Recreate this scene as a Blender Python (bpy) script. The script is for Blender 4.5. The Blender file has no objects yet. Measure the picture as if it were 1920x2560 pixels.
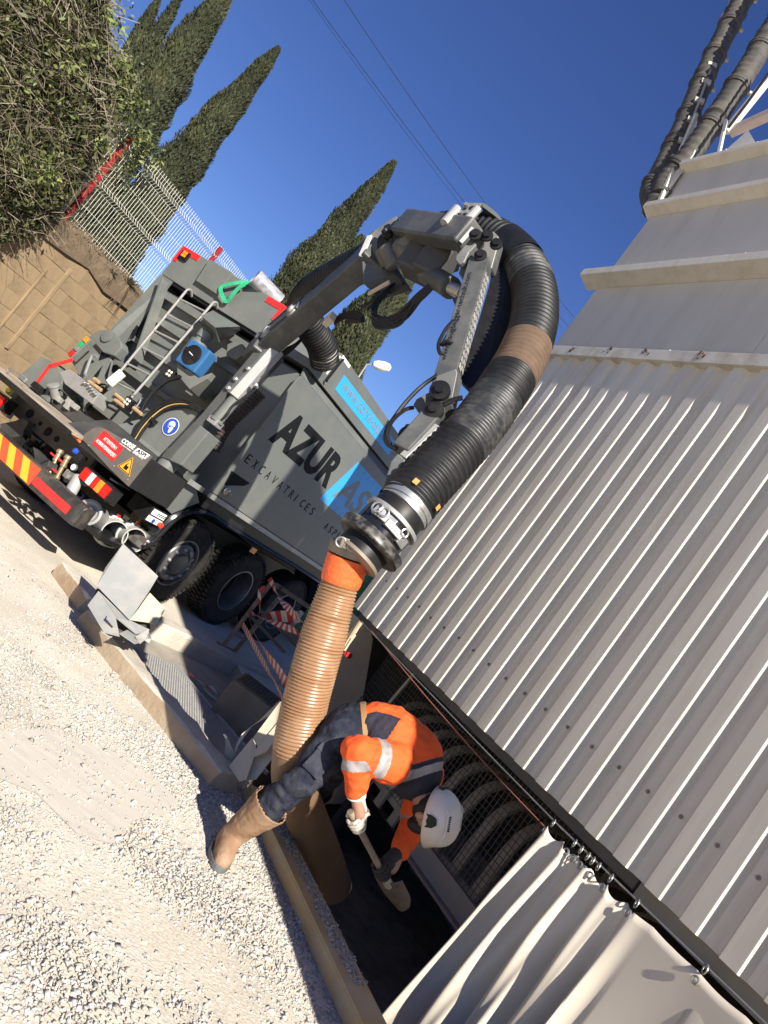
import bpy, bmesh, math, random
import numpy as np
from mathutils import Vector, Matrix, Quaternion, noise
from mathutils.geometry import delaunay_2d_cdt

random.seed(7); rng = np.random.default_rng(7)
SC = bpy.context.scene
COL = SC.collection

# ------------------------------------------------------------------ camera
F_PX, CAM_H = 1923.0, 1.66                 # focal length in photo pixels, eye height
ROLL = math.atan(0.753)                    # the phone was held tilted
_u = (math.cos(ROLL), math.sin(ROLL)); _v = (math.sin(ROLL), -math.cos(ROLL))
_v0 = (82-960)*_v[0] + (807-1280)*_v[1]
PITCH = math.atan(-_v0/F_PX)
EYE = Vector((0, 0, CAM_H))
cam_d = bpy.data.cameras.new('camera'); cam = bpy.data.objects.new('camera', cam_d); COL.objects.link(cam)
_fw = Vector((0, math.cos(PITCH), math.sin(PITCH))); _rt = Vector((1, 0, 0)); _up = Vector((0, -math.sin(PITCH), math.cos(PITCH)))
_cr = _rt*math.cos(ROLL) + _up*math.sin(ROLL); _cu = -_rt*math.sin(ROLL) + _up*math.cos(ROLL)
cam.matrix_world = Matrix(((_cr.x, _cu.x, -_fw.x, 0), (_cr.y, _cu.y, -_fw.y, 0), (_cr.z, _cu.z, -_fw.z, CAM_H), (0, 0, 0, 1)))
cam_d.sensor_fit = 'VERTICAL'; cam_d.sensor_height = 36; cam_d.sensor_width = 27
cam_d.lens = F_PX/2560*36; cam_d.clip_start = 0.05; cam_d.clip_end = 2000
SC.camera = cam

# ------------------------------------------------------------------ sky and sun
SUN_AZ, SUN_EL = 22.0, 35.0                # sun behind the camera, to the right
w = bpy.data.worlds.new('World'); SC.world = w; w.use_nodes = True
nt = w.node_tree; bg = nt.nodes['Background']
sky = nt.nodes.new('ShaderNodeTexSky'); sky.sky_type = 'NISHITA'; sky.sun_disc = False
sky.sun_elevation = math.radians(SUN_EL); sky.sun_rotation = math.radians(180-SUN_AZ)
sky.altitude = 300; sky.air_density = 1.0; sky.dust_density = 0.0; sky.ozone_density = 5.5
hs_ = nt.nodes.new('ShaderNodeHueSaturation'); hs_.inputs['Saturation'].default_value = 1.12; hs_.inputs['Hue'].default_value = 0.518
nt.links.new(sky.outputs[0], hs_.inputs['Color']); nt.links.new(hs_.outputs[0], bg.inputs[0]); bg.inputs[1].default_value = 0.058
sd = bpy.data.lights.new('sun', 'SUN'); sun = bpy.data.objects.new('sun', sd); COL.objects.link(sun)
sd.energy = 4.6; sd.angle = math.radians(0.53); sd.color = (1.0, 0.93, 0.82)
_a, _e = math.radians(SUN_AZ), math.radians(SUN_EL)
TOSUN = Vector((math.sin(_a)*math.cos(_e), -math.cos(_a)*math.cos(_e), math.sin(_e)))
sun.rotation_euler = TOSUN.to_track_quat('Z', 'Y').to_euler(); sun.location = TOSUN*40
SC.view_settings.view_transform = 'Standard'; SC.view_settings.look = 'None'
SC.view_settings.exposure = 1.06; SC.view_settings.gamma = 1.0; SC.view_settings.use_curve_mapping = False

# ------------------------------------------------------------------ surveying helpers: a direction seen in the photo -> a point in the place
def ray(x, y):
    a = (x-960)*_u[0] + (y-1280)*_u[1]; b = (x-960)*_v[0] + (y-1280)*_v[1]
    return _rt*a + _fw*F_PX + _up*b
def wY(x, y, Y):
    r = ray(x, y); return EYE + r*(Y/r.y)
def wz(x, y, z=0.0):
    r = ray(x, y); return EYE + r*((z-CAM_H)/r.z)
def wpl(x, y, p, n):
    r = ray(x, y); return EYE + r*((Vector(p)-EYE).dot(n)/r.dot(n))
# truck frame: X to its right, Y forward, origin on the ground under the rear axle
TO = Vector((-2.5568, 9.0447, 0)); TYAW = math.radians(25)
TF = Vector((math.sin(TYAW), math.cos(TYAW), 0)); TR = Vector((math.cos(TYAW), -math.sin(TYAW), 0)); Zv = Vector((0, 0, 1))
def tl(P): d = P-TO; return Vector((d.dot(TR), d.dot(TF), d.z))
def tw(p): return TO + TR*p[0] + TF*p[1] + Zv*p[2]
def tS(x, y, X=1.25): return tl(wpl(x, y, TO+TR*X, TR))
def tR(x, y, Y): return tl(wpl(x, y, TO+TF*Y, TF))
def tD(x, y, Y): return tl(wY(x, y, Y))
# silo frame: along the clad wall from its far corner towards the viewer, e inwards from the wall face
SO = Vector((0.35, 7.79, 0)); SW = Vector((0.454, -0.891, 0)); SN = Vector((0.891, 0.454, 0))
def sw(a, e, z): return SO + SW*a + SN*e + Zv*z
def sE(x, y, e=0.0): return wpl(x, y, SO+SN*e, SN)

# ------------------------------------------------------------------ materials
MATS = {}
def mat(name, col, rough=0.6, metal=0.0, var=0.12, scale=6.0, bump=0.0, bscale=40.0, dirt=None, dirt_amt=0.0, dscale=3.0, spec=0.5, attr=None, coords='Object', stretch=None):
    if name in MATS: return MATS[name]
    m = bpy.data.materials.new(name); m.use_nodes = True; t = m.node_tree; N = t.nodes; L = t.links
    b = N['Principled BSDF']; b.inputs['Roughness'].default_value = rough; b.inputs['Metallic'].default_value = metal
    b.inputs['Specular IOR Level'].default_value = spec
    tc = N.new('ShaderNodeTexCoord')
    n1 = N.new('ShaderNodeTexNoise'); n1.inputs['Scale'].default_value = scale; n1.inputs['Detail'].default_value = 6
    L.new(tc.outputs[coords], n1.inputs['Vector'])
    r = N.new('ShaderNodeMapRange'); r.inputs['From Min'].default_value = 0.3; r.inputs['From Max'].default_value = 0.7
    r.inputs['To Min'].default_value = 1-var; r.inputs['To Max'].default_value = 1+var
    L.new(n1.outputs['Fac'], r.inputs['Value'])
    mx = N.new('ShaderNodeMix'); mx.data_type = 'RGBA'; mx.blend_type = 'MULTIPLY'; mx.inputs[0].default_value = 1
    mx.inputs[6].default_value = (*col, 1)
    L.new(r.outputs[0], mx.inputs[7])
    out = mx.outputs[2]
    if attr:
        at = N.new('ShaderNodeAttribute'); at.attribute_name = attr
        m2 = N.new('ShaderNodeMix'); m2.data_type = 'RGBA'; m2.blend_type = 'MULTIPLY'; m2.inputs[0].default_value = 1
        L.new(out, m2.inputs[6]); L.new(at.outputs['Color'], m2.inputs[7]); out = m2.outputs[2]
    if dirt:
        n2 = N.new('ShaderNodeTexNoise'); n2.inputs['Scale'].default_value = dscale; n2.inputs['Detail'].default_value = 8; n2.inputs['Roughness'].default_value = 0.65
        if stretch:
            mpn = N.new('ShaderNodeMapping'); mpn.inputs['Scale'].default_value = stretch; L.new(tc.outputs[coords], mpn.inputs[0]); L.new(mpn.outputs[0], n2.inputs['Vector'])
        else: L.new(tc.outputs[coords], n2.inputs['Vector'])
        r2 = N.new('ShaderNodeMapRange'); r2.inputs['From Min'].default_value = 0.45; r2.inputs['From Max'].default_value = 0.72
        r2.inputs['To Max'].default_value = dirt_amt; L.new(n2.outputs['Fac'], r2.inputs['Value'])
        m3 = N.new('ShaderNodeMix'); m3.data_type = 'RGBA'; L.new(r2.outputs[0], m3.inputs[0]); L.new(out, m3.inputs[6]); m3.inputs[7].default_value = (*dirt, 1)
        out = m3.outputs[2]
        rr = N.new('ShaderNodeMath'); rr.operation = 'MULTIPLY_ADD'; rr.inputs[1].default_value = 0.35; rr.inputs[2].default_value = rough
        L.new(r2.outputs[0], rr.inputs[0]); L.new(rr.outputs[0], b.inputs['Roughness'])
    L.new(out, b.inputs['Base Color'])
    if bump:
        n3 = N.new('ShaderNodeTexNoise'); n3.inputs['Scale'].default_value = bscale; n3.inputs['Detail'].default_value = 5
        L.new(tc.outputs[coords], n3.inputs['Vector'])
        bp = N.new('ShaderNodeBump'); bp.inputs['Strength'].default_value = bump; bp.inputs['Distance'].default_value = 0.02
        L.new(n3.outputs['Fac'], bp.inputs['Height']); L.new(bp.outputs[0], b.inputs['Normal'])
    MATS[name] = m; return m
DUST = (0.46, 0.40, 0.31)
GREY = mat('truck_grey', (0.128, 0.139, 0.131), 0.42, 0, .05, 2.5, dirt=DUST, dirt_amt=.13, dscale=2.2)
DGREY = mat('anthracite', (0.040, 0.041, 0.041), 0.45, 0, .12, 4, dirt=DUST, dirt_amt=.10, dscale=3)
PLATEG = mat('plate_brown_grey', (0.10, 0.093, 0.085), 0.5, 0, .06, 3, dirt=DUST, dirt_amt=.12)
BLACK = mat('black_paint', (0.009, 0.009, 0.010), 0.45, 0, .15, 6, dirt=(.2, .17, .13), dirt_amt=.06, dscale=5, spec=.3)
BLACKG = mat('black_gloss', (0.012, 0.012, 0.013), 0.18, 0, .1, 6, dirt=DUST, dirt_amt=.03, dscale=5)
TARP = mat('black_tarp', (0.018, 0.018, 0.018), 0.5, 0, .15, 6, bump=.4, bscale=7)
RUBBER = mat('tyre_rubber', (0.017, 0.0165, 0.016), 0.8, 0, .2, 9, bump=.15, dirt=(.25, .21, .16), dirt_amt=.14, dscale=6, spec=.25)
HOSE = mat('hose_rubber', (0.009, 0.0095, 0.0105), 0.5, 0, .25, 14, dirt=(0.13, 0.125, 0.12), dirt_amt=.10, dscale=6, spec=.35)
HOSEM = mat('hose_mud', (0.11, 0.070, 0.045), 0.85, 0, .2, 12)
HOSED = mat('hose_scuffed', (0.022, 0.024, 0.027), 0.45, 0, .35, 16, dirt=(0.30, 0.28, 0.24), dirt_amt=.28, dscale=9)
BROWN = mat('brown_hose', (0.27, 0.145, 0.072), 0.33, 0, .1, 5, spec=.6, dirt=(0.5, 0.38, 0.24), dirt_amt=.35, dscale=6)
ORANGET = mat('orange_tape', (0.83, 0.13, 0.03), 0.5, 0, .1, 12, bump=.35, bscale=38)
STEEL = mat('zinc_steel', (0.42, 0.43, 0.42), 0.35, .75, .15, 20, dirt=DUST, dirt_amt=.3, dscale=8)
STEELM = mat('matt_aluminium', (0.32, 0.325, 0.32), 0.5, .4, .1, 10, dirt=DUST, dirt_amt=.25)
STEELD = mat('dusty_steel', (0.36, 0.35, 0.32), 0.55, .3, .15, 10, dirt=DUST, dirt_amt=.5, dscale=7)
RIMM = mat('rim_grey', (0.13, 0.133, 0.14), 0.4, .4, .12, 10, dirt=DUST, dirt_amt=.25, dscale=9)
RED = mat('red_reflective', (0.72, 0.025, 0.025), 0.4, 0, .05)
REDS = mat('red_sign', (0.68, 0.02, 0.025), 0.45, 0, .04)
YEL = mat('yellow_reflective', (0.72, 0.40, 0.03), 0.4, 0, .05)
ORG = mat('chevron_red', (0.82, 0.075, 0.025), 0.4, 0, .05)
AMBER = mat('amber_lens', (0.85, 0.24, 0.02), 0.2, 0, .1, 30)
REDL = mat('red_lens', (0.62, 0.012, 0.01), 0.15, 0, .15, 30)
WHITEL = mat('white_lens', (0.72, 0.68, 0.63), 0.2, 0, .1, 30)
WHITE = mat('white_paint', (0.78, 0.77, 0.74), 0.5, 0, .05)
CREAM = mat('cream_sheet', (0.63, 0.59, 0.51), 0.46, 0, .05, 1.2, dirt=(0.38, 0.31, 0.22), dirt_amt=.38, dscale=2.2, stretch=(4, 4, .35))
CREAM2 = mat('cream_plate', (0.55, 0.515, 0.455), 0.55, 0, .06, .9, dirt=(0.34, 0.30, 0.25), dirt_amt=.32, dscale=1.5, stretch=(2.2, 2.2, .5))
RUSTY = mat('rust', (0.12, 0.055, 0.03), 0.9, 0, .4, 40)
CURT = mat('curtain_canvas', (0.66, 0.60, 0.50), 0.42, 0, .04, 3, dirt=(0.5, 0.44, 0.35), dirt_amt=.15)
CHANY = mat('ochre_steel', (0.44, 0.32, 0.16), 0.62, 0, .14, 3, dirt=(0.5, 0.43, 0.33), dirt_amt=.6, dscale=4)
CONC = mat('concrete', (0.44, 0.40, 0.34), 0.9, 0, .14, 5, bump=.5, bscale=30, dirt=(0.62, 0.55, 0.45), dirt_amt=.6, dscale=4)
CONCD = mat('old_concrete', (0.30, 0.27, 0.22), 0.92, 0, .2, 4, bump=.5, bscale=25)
BLOCK = mat('cement_render', (0.285, 0.212, 0.128), 0.95, 0, .22, 2.3, bump=.35, bscale=9, dirt=(0.13, 0.095, 0.06), dirt_amt=.9, dscale=1.5, coords='Generated' if False else 'Object', spec=.15)
SOIL = mat('bank_soil', (0.13, 0.095, 0.06), 0.95, 0, .3, 6, bump=.8, bscale=18)
GALV = mat('galvanised', (0.43, 0.43, 0.42), 0.5, .4, .12, 20, dirt=DUST, dirt_amt=.4, dscale=9)
BEIGE = mat('beige_plate', (0.56, 0.49, 0.36), 0.5, 0, .07, 3, dirt=(0.35, 0.28, 0.18), dirt_amt=.3, dscale=3)
CHUTE = mat('tan_chute', (0.55, 0.44, 0.30), 0.55, 0, .1, 2, dirt=(0.3, 0.22, 0.13), dirt_amt=.4)
BOXG = mat('pale_grey_box', (0.29, 0.295, 0.29), 0.4, .1, .05, 4, dirt=(0.55, 0.45, 0.33), dirt_amt=.35, dscale=4)
GREEN = mat('green_sheet', (0.02, 0.11, 0.06), 0.5)
SLING = mat('green_webbing', (0.03, 0.36, 0.17), 0.6, 0, .15, 30)
BLUEA = mat('actuator_blue', (0.028, 0.115, 0.27), 0.5, 0, .08)
BLUES = mat('sign_blue', (0.02, 0.07, 0.42), 0.4, 0, .05)
SKYB = mat('banner_blue', (0.035, 0.36, 0.88), 0.4, 0, .03)
INK = mat('print_black', (0.008, 0.009, 0.011), 0.7, 0, .05, spec=.15)
INKG = mat('print_grey', (0.19, 0.20, 0.20), 0.45, 0, .05)
CLOTHO = mat('hivis_orange', (0.78, 0.095, 0.012), 0.8, 0, .1, 14, bump=.5, bscale=16)
CLOTHN = mat('navy_cloth', (0.02, 0.018, 0.03), 0.85, 0, .2, 12, bump=.5, bscale=16)
REFL = mat('reflective_tape', (0.30, 0.285, 0.285), 0.5, .1, .15, 30)
DENIM = mat('worn_denim', (0.016, 0.020, 0.034), 0.85, 0, .3, 9, bump=.7, bscale=22, dirt=(0.15, 0.15, 0.16), dirt_amt=.30, dscale=9, spec=.2)
SUEDE = mat('tan_boot_leather', (0.27, 0.165, 0.10), 0.95, 0, .18, 8, bump=.3, bscale=25, dirt=(0.42, 0.33, 0.24), dirt_amt=.6, dscale=7, spec=.1)
SOLE = mat('boot_sole', (0.12, 0.125, 0.13), 0.7, 0, .1)
GLOVE = mat('work_glove', (0.52, 0.47, 0.40), 0.85, 0, .15, 20, bump=.4, dirt=(0.2, 0.17, 0.14), dirt_amt=.5, dscale=20)
SKIN = mat('skin', (0.36, 0.19, 0.13), 0.5, 0, .08, 10)
HAIR = mat('dark_hair', (0.015, 0.01, 0.008), 0.7)
HELM = mat('helmet_plastic', (0.62, 0.575, 0.51), 0.32, 0, .04, 8, dirt=(0.4, 0.36, 0.3), dirt_amt=.25, dscale=9)
WOOD = mat('worn_handle', (0.38, 0.25, 0.13), 0.7, 0, .2, 20)
TWIG = mat('dry_twig', (0.25, 0.205, 0.15), 0.9, 0, .3, 3)
BARK = mat('bark', (0.09, 0.065, 0.045), 0.95, 0, .3, 8)
LEAF = mat('shrub_leaf', (0.095, 0.122, 0.042), 0.6, 0, .3, 2, attr='tone')
CYP = mat('cypress_foliage', (0.042, 0.054, 0.024), 0.8, 0, .3, .7, attr='tone')
GRASS = mat('dry_grass', (0.15, 0.115, 0.065), 0.9, 0, .3, 3)
AGAVE = mat('succulent_leaf', (0.19, 0.22, 0.13), 0.6, 0, .3, 6)
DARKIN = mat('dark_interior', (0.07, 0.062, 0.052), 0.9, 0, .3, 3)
PITM = mat('pit_dirt', (0.25, 0.185, 0.115), 0.95, 0, .3, 5, bump=.9, bscale=14)
DUCT = mat('rubber_duct', (0.045, 0.042, 0.038), 0.7, 0, .25, 10, dirt=(0.2, 0.17, 0.13), dirt_amt=.4, dscale=6)
DUCTW = mat('duct_clamp', (0.40, 0.37, 0.32), 0.6, .3, .2, 20)
WIREW = mat('fence_white', (0.72, 0.70, 0.62), 0.5, 0, .06)
REDP = mat('red_post_paint', (0.28, 0.022, 0.02), 0.5, 0, .15, 8)
BRASS = mat('brass_fitting', (0.42, 0.33, 0.2), 0.35, .7, .2, 20)
STONE = mat('gravel_stone', (0.49, 0.468, 0.43), 0.9, 0, .08, 40, attr='tone', spec=.2)
CLAD_RED = mat('red_enamel', (0.35, 0.02, 0.02), 0.5)

# ------------------------------------------------------------------ mesh helpers
class MB:
    def __init__(s): s.v = []; s.f = []; s.m = []; s.sm = []
    def add(s, vs, fs, mi=0, smooth=False):
        o = len(s.v); s.v += [tuple(p) for p in vs]
        for f in fs: s.f.append(tuple(i+o for i in f)); s.m.append(mi); s.sm.append(smooth)
        return s
    def box(s, lo, hi, mi=0):
        x0, y0, z0 = lo; x1, y1, z1 = hi
        return s.add([(x0, y0, z0), (x1, y0, z0), (x1, y1, z0), (x0, y1, z0), (x0, y0, z1), (x1, y0, z1), (x1, y1, z1), (x0, y1, z1)],
                     [(3, 2, 1, 0), (4, 5, 6, 7), (0, 1, 5, 4), (1, 2, 6, 5), (2, 3, 7, 6), (3, 0, 4, 7)], mi)
    def obox(s, c, ax, ay, az, mi=0):
        c = Vector(c); ax = Vector(ax); ay = Vector(ay); az = Vector(az)
        if ax.cross(ay).dot(az) < 0: ax = -ax
        vs = [c+ax*i+ay*j+az*k for k in (-1, 1) for i, j in ((-1, -1), (1, -1), (1, 1), (-1, 1))]
        return s.add(vs, [(3, 2, 1, 0), (4, 5, 6, 7), (0, 1, 5, 4), (1, 2, 6, 5), (2, 3, 7, 6), (3, 0, 4, 7)], mi)
    def beam(s, p, q, wd, ht, up=(0, 0, 1), mi=0, w2=None, h2=None):
        p = Vector(p); q = Vector(q); d = (q-p).normalized(); up = Vector(up)
        sd_ = d.cross(up); sd_ = sd_.normalized() if sd_.length > 1e-6 else Vector((1, 0, 0)); u_ = sd_.cross(d).normalized()
        w2 = wd if w2 is None else w2; h2 = ht if h2 is None else h2
        vs = [p+sd_*a*wd/2+u_*b*ht/2 for a, b in ((-1, -1), (1, -1), (1, 1), (-1, 1))]+[q+sd_*a*w2/2+u_*b*h2/2 for a, b in ((-1, -1), (1, -1), (1, 1), (-1, 1))]
        return s.add(vs, [(0, 1, 2, 3), (7, 6, 5, 4), (4, 5, 1, 0), (5, 6, 2, 1), (6, 7, 3, 2), (7, 4, 0, 3)], mi)
    def prism(s, poly, vec, mi=0):
        vec = Vector(vec); P = [Vector(p) for p in poly]; n = len(P)
        nrm = Vector((0, 0, 0))
        for i in range(n): nrm += P[i].cross(P[(i+1) % n])
        if nrm.dot(vec) < 0: P.reverse()
        vs = P+[p+vec for p in P]
        fs = [tuple(range(n-1, -1, -1)), tuple(range(n, 2*n))]+[(i, (i+1) % n, n+(i+1) % n, n+i) for i in range(n)]
        return s.add(vs, fs, mi)
    def tube(s, pts, r, n=8, mi=0, caps=True, smooth=True, flat=None, closed=False, twist=0):
        P = [Vector(p) for p in pts]; k = len(P); rr = r if hasattr(r, '__len__') else [r]*k
        mm = mi if hasattr(mi, '__len__') else None
        T = []
        for i in range(k):
            a = P[i-1] if (i > 0 or closed) else P[i]; b = P[(i+1) % k] if (i < k-1 or closed) else P[i]
            T.append((b-a).normalized() if (b-a).length > 1e-9 else Vector((0, 0, 1)))
        ref = Vector((0, 0, 1)) if abs(T[0].z) < .9 else Vector((1, 0, 0))
        nx = T[0].cross(ref).normalized(); vs = []
        for i in range(k):
            nx = (nx - T[i]*nx.dot(T[i])); nx = nx.normalized() if nx.length > 1e-6 else T[i].orthogonal().normalized()
            ny = T[i].cross(nx)
            for j in range(n):
                a = 2*math.pi*j/n+twist; vs.append(P[i]+(nx*math.cos(a)*(flat[0] if flat else 1)+ny*math.sin(a)*(flat[1] if flat else 1))*rr[i])
        o = len(s.v); s.v += [tuple(p) for p in vs]
        for i in range(k if closed else k-1):
            i2 = (i+1) % k
            for j in range(n):
                s.f.append((o+i*n+j, o+i*n+(j+1) % n, o+i2*n+(j+1) % n, o+i2*n+j)); s.m.append(mm[i] if mm else mi); s.sm.append(smooth)
        if caps and not closed:
            s.f.append(tuple(o+j for j in range(n-1, -1, -1))); s.m.append(mm[0] if mm else mi); s.sm.append(False)
            s.f.append(tuple(o+(k-1)*n+j for j in range(n))); s.m.append(mm[-1] if mm else mi); s.sm.append(False)
        return s
    def lathe(s, prof, c, ax, n=24, mi=0, caps=True, smooth=True):
        c = Vector(c); ax = Vector(ax).normalized(); nx = ax.orthogonal().normalized(); ny = ax.cross(nx); k = len(prof)
        mm = mi if hasattr(mi, '__len__') else None
        vs = [c+ax*h+(nx*math.cos(2*math.pi*j/n)+ny*math.sin(2*math.pi*j/n))*r for r, h in prof for j in range(n)]
        o = len(s.v); s.v += [tuple(p) for p in vs]
        for i in range(k-1):
            for j in range(n):
                s.f.append((o+i*n+j, o+i*n+(j+1) % n, o+(i+1)*n+(j+1) % n, o+(i+1)*n+j)); s.m.append(mm[i] if mm else mi); s.sm.append(smooth)
        if caps:
            s.f.append(tuple(o+j for j in range(n-1, -1, -1))); s.m.append(mm[0] if mm else mi); s.sm.append(False)
            s.f.append(tuple(o+(k-1)*n+j for j in range(n))); s.m.append(mm[-1] if mm else mi); s.sm.append(False)
        return s
    def ball(s, c, r, n=10, k=7, mi=0, sc=(1, 1, 1)):
        c = Vector(c); vs = []
        for i in range(k+1):
            t = math.pi*i/k
            for j in range(n):
                a = 2*math.pi*j/n; vs.append((c.x+r*sc[0]*math.sin(t)*math.cos(a), c.y+r*sc[1]*math.sin(t)*math.sin(a), c.z+r*sc[2]*math.cos(t)))
        return s.add(vs, [(i*n+j, (i+1)*n+j, (i+1)*n+(j+1) % n, i*n+(j+1) % n) for i in range(k) for j in range(n)], mi, True)
    def mesh(s, name, mats, sharp=35):
        me = bpy.data.meshes.new(name); me.from_pydata(s.v, [], s.f)
        for m in (mats if isinstance(mats, (list, tuple)) else [mats]): me.materials.append(m)
        me.polygons.foreach_set('material_index', s.m); me.polygons.foreach_set('use_smooth', s.sm)
        me.update()
        if any(s.sm): me.set_sharp_from_angle(angle=math.radians(sharp))
        return me
    def build(s, name, mats, parent=None, bevel=0, label=None, sharp=35):
        return link(name, s.mesh(name, mats, sharp), parent, bevel, label)
def link(name, me, parent=None, bevel=0, label=None):
    o = bpy.data.objects.new(name, me); COL.objects.link(o)
    if parent: o.parent = parent
    if label: o['label'] = label
    if bevel:
        b = o.modifiers.new('bevel', 'BEVEL'); b.width = bevel; b.segments = 2; b.limit_method = 'ANGLE'; b.angle_limit = math.radians(40); b.harden_normals = False
    return o
def tag(o, label, cat, group=None):
    o['label'] = label; o['category'] = cat
    if group: o['group'] = group
    return o
def thing(name, label, cat, loc=(0, 0, 0), rz=0.0, group=None):
    o = bpy.data.objects.new(name, None); COL.objects.link(o); o.location = loc; o.rotation_euler = (0, 0, rz); o.empty_display_size = .1
    return tag(o, label, cat, group)
def structure(o): o['kind'] = 'structure'; return o
def stuff(o): o['kind'] = 'stuff'; return o
def copy_tree(o, parent=None):
    c = o.copy(); COL.objects.link(c); c.parent = parent
    for ch in list(o.children): copy_tree(ch, c)
    return c
def spline(P, k=8):
    P = [Vector(p) for p in P]; out = []
    for i in range(len(P)-1):
        a = P[max(i-1, 0)]; b = P[i]; c = P[i+1]; d = P[min(i+2, len(P)-1)]
        for j in range(k):
            t = j/k; out.append(.5*((2*b)+(c-a)*t+(2*a-5*b+4*c-d)*t*t+(3*b-a-3*c+d)*t**3))
    out.append(P[-1]); return out
def resample(P, step):
    out = [P[0]]; acc = 0.0
    for i in range(1, len(P)):
        seg = (P[i]-P[i-1]); l = seg.length; pos = step-acc
        while pos <= l:
            out.append(P[i-1]+seg*(pos/l)); pos += step
        acc = l-(pos-step)
    return out
FONTC = {}
def text(name, s, c, xd, yd, h, m, parent=None, width=None, depth=.0012, bold=0.0, align='LEFT', label=None, shear=0.0):
    """flat lettering: c = start of the baseline, xd / yd = reading and upright directions, h = cap height"""
    cu = bpy.data.curves.new(name, 'FONT'); cu.body = s; cu.extrude = depth; cu.offset = bold; cu.align_x = align; cu.resolution_u = 3; cu.shear = shear; cu.space_character = 1.0
    o = bpy.data.objects.new('tmp', cu); COL.objects.link(o)
    dg = bpy.context.evaluated_depsgraph_get(); me = bpy.data.meshes.new_from_object(o.evaluated_get(dg)); bpy.data.objects.remove(o); bpy.data.curves.remove(cu)
    co = np.empty(len(me.vertices)*3); me.vertices.foreach_get('co', co); co = co.reshape(-1, 3)
    ymax = co[:, 1].max() if any(ch in s for ch in 'gjpqy,') else co[:, 1].max(); k = h/max(ymax, .01)
    wd = co[:, 0].max()-co[:, 0].min(); kx = k if width is None else width/wd
    xd = Vector(xd).normalized(); yd = Vector(yd).normalized(); zd = xd.cross(yd); x0 = co[:, 0].min() if align == 'LEFT' else 0
    c = Vector(c); new = []
    for p in co: q = c+xd*float((p[0]-x0)*kx)+yd*float(p[1]*k)+zd*float(p[2]); new += [q.x, q.y, q.z]
    me.vertices.foreach_set('co', new); me.materials.clear(); me.materials.append(m); me.update(); me.name = name
    return link(name, me, parent, label=label)
def soup(name, V, Fq, m, parent=None, tone=None, label=None):
    """numpy mesh: V (n,3), Fq (k,3 or 4)"""
    me = bpy.data.meshes.new(name); V = np.asarray(V, dtype=np.float32); Fq = np.asarray(Fq, dtype=np.int32); k = Fq.shape[1]
    me.vertices.add(len(V)); me.vertices.foreach_set('co', V.ravel()); me.loops.add(Fq.size); me.loops.foreach_set('vertex_index', Fq.ravel())
    me.polygons.add(len(Fq)); me.polygons.foreach_set('loop_start', np.arange(0, Fq.size, k, dtype=np.int32)); me.update(calc_edges=True)
    if tone is not None:
        a = me.attributes.new('tone', 'FLOAT_COLOR', 'POINT'); t = np.ones((len(V), 4), dtype=np.float32); t[:, :3] = tone; a.data.foreach_set('color', t.ravel())
    me.materials.append(m); me.validate(); return link(name, me, parent, label=label)

# ================================================================== GROUND
hole = [sw(2.35, -1.0, 0), sw(9.0, -1.0, 0), sw(9.0, 2.6, 0), sw(-.2, 2.6, 0), sw(-.2, -.25, 0), Vector((-.3, 8.75, 0)), Vector((-1.02, 8.30, 0)), Vector((-1.62, 6.80, 0)), Vector((.22, 5.28, 0))]
hole = [Vector((p.x, p.y)) for p in hole]
def inside(p, poly):
    c = False; n = len(poly)
    for i in range(n):
        a = poly[i]; b = poly[(i+1) % n]
        if (a[1] > p[1]) != (b[1] > p[1]) and p[0] < (b[0]-a[0])*(p[1]-a[1])/(b[1]-a[1])+a[0]: c = not c
    return c
R0 = 260
outer = [Vector((-R0, -R0)), Vector((R0, -R0)), Vector((R0, R0)), Vector((-R0, R0))]
vs = outer+hole
ed = [(i, (i+1) % 4) for i in range(4)]+[(4+i, 4+(i+1) % len(hole)) for i in range(len(hole))]
V2, _, F2, _, _, _ = delaunay_2d_cdt(vs, ed, [], 0, 1e-5)
F2 = [f for f in F2 if not inside((sum(V2[i].x for i in f)/len(f), sum(V2[i].y for i in f)/len(f)), hole)]
g = MB(); g.add([(p.x, p.y, 0) for p in V2], [tuple(f) if (V2[f[1]]-V2[f[0]]).cross(V2[f[2]]-V2[f[0]]) > 0 else tuple(reversed(f)) for f in F2])
# ground material: pale limestone dust, a scraped concrete patch, finer gravel
gm = bpy.data.materials.new('limestone_ground'); gm.use_nodes = True; t = gm.node_tree; N = t.nodes; L = t.links; b = N['Principled BSDF']
b.inputs['Roughness'].default_value = .92; b.inputs['Specular IOR Level'].default_value = .2
tc = N.new('ShaderNodeTexCoord')
def noise_n(sc, det=8, ro=.6):
    n = N.new('ShaderNodeTexNoise'); n.inputs['Scale'].default_value = sc; n.inputs['Detail'].default_value = det; n.inputs['Roughness'].default_value = ro; L.new(tc.outputs['Object'], n.inputs['Vector']); return n
def ramp(src, stops):
    r = N.new('ShaderNodeValToRGB'); r.color_ramp.elements[0].position = stops[0][0]; r.color_ramp.elements[0].color = (*stops[0][1], 1)
    r.color_ramp.elements[1].position = stops[1][0]; r.color_ramp.elements[1].color = (*stops[1][1], 1)
    for p, c in stops[2:]: e = r.color_ramp.elements.new(p); e.color = (*c, 1)
    L.new(src, r.inputs[0]); return r
c1 = ramp(noise_n(1.1).outputs['Fac'], [(.36, (.50, .455, .38)), (.64, (.64, .59, .50))])
c2 = ramp(noise_n(55, 4).outputs['Fac'], [(.3, (.62, .62, .62)), (.62, (1.08, 1.08, 1.08))])
mx = N.new('ShaderNodeMix'); mx.data_type = 'RGBA'; mx.blend_type = 'MULTIPLY'; mx.inputs[0].default_value = .6; L.new(c1.outputs[0], mx.inputs[6]); L.new(c2.outputs[0], mx.inputs[7])
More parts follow.
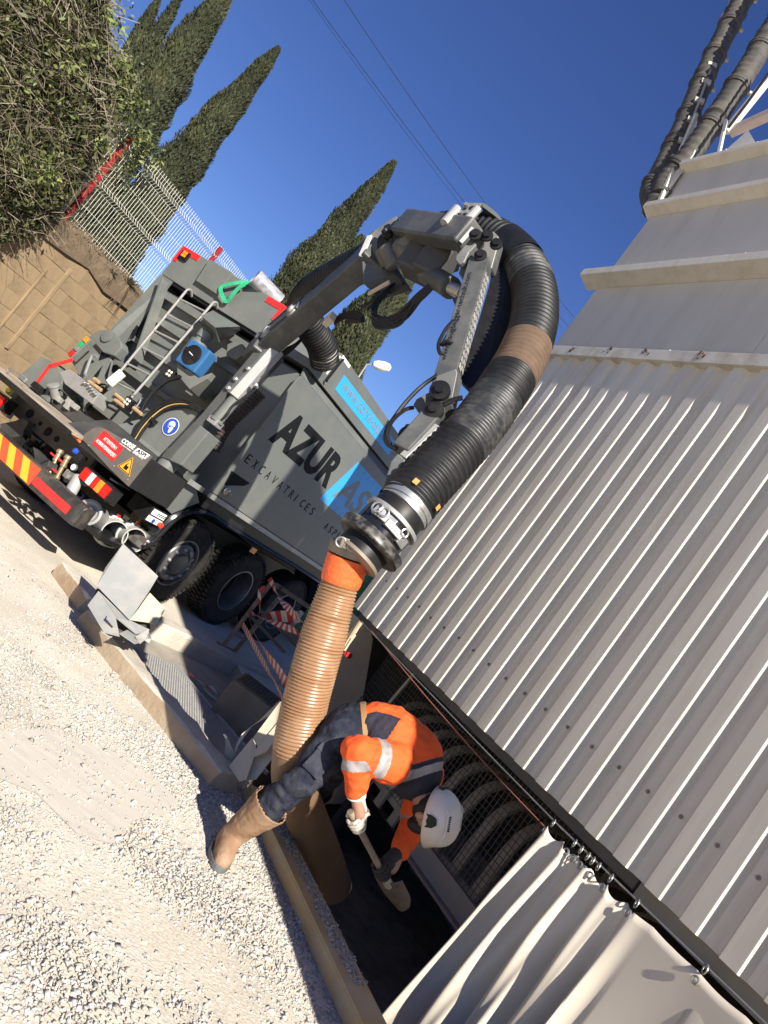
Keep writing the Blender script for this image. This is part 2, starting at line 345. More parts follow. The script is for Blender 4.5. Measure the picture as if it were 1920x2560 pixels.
L.new(mx.outputs[2], b.inputs['Base Color'])
bp = N.new('ShaderNodeBump'); bp.inputs['Strength'].default_value = .55; bp.inputs['Distance'].default_value = .012; L.new(noise_n(70, 5).outputs['Fac'], bp.inputs['Height']); L.new(bp.outputs[0], b.inputs['Normal'])
ground = structure(g.build('ground', gm))

# scraped concrete slab showing through the gravel
patch_px = [(-60, 1830), (120, 1825), (260, 1868), (380, 1935), (445, 2005), (410, 2040), (330, 2055), (275, 2112), (190, 2085), (90, 1985), (-60, 1925)]
patch = [wz(*p, 0) for p in patch_px]
pm = bpy.data.materials.new('worn_slab'); pm.use_nodes = True; t = pm.node_tree; N = t.nodes; L = t.links; b = N['Principled BSDF']; b.inputs['Roughness'].default_value = .85
tc = N.new('ShaderNodeTexCoord')
mp = N.new('ShaderNodeMapping'); mp.inputs['Rotation'].default_value = (0, 0, .5); mp.inputs['Scale'].default_value = (1.2, 5, 1); L.new(tc.outputs['Object'], mp.inputs[0])
n = N.new('ShaderNodeTexNoise'); n.inputs['Scale'].default_value = 3; n.inputs['Detail'].default_value = 9; n.inputs['Roughness'].default_value = .7; L.new(mp.outputs[0], n.inputs['Vector'])
c1 = ramp(n.outputs['Fac'], [(.30, (.45, .42, .365)), (.70, (.56, .52, .45))]); L.new(c1.outputs[0], b.inputs['Base Color'])
bp = N.new('ShaderNodeBump'); bp.inputs['Strength'].default_value = .3; bp.inputs['Distance'].default_value = .01; L.new(n.outputs['Fac'], bp.inputs['Height']); L.new(bp.outputs[0], b.inputs['Normal'])
s = MB(); s.add([(p.x, p.y, .004) for p in patch], [tuple(range(len(patch)))]); structure(s.build('concrete_slab', pm))

# loose gravel: real stones
def gravel(name, pts, sizes, seed):
    r = np.random.default_rng(seed); k = len(pts)
    base = np.array([(-1, -1, -1), (1, -1, -1), (1, 1, -1), (-1, 1, -1), (-1, -1, 1), (1, -1, 1), (1, 1, 1), (-1, 1, 1)], float)*.62
    fq = np.array([(3, 2, 1, 0), (4, 5, 6, 7), (0, 1, 5, 4), (1, 2, 6, 5), (2, 3, 7, 6), (3, 0, 4, 7)])
    V = base[None]+r.uniform(-.38, .38, (k, 8, 3)); V *= np.stack([r.uniform(.7, 1.35, k), r.uniform(.6, 1.0, k), r.uniform(.35, .75, k)], 1)[:, None]
    q = r.normal(size=(k, 4)); q[:, 1:3] *= .45; q /= np.linalg.norm(q, axis=1)[:, None]
    a, b_, c, d = q.T
    Rm = np.stack([np.stack([1-2*(c*c+d*d), 2*(b_*c-a*d), 2*(b_*d+a*c)], 1), np.stack([2*(b_*c+a*d), 1-2*(b_*b_+d*d), 2*(c*d-a*b_)], 1), np.stack([2*(b_*d-a*c), 2*(c*d+a*b_), 1-2*(b_*b_+c*c)], 1)], 1)
    V = np.einsum('kij,kvj->kvi', Rm, V)*sizes[:, None, None]*.5
    V += pts[:, None]; V[:, :, 2] += sizes[:, None]*.10
    tn = r.uniform(.72, 1.16, (k, 1)); warm = r.uniform(-.06, .08, (k, 1)); col = np.concatenate([tn*(1+warm), tn, tn*(1-warm*1.3)], 1)
    dark = r.random(k) < .1; col[dark] *= .72
    Fq = (fq[None]+np.arange(k)[:, None, None]*8).reshape(-1, 4)
    return soup(name, V.reshape(-1, 3), Fq, STONE, tone=np.repeat(col, 8, 0))
kerb_line = [Vector((-2.05, 6.84)), Vector((-1.47, 6.3)), Vector((-.87, 5.79)), Vector((-.38, 5.45)), Vector((.16, 5.0))]
def kerb_y(x):
    for a, b in zip(kerb_line, kerb_line[1:]):
        if a.x <= x <= b.x: return a.y+(b.y-a.y)*(x-a.x)/(b.x-a.x)
    return 6.9 if x < 0 else 5.3
P2 = [Vector((p.x, p.y)) for p in patch]
pts = []; szs = []
tries = 0
while len(pts) < 80000 and tries < 900000:
    tries += 1
    y = 1.55+(random.random()**.8)*5.9; x = random.uniform(-1.0*y*.62-.5, 1.7)
    e = (x-SO.x)*SN.x+(y-SO.y)*SN.y
    if e > -1.10 or y > kerb_y(x)-.02 and x < .25: continue
    if x > -.1 and y > 5.5: continue
    d = .62+.8*(noise.noise(Vector((x*1.1, y*1.1, 3.1))))+.45*noise.noise(Vector((x*3.3, y*3.3, 9)))
    near_boot = math.exp(-((x-.35)**2+(y-4.5)**2)/.9); d += .7*near_boot
    if inside((x, y), P2): d = .035
    else:
        pd = min((Vector((x, y))-q).length for q in P2[1:]); d *= min(1, .5+pd*1.6)
    if x < -.9 and y > 4.9: d *= .25
    if y > 6.0: d *= .4
    if random.random() > max(d, .06): continue
    s_ = random.lognormvariate(math.log((.0138 if y < 3.3 else .0115) if near_boot < .3 else .0135), .40); s_ = min(max(s_, .007), .042)
    pts.append((x, y, .012*noise.noise(Vector((x*2, y*2, 0))) if not inside((x, y), P2) else .005)); szs.append(s_)
stuff(gravel('gravel', np.array(pts), np.array(szs), 3))
# far loose stones on the lorry's standing
pp = np.array([(random.uniform(-4.5, -1.2), random.uniform(5.6, 8.6), 0) for _ in range(500)]); stuff(gravel('scattered_pebbles', pp, np.random.default_rng(5).uniform(.008, .02, 500), 8))
# gravel slope spilling into the pit beside the kerb end
sl = MB(); nx_, ny_ = 16, 12; grid = []
for j in range(ny_+1):
    for i in range(nx_+1):
        x = -.02+.62*i/nx_; y = 4.75+.85*j/ny_
        z = .03-.62*max(0, (x*.55+(y-5.0)*.85-.22))**1.0*.9+.02*noise.noise(Vector((x*6, y*6, 1))); grid.append((x, y, min(z, .035)-.03))
sl.add(grid, [(j*(nx_+1)+i, j*(nx_+1)+i+1, (j+1)*(nx_+1)+i+1, (j+1)*(nx_+1)+i) for j in range(ny_) for i in range(nx_)], 0, True)
structure(sl.build('gravel_bank', gm))
pts = []
for _ in range(3200):
    x = random.uniform(-.02, .6); y = random.uniform(4.75, 5.6); z = .03-.62*max(0, (x*.55+(y-5.0)*.85-.22))*.9
    pts.append((x, y, min(z, .035)-.025))
stuff(gravel('spilled_gravel', np.array(pts), np.random.default_rng(9).lognormal(math.log(.0145), .35, len(pts)), 10))

# ------------------------------------------------------------------ the pit
def flat(name, poly, z, m): s = MB(); s.add([(p[0], p[1], z) for p in poly], [tuple(range(len(poly)))]); return structure(s.build(name, m))
pit = MB()
def wallseg(mb, a, b, z0, z1, mi=0): mb.add([(a[0], a[1], z0), (b[0], b[1], z0), (b[0], b[1], z1), (a[0], a[1], z1)], [(0, 1, 2, 3)], mi)
for i in range(len(hole)): wallseg(pit, hole[i], hole[(i+1) % len(hole)], -.8, -.002)
structure(pit.build('pit_wall', CONCD))
fl = MB(); nn_ = 34; lo = (-2.2, -1.5); hi = (7.5, 9.4); verts = []
for j in range(nn_+1):
    for i in range(nn_+1):
        x = lo[0]+(hi[0]-lo[0])*i/nn_; y = lo[1]+(hi[1]-lo[1])*j/nn_
        verts.append((x, y, -.72+.09*noise.noise(Vector((x*1.6, y*1.6, 5)))+.05*noise.noise(Vector((x*4, y*4, 2)))))
fl.add(verts, [(j*(nn_+1)+i, j*(nn_+1)+i+1, (j+1)*(nn_+1)+i+1, (j+1)*(nn_+1)+i) for j in range(nn_) for i in range(nn_)], 0, True)
structure(fl.build('pit_floor', PITM))
sunk = [Vector((-1.62, 6.80)), Vector((.22, 5.28)), Vector((.46, 5.55)), Vector((.12, 7.86)), Vector((-.3, 8.75)), Vector((-1.02, 8.30))]
s = MB(); s.prism([(p.x, p.y, -.145) for p in sunk], (0, 0, -.5)); structure(s.build('channel_floor', CONCD))
pts = []
for _ in range(2600):
    a = random.uniform(2.4, 6.2); e = random.uniform(-.98, .2); p = sw(a, e, 0); pts.append((p.x, p.y, -.70+.09*noise.noise(Vector((p.x*1.6, p.y*1.6, 5)))))
stuff(gravel('pit_rubble', np.array(pts), np.random.default_rng(12).lognormal(math.log(.018), .4, len(pts)), 13))

# kerb: broken low concrete upstand in two lengths
KFACE = mat('muddy_shaded_face', (0.36, 0.285, 0.20), 0.95, 0, .2, 3, bump=.5, bscale=20, dirt=(.30, .17, .08), dirt_amt=.6, dscale=2)  # front face: mud colour with its darker shading painted in
def kerb_piece(pts_, h, wd, seed, label):
    mb = MB(); r = random.Random(seed); nrm = []
    P = spline([Vector((p[0], p[1], 0)) for p in pts_], 7); rows = []
    for i, p in enumerate(P):
        d = (P[min(i+1, len(P)-1)]-P[max(i-1, 0)]).normalized(); nn2 = Vector((d.y, -d.x, 0))
        if nn2.y > 0: nn2 = -nn2
        j = lambda a: r.uniform(-a, a)
        ch_ = .03*max(0, noise.noise(Vector((p.x*5, p.y*5, 2))))
        rows.append([p+nn2*(.02+j(.004))+Zv*-.1, p+nn2*(.012+j(.006))+Zv*(h*.5+j(.006)), p+nn2*(.004+j(.006)-ch_*.5)+Zv*(h-.012-ch_+j(.004)), p-nn2*(.014+j(.006)+ch_)+Zv*(h+j(.004)), p-nn2*(wd*.6)+Zv*(h+j(.005)), p-nn2*(wd+j(.012))+Zv*(h-.02+j(.01)), p-nn2*(wd+.02)+Zv*-.2])
    vs = [q for row in rows for q in row]; k = 7
    fs = [(i*k+j, (i+1)*k+j, (i+1)*k+j+1, i*k+j+1) for i in range(len(rows)-1) for j in range(k-1)]
    fs += [tuple(range(k-1, -1, -1)), tuple(range((len(rows)-1)*k, len(rows)*k))]
    mb.add(vs, fs, 0, True); mb.m = [1 if (i < (len(rows)-1)*(k-1) and i % (k-1) < 2) else 0 for i in range(len(mb.f))]; o = mb.build('concrete_kerb', [CONC, KFACE], sharp=28); return tag(o, label, 'kerb', 'broken concrete kerbs')
kerb_piece([(-2.0, 6.92), (-1.72, 6.66), (-1.52, 6.46)], .14, .30, 1, 'short broken stub of concrete kerb left of the open grey box')
kerb_piece([(-1.40, 6.18), (-.87, 5.74), (-.38, 5.40), (.16, 4.96)], .13, .24, 2, 'long cracked concrete kerb between the gravel and the grated channel')
s = MB(); s.prism([(-1.52, 6.56, .02), (-1.30, 6.38, .02), (-1.2, 6.5, .02), (-1.44, 6.72, .02)], (0, 0, -.3)); structure(s.build('kerb_footing', CONCD))
# far kerb of the channel, beside the lorry wheels
ka, kb_ = wz(352, 1576, -.11), wz(516, 1652, -.11); kd = (kb_-ka).normalized(); kn = Vector((-kd.y, kd.x, 0)); kn = kn if kn.y > 0 else -kn
kq = spline([ka-kd*.25, ka+kd*.2, ka+kd*.9, ka+kd*1.7, ka+kd*2.6], 6); s = MB(); r_ = random.Random(3); vs = []
for p in kq:
    j = lambda a: r_.uniform(-a, a); vs += [p+Zv*-.1, p+kn*(.01+j(.006))+Zv*(.13+j(.006)), p+kn*(.03+j(.006))+Zv*(.155+j(.005)), p+kn*(.26+j(.01))+Zv*(.15+j(.005)), p+kn*.28+Zv*-.1]
n5 = len(kq); fs = [(i*5+j, (i+1)*5+j, (i+1)*5+j+1, i*5+j+1) for i in range(n5-1) for j in range(4)]+[(4, 3, 2, 1, 0), tuple(range((n5-1)*5, n5*5))]
s.add(vs, fs, 0, True); tag(s.build('concrete_kerb', CONC, sharp=28), 'concrete kerb on the far side of the channel close to the lorry wheels', 'kerb', 'broken concrete kerbs')
# expanded metal grating over the channel
gr = thing('walkway_grating', 'expanded metal grating half in sun on the channel behind the kerb', 'grating', (0, 0, 0))
A_ = Vector((-1.30, 6.72, -.11)); du = Vector((.7634, -.6459, 0)); dv = Vector((.6459, .7634, 0))
mb = MB(); nu, nv = 46, 30; su, sv = .042, .030
sunkp = [(p.x, p.y) for p in sunk]
for i in range(nu):
    for j in range(nv):
        for sg in (-1, 1):
            a = A_+du*(i*su)+dv*((j+.5)*sv); b2 = a+du*su*.5+dv*sg*sv*.5; c2 = a+du*su
            if not inside((c2.x, c2.y), sunkp): continue
            mb.beam(a, b2, .009, .012); mb.beam(b2, c2, .009, .012)
o = mb.build('mesh_sheet', GALV, gr); stuff(o)
mb = MB(); mb.beam(A_-dv*.01, A_+du*1.93-dv*.01, .03, .03); mb.beam(A_+dv*.92, A_+du*1.6+dv*.92, .03, .03); mb.build('edge_angle', GALV, gr)
# yellow steel channel along the pit edge
ch = thing('steel_channel', 'ochre painted steel channel with gravel lying on it along the pit edge', 'steel beam', sw(2.35, -1.06, 0))
mb = MB(); o0 = sw(2.35, -1.06, 0)
def rel(a, e, z): return sw(a, e, z)-o0
a0, a1 = 2.30, 8.2
for prof in ([(-.085, .085), (.10, .085), (.10, .097), (-.085, .097)], [(-.085, -.16), (-.073, -.16), (-.073, .085), (-.085, .085)], [(-.073, -.16), (.10, -.16), (.10, -.148), (-.073, -.148)]):
    mb.prism([rel(a0, -1.06+1.06+e-1.06+0, z) for e, z in prof], rel(a1, 0, 0)-rel(a0, 0, 0))
mb.build('channel_section', CHANY, ch, bevel=.003)
pts = []
for _ in range(900):
    a = random.uniform(2.7, 4.0); e = -1.06+random.uniform(-.06, .09)*(.4+.6*random.random())+.02
    p = sw(a, e, 0); pts.append((p.x, p.y, .099))
stuff(gravel('gravel_on_channel', np.array(pts), np.random.default_rng(15).lognormal(math.log(.013), .3, len(pts)), 16))

# ================================================================== SILO BUILDING
ZB, ZT = 1.34, 4.58
def zb(a): return 1.324-.0212*a          # the sheet ends run slightly downhill towards the viewer
silo = thing('silo_building', 'cream clad silo building with corrugated wall and flat upper bands', 'building', SO)
def sl(a, e, z): return sw(a, e, z)-SO
PIT = .25; prof = [(0, 0), (.10, 0), (.130, .042), (.220, .042), (.25, 0)]
def sheet(k0, ribs):
    mb = MB(); pts = []
    for r in range(ribs):
        for a, d in prof[:-1]: pts.append((k0+r*PIT+a, d))
    pts.append((k0+ribs*PIT, 0)); n = len(pts)
    lap = -.004 if int(k0*10+1) % 2 else 0
    vs = [sl(a, d+lap, zb(a)) for a, d in pts]+[sl(a, d+lap, ZT) for a, d in pts]
    mb.add(vs, [(i, i+1, n+i+1, n+i) for i in range(n-1)]); o = mb.build('cladding_sheet', CREAM, silo)
    so = o.modifiers.new('thickness', 'SOLIDIFY'); so.thickness = .004; so.offset = 0; return o
for k in range(10): sheet(k*1.0-.055, 4)
scr = MB(); scr.lathe([(.013, 0), (.013, .004), (.007, .006), (.007, .012)], (0, 0, 0), -SN, 8); scm = scr.mesh('screw', [mat('screw_grey', (.25, .22, .18), .6, .3)])
for k in range(26):
    o = link('screw', scm, silo); o.location = sl(.12+k*PIT, .036, zb(.12+k*PIT)+.40+random.uniform(-.012, .012))
# top flashing with rust spots
mb = MB(); mb.prism([sl(-.03, -.042, 4.57), sl(-.03, .06, 4.57), sl(-.03, .06, 4.68), sl(-.03, -.042, 4.68)], SW*10.1); fm = mat('flashing_cream', (.60, .57, .50), .5, 0, .05, 2, dirt=(.2, .10, .05), dirt_amt=.45, dscale=5)
mb.build('top_flashing', fm, silo, bevel=.004)
r_ = random.Random(31)
for k, a in enumerate((.42, .92, 1.42, 2.05, 2.9)):
    for q in range(7):
        a_ = a+r_.uniform(0, .09); z_ = 4.60+r_.uniform(0, .07); w_ = r_.uniform(.006, .022); h_ = r_.uniform(.008, .03)
        mb = MB(); mb.prism([sl(a_, -.0432, z_), sl(a_+w_, -.0432, z_-.004), sl(a_+w_*1.3, -.0432, z_+h_), sl(a_+.004, -.0432, z_+h_*1.1)], -SN*.0015); mb.build('rust_spot', RUSTY, silo)
# flat bands above: each panel stands on a projecting ledge
bands = [(4.68, 5.52, .05), (5.67, 6.50, .05), (6.63, 7.10, .05)]
for z0, z1, e in bands:
    for k in range(4):
        mb = MB(); mb.prism([sl(-.04+k*2.5+.002, e, z0), sl(-.04+(k+1)*2.5-.002, e, z0), sl(-.04+(k+1)*2.5-.002, e, z1), sl(-.04+k*2.5+.002, e, z1)], SN*.03); mb.build('flat_panel', CREAM2, silo)
for z0, z1, out, a in ((5.52, 5.67, -.12, -.22), (6.50, 6.63, -.07, -.10), (7.10, 7.22, -.05, -.05)):
    mb = MB(); mb.prism([sl(a, out, z0+.05), sl(a, .07, z0), sl(a, .07, z1), sl(a, out, z1-.02)], SW*10.2); mb.build('ledge', CREAM, silo, bevel=.004)
# lumps of dried cement on the ledges
pts = []
for z, e, k in ((4.68, 0, 60), (5.65, -.08, 90), (7.21, -.02, 40)):
    for _ in range(k): p = sl(random.uniform(0, 3.2)**1.0, e+random.uniform(-.02, .03), z); pts.append(tuple(p))
lum = gravel('cement_lumps', np.array(pts), np.random.default_rng(2).uniform(.012, .04, len(pts)), 21); lum.parent = silo; stuff(lum)
lum.data.materials.clear(); lum.data.materials.append(WHITE)
mb = MB()
mb.prism([sl(-.035, .06, ZB), sl(-.035, 3.0, ZB), sl(-.035, 3.0, 7.1), sl(-.035, .06, 7.1)], SW*.03)
mb.build('end_wall', CREAM2, silo)
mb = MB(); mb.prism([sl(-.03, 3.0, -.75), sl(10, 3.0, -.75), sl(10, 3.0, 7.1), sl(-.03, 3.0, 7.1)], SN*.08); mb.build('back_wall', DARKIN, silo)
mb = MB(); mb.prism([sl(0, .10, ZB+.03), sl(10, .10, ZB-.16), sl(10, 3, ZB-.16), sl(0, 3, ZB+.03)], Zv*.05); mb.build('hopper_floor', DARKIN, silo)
mb = MB(); mb.prism([sl(0, .09, 7.12), sl(10, .09, 7.12), sl(10, 3, 7.12), sl(0, 3, 7.12)], Zv*.05); mb.build('roof', CREAM2, silo)
mb = MB(); mb.prism([sl(9.95, 0.05, -.75), sl(9.95, 3, -.75), sl(9.95, 3, 7.1), sl(9.95, .05, 7.1)], SW*.05); mb.build('near_end_wall', CREAM2, silo)
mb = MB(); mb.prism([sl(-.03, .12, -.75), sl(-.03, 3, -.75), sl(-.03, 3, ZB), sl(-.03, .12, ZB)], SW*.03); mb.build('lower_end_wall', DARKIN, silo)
# lintel behind the sheet ends: shade painted as a dark strip, then bare steel nearer the viewer
mb = MB(); mb.beam(sl(.02, .10, zb(0)-.015), sl(4.1, .10, zb(4.1)-.015), .05, .11); mb.build('lintel_beam', mat('shaded_lintel', (.12, .11, .095), .7, 0, .2, 6), silo)
mb = MB(); mb.beam(sl(4.12, .105, zb(4.1)-.030), sl(10, .105, zb(10)-.030), .06, .13); mb.build('lintel_beam', mat('olive_steel', (.27, .245, .20), .6, 0, .12, 5), silo, label='bare olive steel lintel')
# roof bracing seen against the sky
roof_pl = [((1650, 500), (1742, 290), (1750, 310), (1735, 385), (1800, 370))]
mb = MB()
ga = [sE(1640, 522, 0), sE(1740, 288, 0), sE(1750, 345, 0), sE(1733, 385, 0)]
mb.prism([p-SO for p in ga], SN*.015); mb.build('gusset_plate', CREAM2, silo)
mb = MB(); mb.beam(sE(1641, 522, -.02)-SO, sE(1741, 286, -.02)-SO, .035, .035, SN); mb.build('angle_bar', CREAM, silo)
mb = MB(); mb.beam(sE(1797, 385, .02)-SO, sE(1815, 300, .02)-SO, .03, .03, SN); mb.build('angle_bar', CREAM, silo)
mb = MB(); mb.prism([p-SO for p in (sE(1800, 388, .35), sE(1870, 325, .35), sE(1892, 362, .35))], SN*.02); mb.build('gusset_plate', WHITE, silo)
mb = MB(); mb.beam(sE(1815, 330, .1)-SO, sE(1960, 150, .1)-SO, .07, .07, SN); mb.build('brace', CREAM2, silo)
mb = MB(); mb.beam(sE(1828, 330, .15)-SO, sE(1960, 270, .15)-SO, .09, .09, SN); mb.build('brace', mat('rosy_steel', (.42, .34, .31), .6), silo)
mb = MB(); mb.tube([sE(1822, 318, .0)-SO, sE(1870, 255, .0)-SO, sE(1960, 130, .0)-SO], .016, 6); mb.build('conduit', BLACK, silo)
# rubber ducts rising off the roof corner
def duct(pxs, label):
    P = spline([sE(x, y, .05)+SW*da for x, y, da in pxs], 10); P = resample(P, .022); d = thing('rubber_duct', label, 'duct', P[0], group='black ducts over the silo roof'); o0 = P[0]
    rr = [.125+.006*math.sin(i*1.6)+(.014 if (i//28) % 2 == 0 and i % 28 < 3 else 0) for i in range(len(P))]
    m_ = MB(); m_.tube([p-o0 for p in P], rr, 14); m_.build('duct_tube', DUCT, d)
    for i in range(24, len(P)-2, 27):
        t_ = (P[i+1]-P[i-1]).normalized(); m_ = MB(); m_.lathe([(.134, -.045), (.143, -.04), (.143, .0), (.136, .03)], P[i]-o0, t_, 16); m_.lathe([(.148, -.012), (.148, .0)], P[i]-o0, t_, 16)
        m_.build('clamp_band', DUCT, d); m_ = MB(); s2 = t_.cross(Vector((0, -1, .3))).normalized(); m_.obox(P[i]-o0+s2*.15+Vector((0, -.03, 0)), t_*.015, s2*.03, Vector((0, .02, 0))); m_.build('clamp_bolt', DUCTW, d)
duct([(1640, 520, 0), (1628, 480, 0), (1650, 440, 0), (1690, 330, .1), (1728, 180, .3), (1770, 30, .6), (1800, -90, .9)], 'left black rubber duct with clamps above the silo roof corner')
duct([(1650, 500, .0), (1665, 455, 0), (1712, 385, .1), (1778, 250, .3), (1840, 90, .6), (1900, -80, .9)], 'right black rubber duct with clamps above the silo roof corner')
rod = thing('hanger_rod', 'thin bolted steel rod running up between the two black ducts', 'rod', (0, 0, 0))
P = [sE(x, y, .0) for x, y in ((1690, 395), (1730, 300), (1765, 205), (1795, 115), (1830, -20))]
mb = MB(); mb.tube(spline(P, 5), .014, 6); mb.build('rod_bar', DUCTW, rod)
for q in spline(P, 2):
    mb = MB(); mb.obox(q, (.05, 0, .02), (0, .02, 0), (-.01, 0, .025)); mb.build('coupler', DUCTW, rod)

# added clad pillar, out of view beside the viewer; stands for the unknown caster shading the pit
leg = thing('shade_pillar', 'tall cream clad pillar added out of view to shade the pit', 'pillar', sw(6.85, -1.25, -.8))
mb = MB(); q0 = sw(6.85, -1.25, -.8); mb.prism([sw(a, e, -.8)-q0 for a, e in ((6.6, -1.53), (7.1, -1.53), (7.1, -.62), (6.6, -.62))], Zv*9.2); mb.build('casing', CREAM2, leg)
mb = MB(); mb.prism([sw(a, e, 8.4)-q0 for a, e in ((6.55, -1.58), (7.15, -1.58), (7.15, -.57), (6.55, -.57))], Zv*.06); mb.build('cap_plate', CREAM, leg)

# ------------------------------------------------------------------ opening below the wall: guard, conveyor arches, cable, curtain
guard = thing('mesh_guard', 'dark welded mesh guard with cream kick plate in the opening under the wall', 'guard', sw(0, .5, .3))
q0 = sw(0, .5, .3)
wv = MB(); wv.tube([Vector((0, 0, 0)), Vector((0, 0, .93))], .0034, 4, smooth=False); wvm = wv.mesh('wire', [mat('dark_wire', (.13, .115, .095), .6, .2)])
for i in range(68): o = link('wire', wvm, guard); o.location = SW*(.25+i*.05)
wh = MB(); wh.tube([Vector((0, 0, 0)), SW*3.36], .0034, 4, smooth=False); whm = wh.mesh('wire', [MATS['dark_wire']])
for i in range(19): o = link('wire', whm, guard); o.location = SW*.25+Zv*(i*.05)+SN*-.007
mb = MB(); mb.beam(SW*1.95+Zv*-.09, SW*3.66+Zv*-.09, .02, .16); mb.build('kick_plate', mat('kick_plate_paint', (.36, .32, .27), .6, 0, .1, 3, dirt=(.25, .2, .15), dirt_amt=.4), guard)
mb = MB(); mb.beam(SW*1.95+Zv*-.185+SN*-.03, SW*3.66+Zv*-.185+SN*-.03, .08, .02); mb.build('kick_plate_lip', mat('rosy_lip', (.30, .22, .19), .6), guard)
mb = MB(); mb.beam(SW*.25+Zv*.93, SW*3.66+Zv*.93, .03, .03); mb.beam(SW*3.64+Zv*-.25, SW*3.64+Zv*.95, .05, .05); mb.build('guard_frame', mat('grey_frame', (.16, .145, .125), .6), guard)
mb = MB(); mb.obox(SW*3.62+Zv*-.13+SN*-.05, SW*.05, SN*.03, Zv*.06); mb.build('hinge_block', CREAM2, guard)
conv = thing('belt_conveyor', 'conveyor with curved tan idler arms behind the mesh guard', 'conveyor', sw(0, .9, -.7)); q0 = sw(0, .9, -.7)
ARM = mat('tan_arm', (.42, .36, .27), .6, 0, .15, 6)
am = MB(); path = [(.0, .75), (.0, 1.05), (.02, 1.35), (.07, 1.52), (.17, 1.63), (.32, 1.68), (.48, 1.69)]
pp_ = spline([SN*(e-.15)+Zv*z for e, z in path], 5)
for p, q in zip(pp_, pp_[1:]): am.beam(p, q+(q-p)*.1, .10, .03, SN if abs((q-p).normalized().z) > .8 else Zv)
amm = am.mesh('idler_arm', [ARM])
for i in range(11): o = link('idler_arm', amm, conv); o.location = SW*(.55+i*.30)
mb = MB(); mb.beam(SW*.2+SN*.1+Zv*.72, SW*5+SN*.1+Zv*.72, .3, .05); mb.beam(SW*.2+SN*.38+Zv*1.74, SW*5+SN*.38+Zv*1.74, .35, .03); mb.build('belt', BLACK, conv)
mb = MB(); mb.beam(SW*.2+SN*-.1+Zv*.9, SW*5+SN*-.1+Zv*.9, .04, .1); mb.build('side_rail', ARM, conv)
for a in (.5, 2.7, 4.8):
    mb = MB(); mb.beam(SW*a+SN*.1, SW*a+SN*.1+Zv*.75, .08, .08, SN); mb.build('trestle_leg', DARKIN, conv)
cab = MB(); cp = [sw(a, -.05, 1.275-.115*min(1, a/3.4)+.0) for a in (0, .6, 1.2, 2, 2.8, 3.54, 4.1, 4.69, 5.6, 6.6, 8)]
cab.tube(cp, .0055, 6); tag(cab.build('steel_cable', STEEL), 'thin steel cable stretched under the corrugated wall to carry the curtain', 'cable')
cd_ = MB(); cd_.tube(spline([sw(.55, -.02, 1.26), sw(1.8, -.03, 1.17), sw(2.7, -.04, 1.12), sw(3.54, -.05, 1.095)], 6), .005, 6); tag(cd_.build('red_cord', mat('red_cord_fibre', (.30, .10, .07), .8)), 'faded red cord slanting below the steel cable over the mesh guard', 'cord')
for a, nm in ((.85, 0), (1.28, 1)):
    pass
hs = MB(); hs.tube([sw(.9, .35, .5), sw(1.06, .30, 1.3)], .016, 6); tag(hs.build('hanger_strap', ARM), 'thin tan strut rising to the lintel at the far end of the mesh guard', 'strut')

# curtain
cur = thing('canvas_curtain', 'cream canvas curtain gathered in folds hanging from the cable', 'curtain', sw(3.54, -.06, 1.12)); q0 = sw(3.54, -.06, 1.12)
mb = MB(); nu, nv = 150, 34; vs = []
for j in range(nv+1):
    t_ = j/nv
    for i in range(nu+1):
        s_ = i/nu
        a = 3.54+.74*(s_/.62) if s_ < .62 else 4.28+(s_-.62)/.38*.95
        fold = 0
        if s_ < .66:
            env = min(1, (.66-s_)/.06); fold = (.050*math.sin(s_*43+.9*math.sin(t_*2.2+s_*8)+.4)+.016*math.sin(s_*83+1.2+t_*1.6))*env*(.35+.65*min(1, t_*3.2))
        else:
            k = (s_-.66)/.34; fold = -.05*math.sin(math.pi*min(1, k*1.05))*(t_)+.012*math.sin(k*9+t_*4)*t_
        sag = -.035*abs(math.sin(s_*math.pi*9/1.0))*(1-t_)**3*(1 if s_ < .62 else .3)
        if s_ > .62: sag -= .016*math.sin(math.pi*((s_-.62)/.38))*(1-t_)**2
        drift = -.10*t_*(1-s_)**2 if s_ < .6 else 0
        bulge = .10*t_*t_
        z = 1.118+(.02 if s_ > .62 else 0)*min(1, (s_-.62)/.1)+sag-t_*1.5-.03*math.sin(s_*5)*t_
        vs.append(sw(a+drift+.02*math.sin(t_*5+s_*12)*t_, -.06-fold*1.0-bulge*.6, z)-q0)
mb.add(vs, [(j*(nu+1)+i, j*(nu+1)+i+1, (j+1)*(nu+1)+i+1, (j+1)*(nu+1)+i) for j in range(nv) for i in range(nu)], 0, True)
o = mb.build('canvas', CURT, cur, sharp=60); so = o.modifiers.new('thickness', 'SOLIDIFY'); so.thickness = .002
def ring_pts(c, ax, r, n=12):
    ax = Vector(ax).normalized(); x_ = ax.orthogonal().normalized(); y_ = ax.cross(x_); return [Vector(c)+(x_*math.cos(2*math.pi*i/n)+y_*math.sin(2*math.pi*i/n))*r for i in range(n)]
hook_a = [3.54, 3.74, 3.80, 3.86, 3.90, 3.95, 4.05, 4.25, 4.70]
for a in hook_a:
    m_ = MB(); c_ = sw(a, -.055, 1.148)-q0; m_.tube(ring_pts(c_+SW*.002, SN+SW*.8, .024, 12), .0042, 6, closed=True); m_.build('hook', STEEL, cur)
    m_ = MB(); m_.tube(ring_pts(sw(a+.005, -.075, 1.085)-q0, SN, .017, 12), .006, 6, closed=True); m_.build('eyelet', STEEL, cur)
cur2 = thing('canvas_curtain', 'taut cream canvas curtain panel continuing right of the gathered one', 'curtain', sw(4.72, -.05, 1.1)); q0 = sw(4.72, -.05, 1.1)
mb = MB(); nu, nv = 40, 20; vs = []
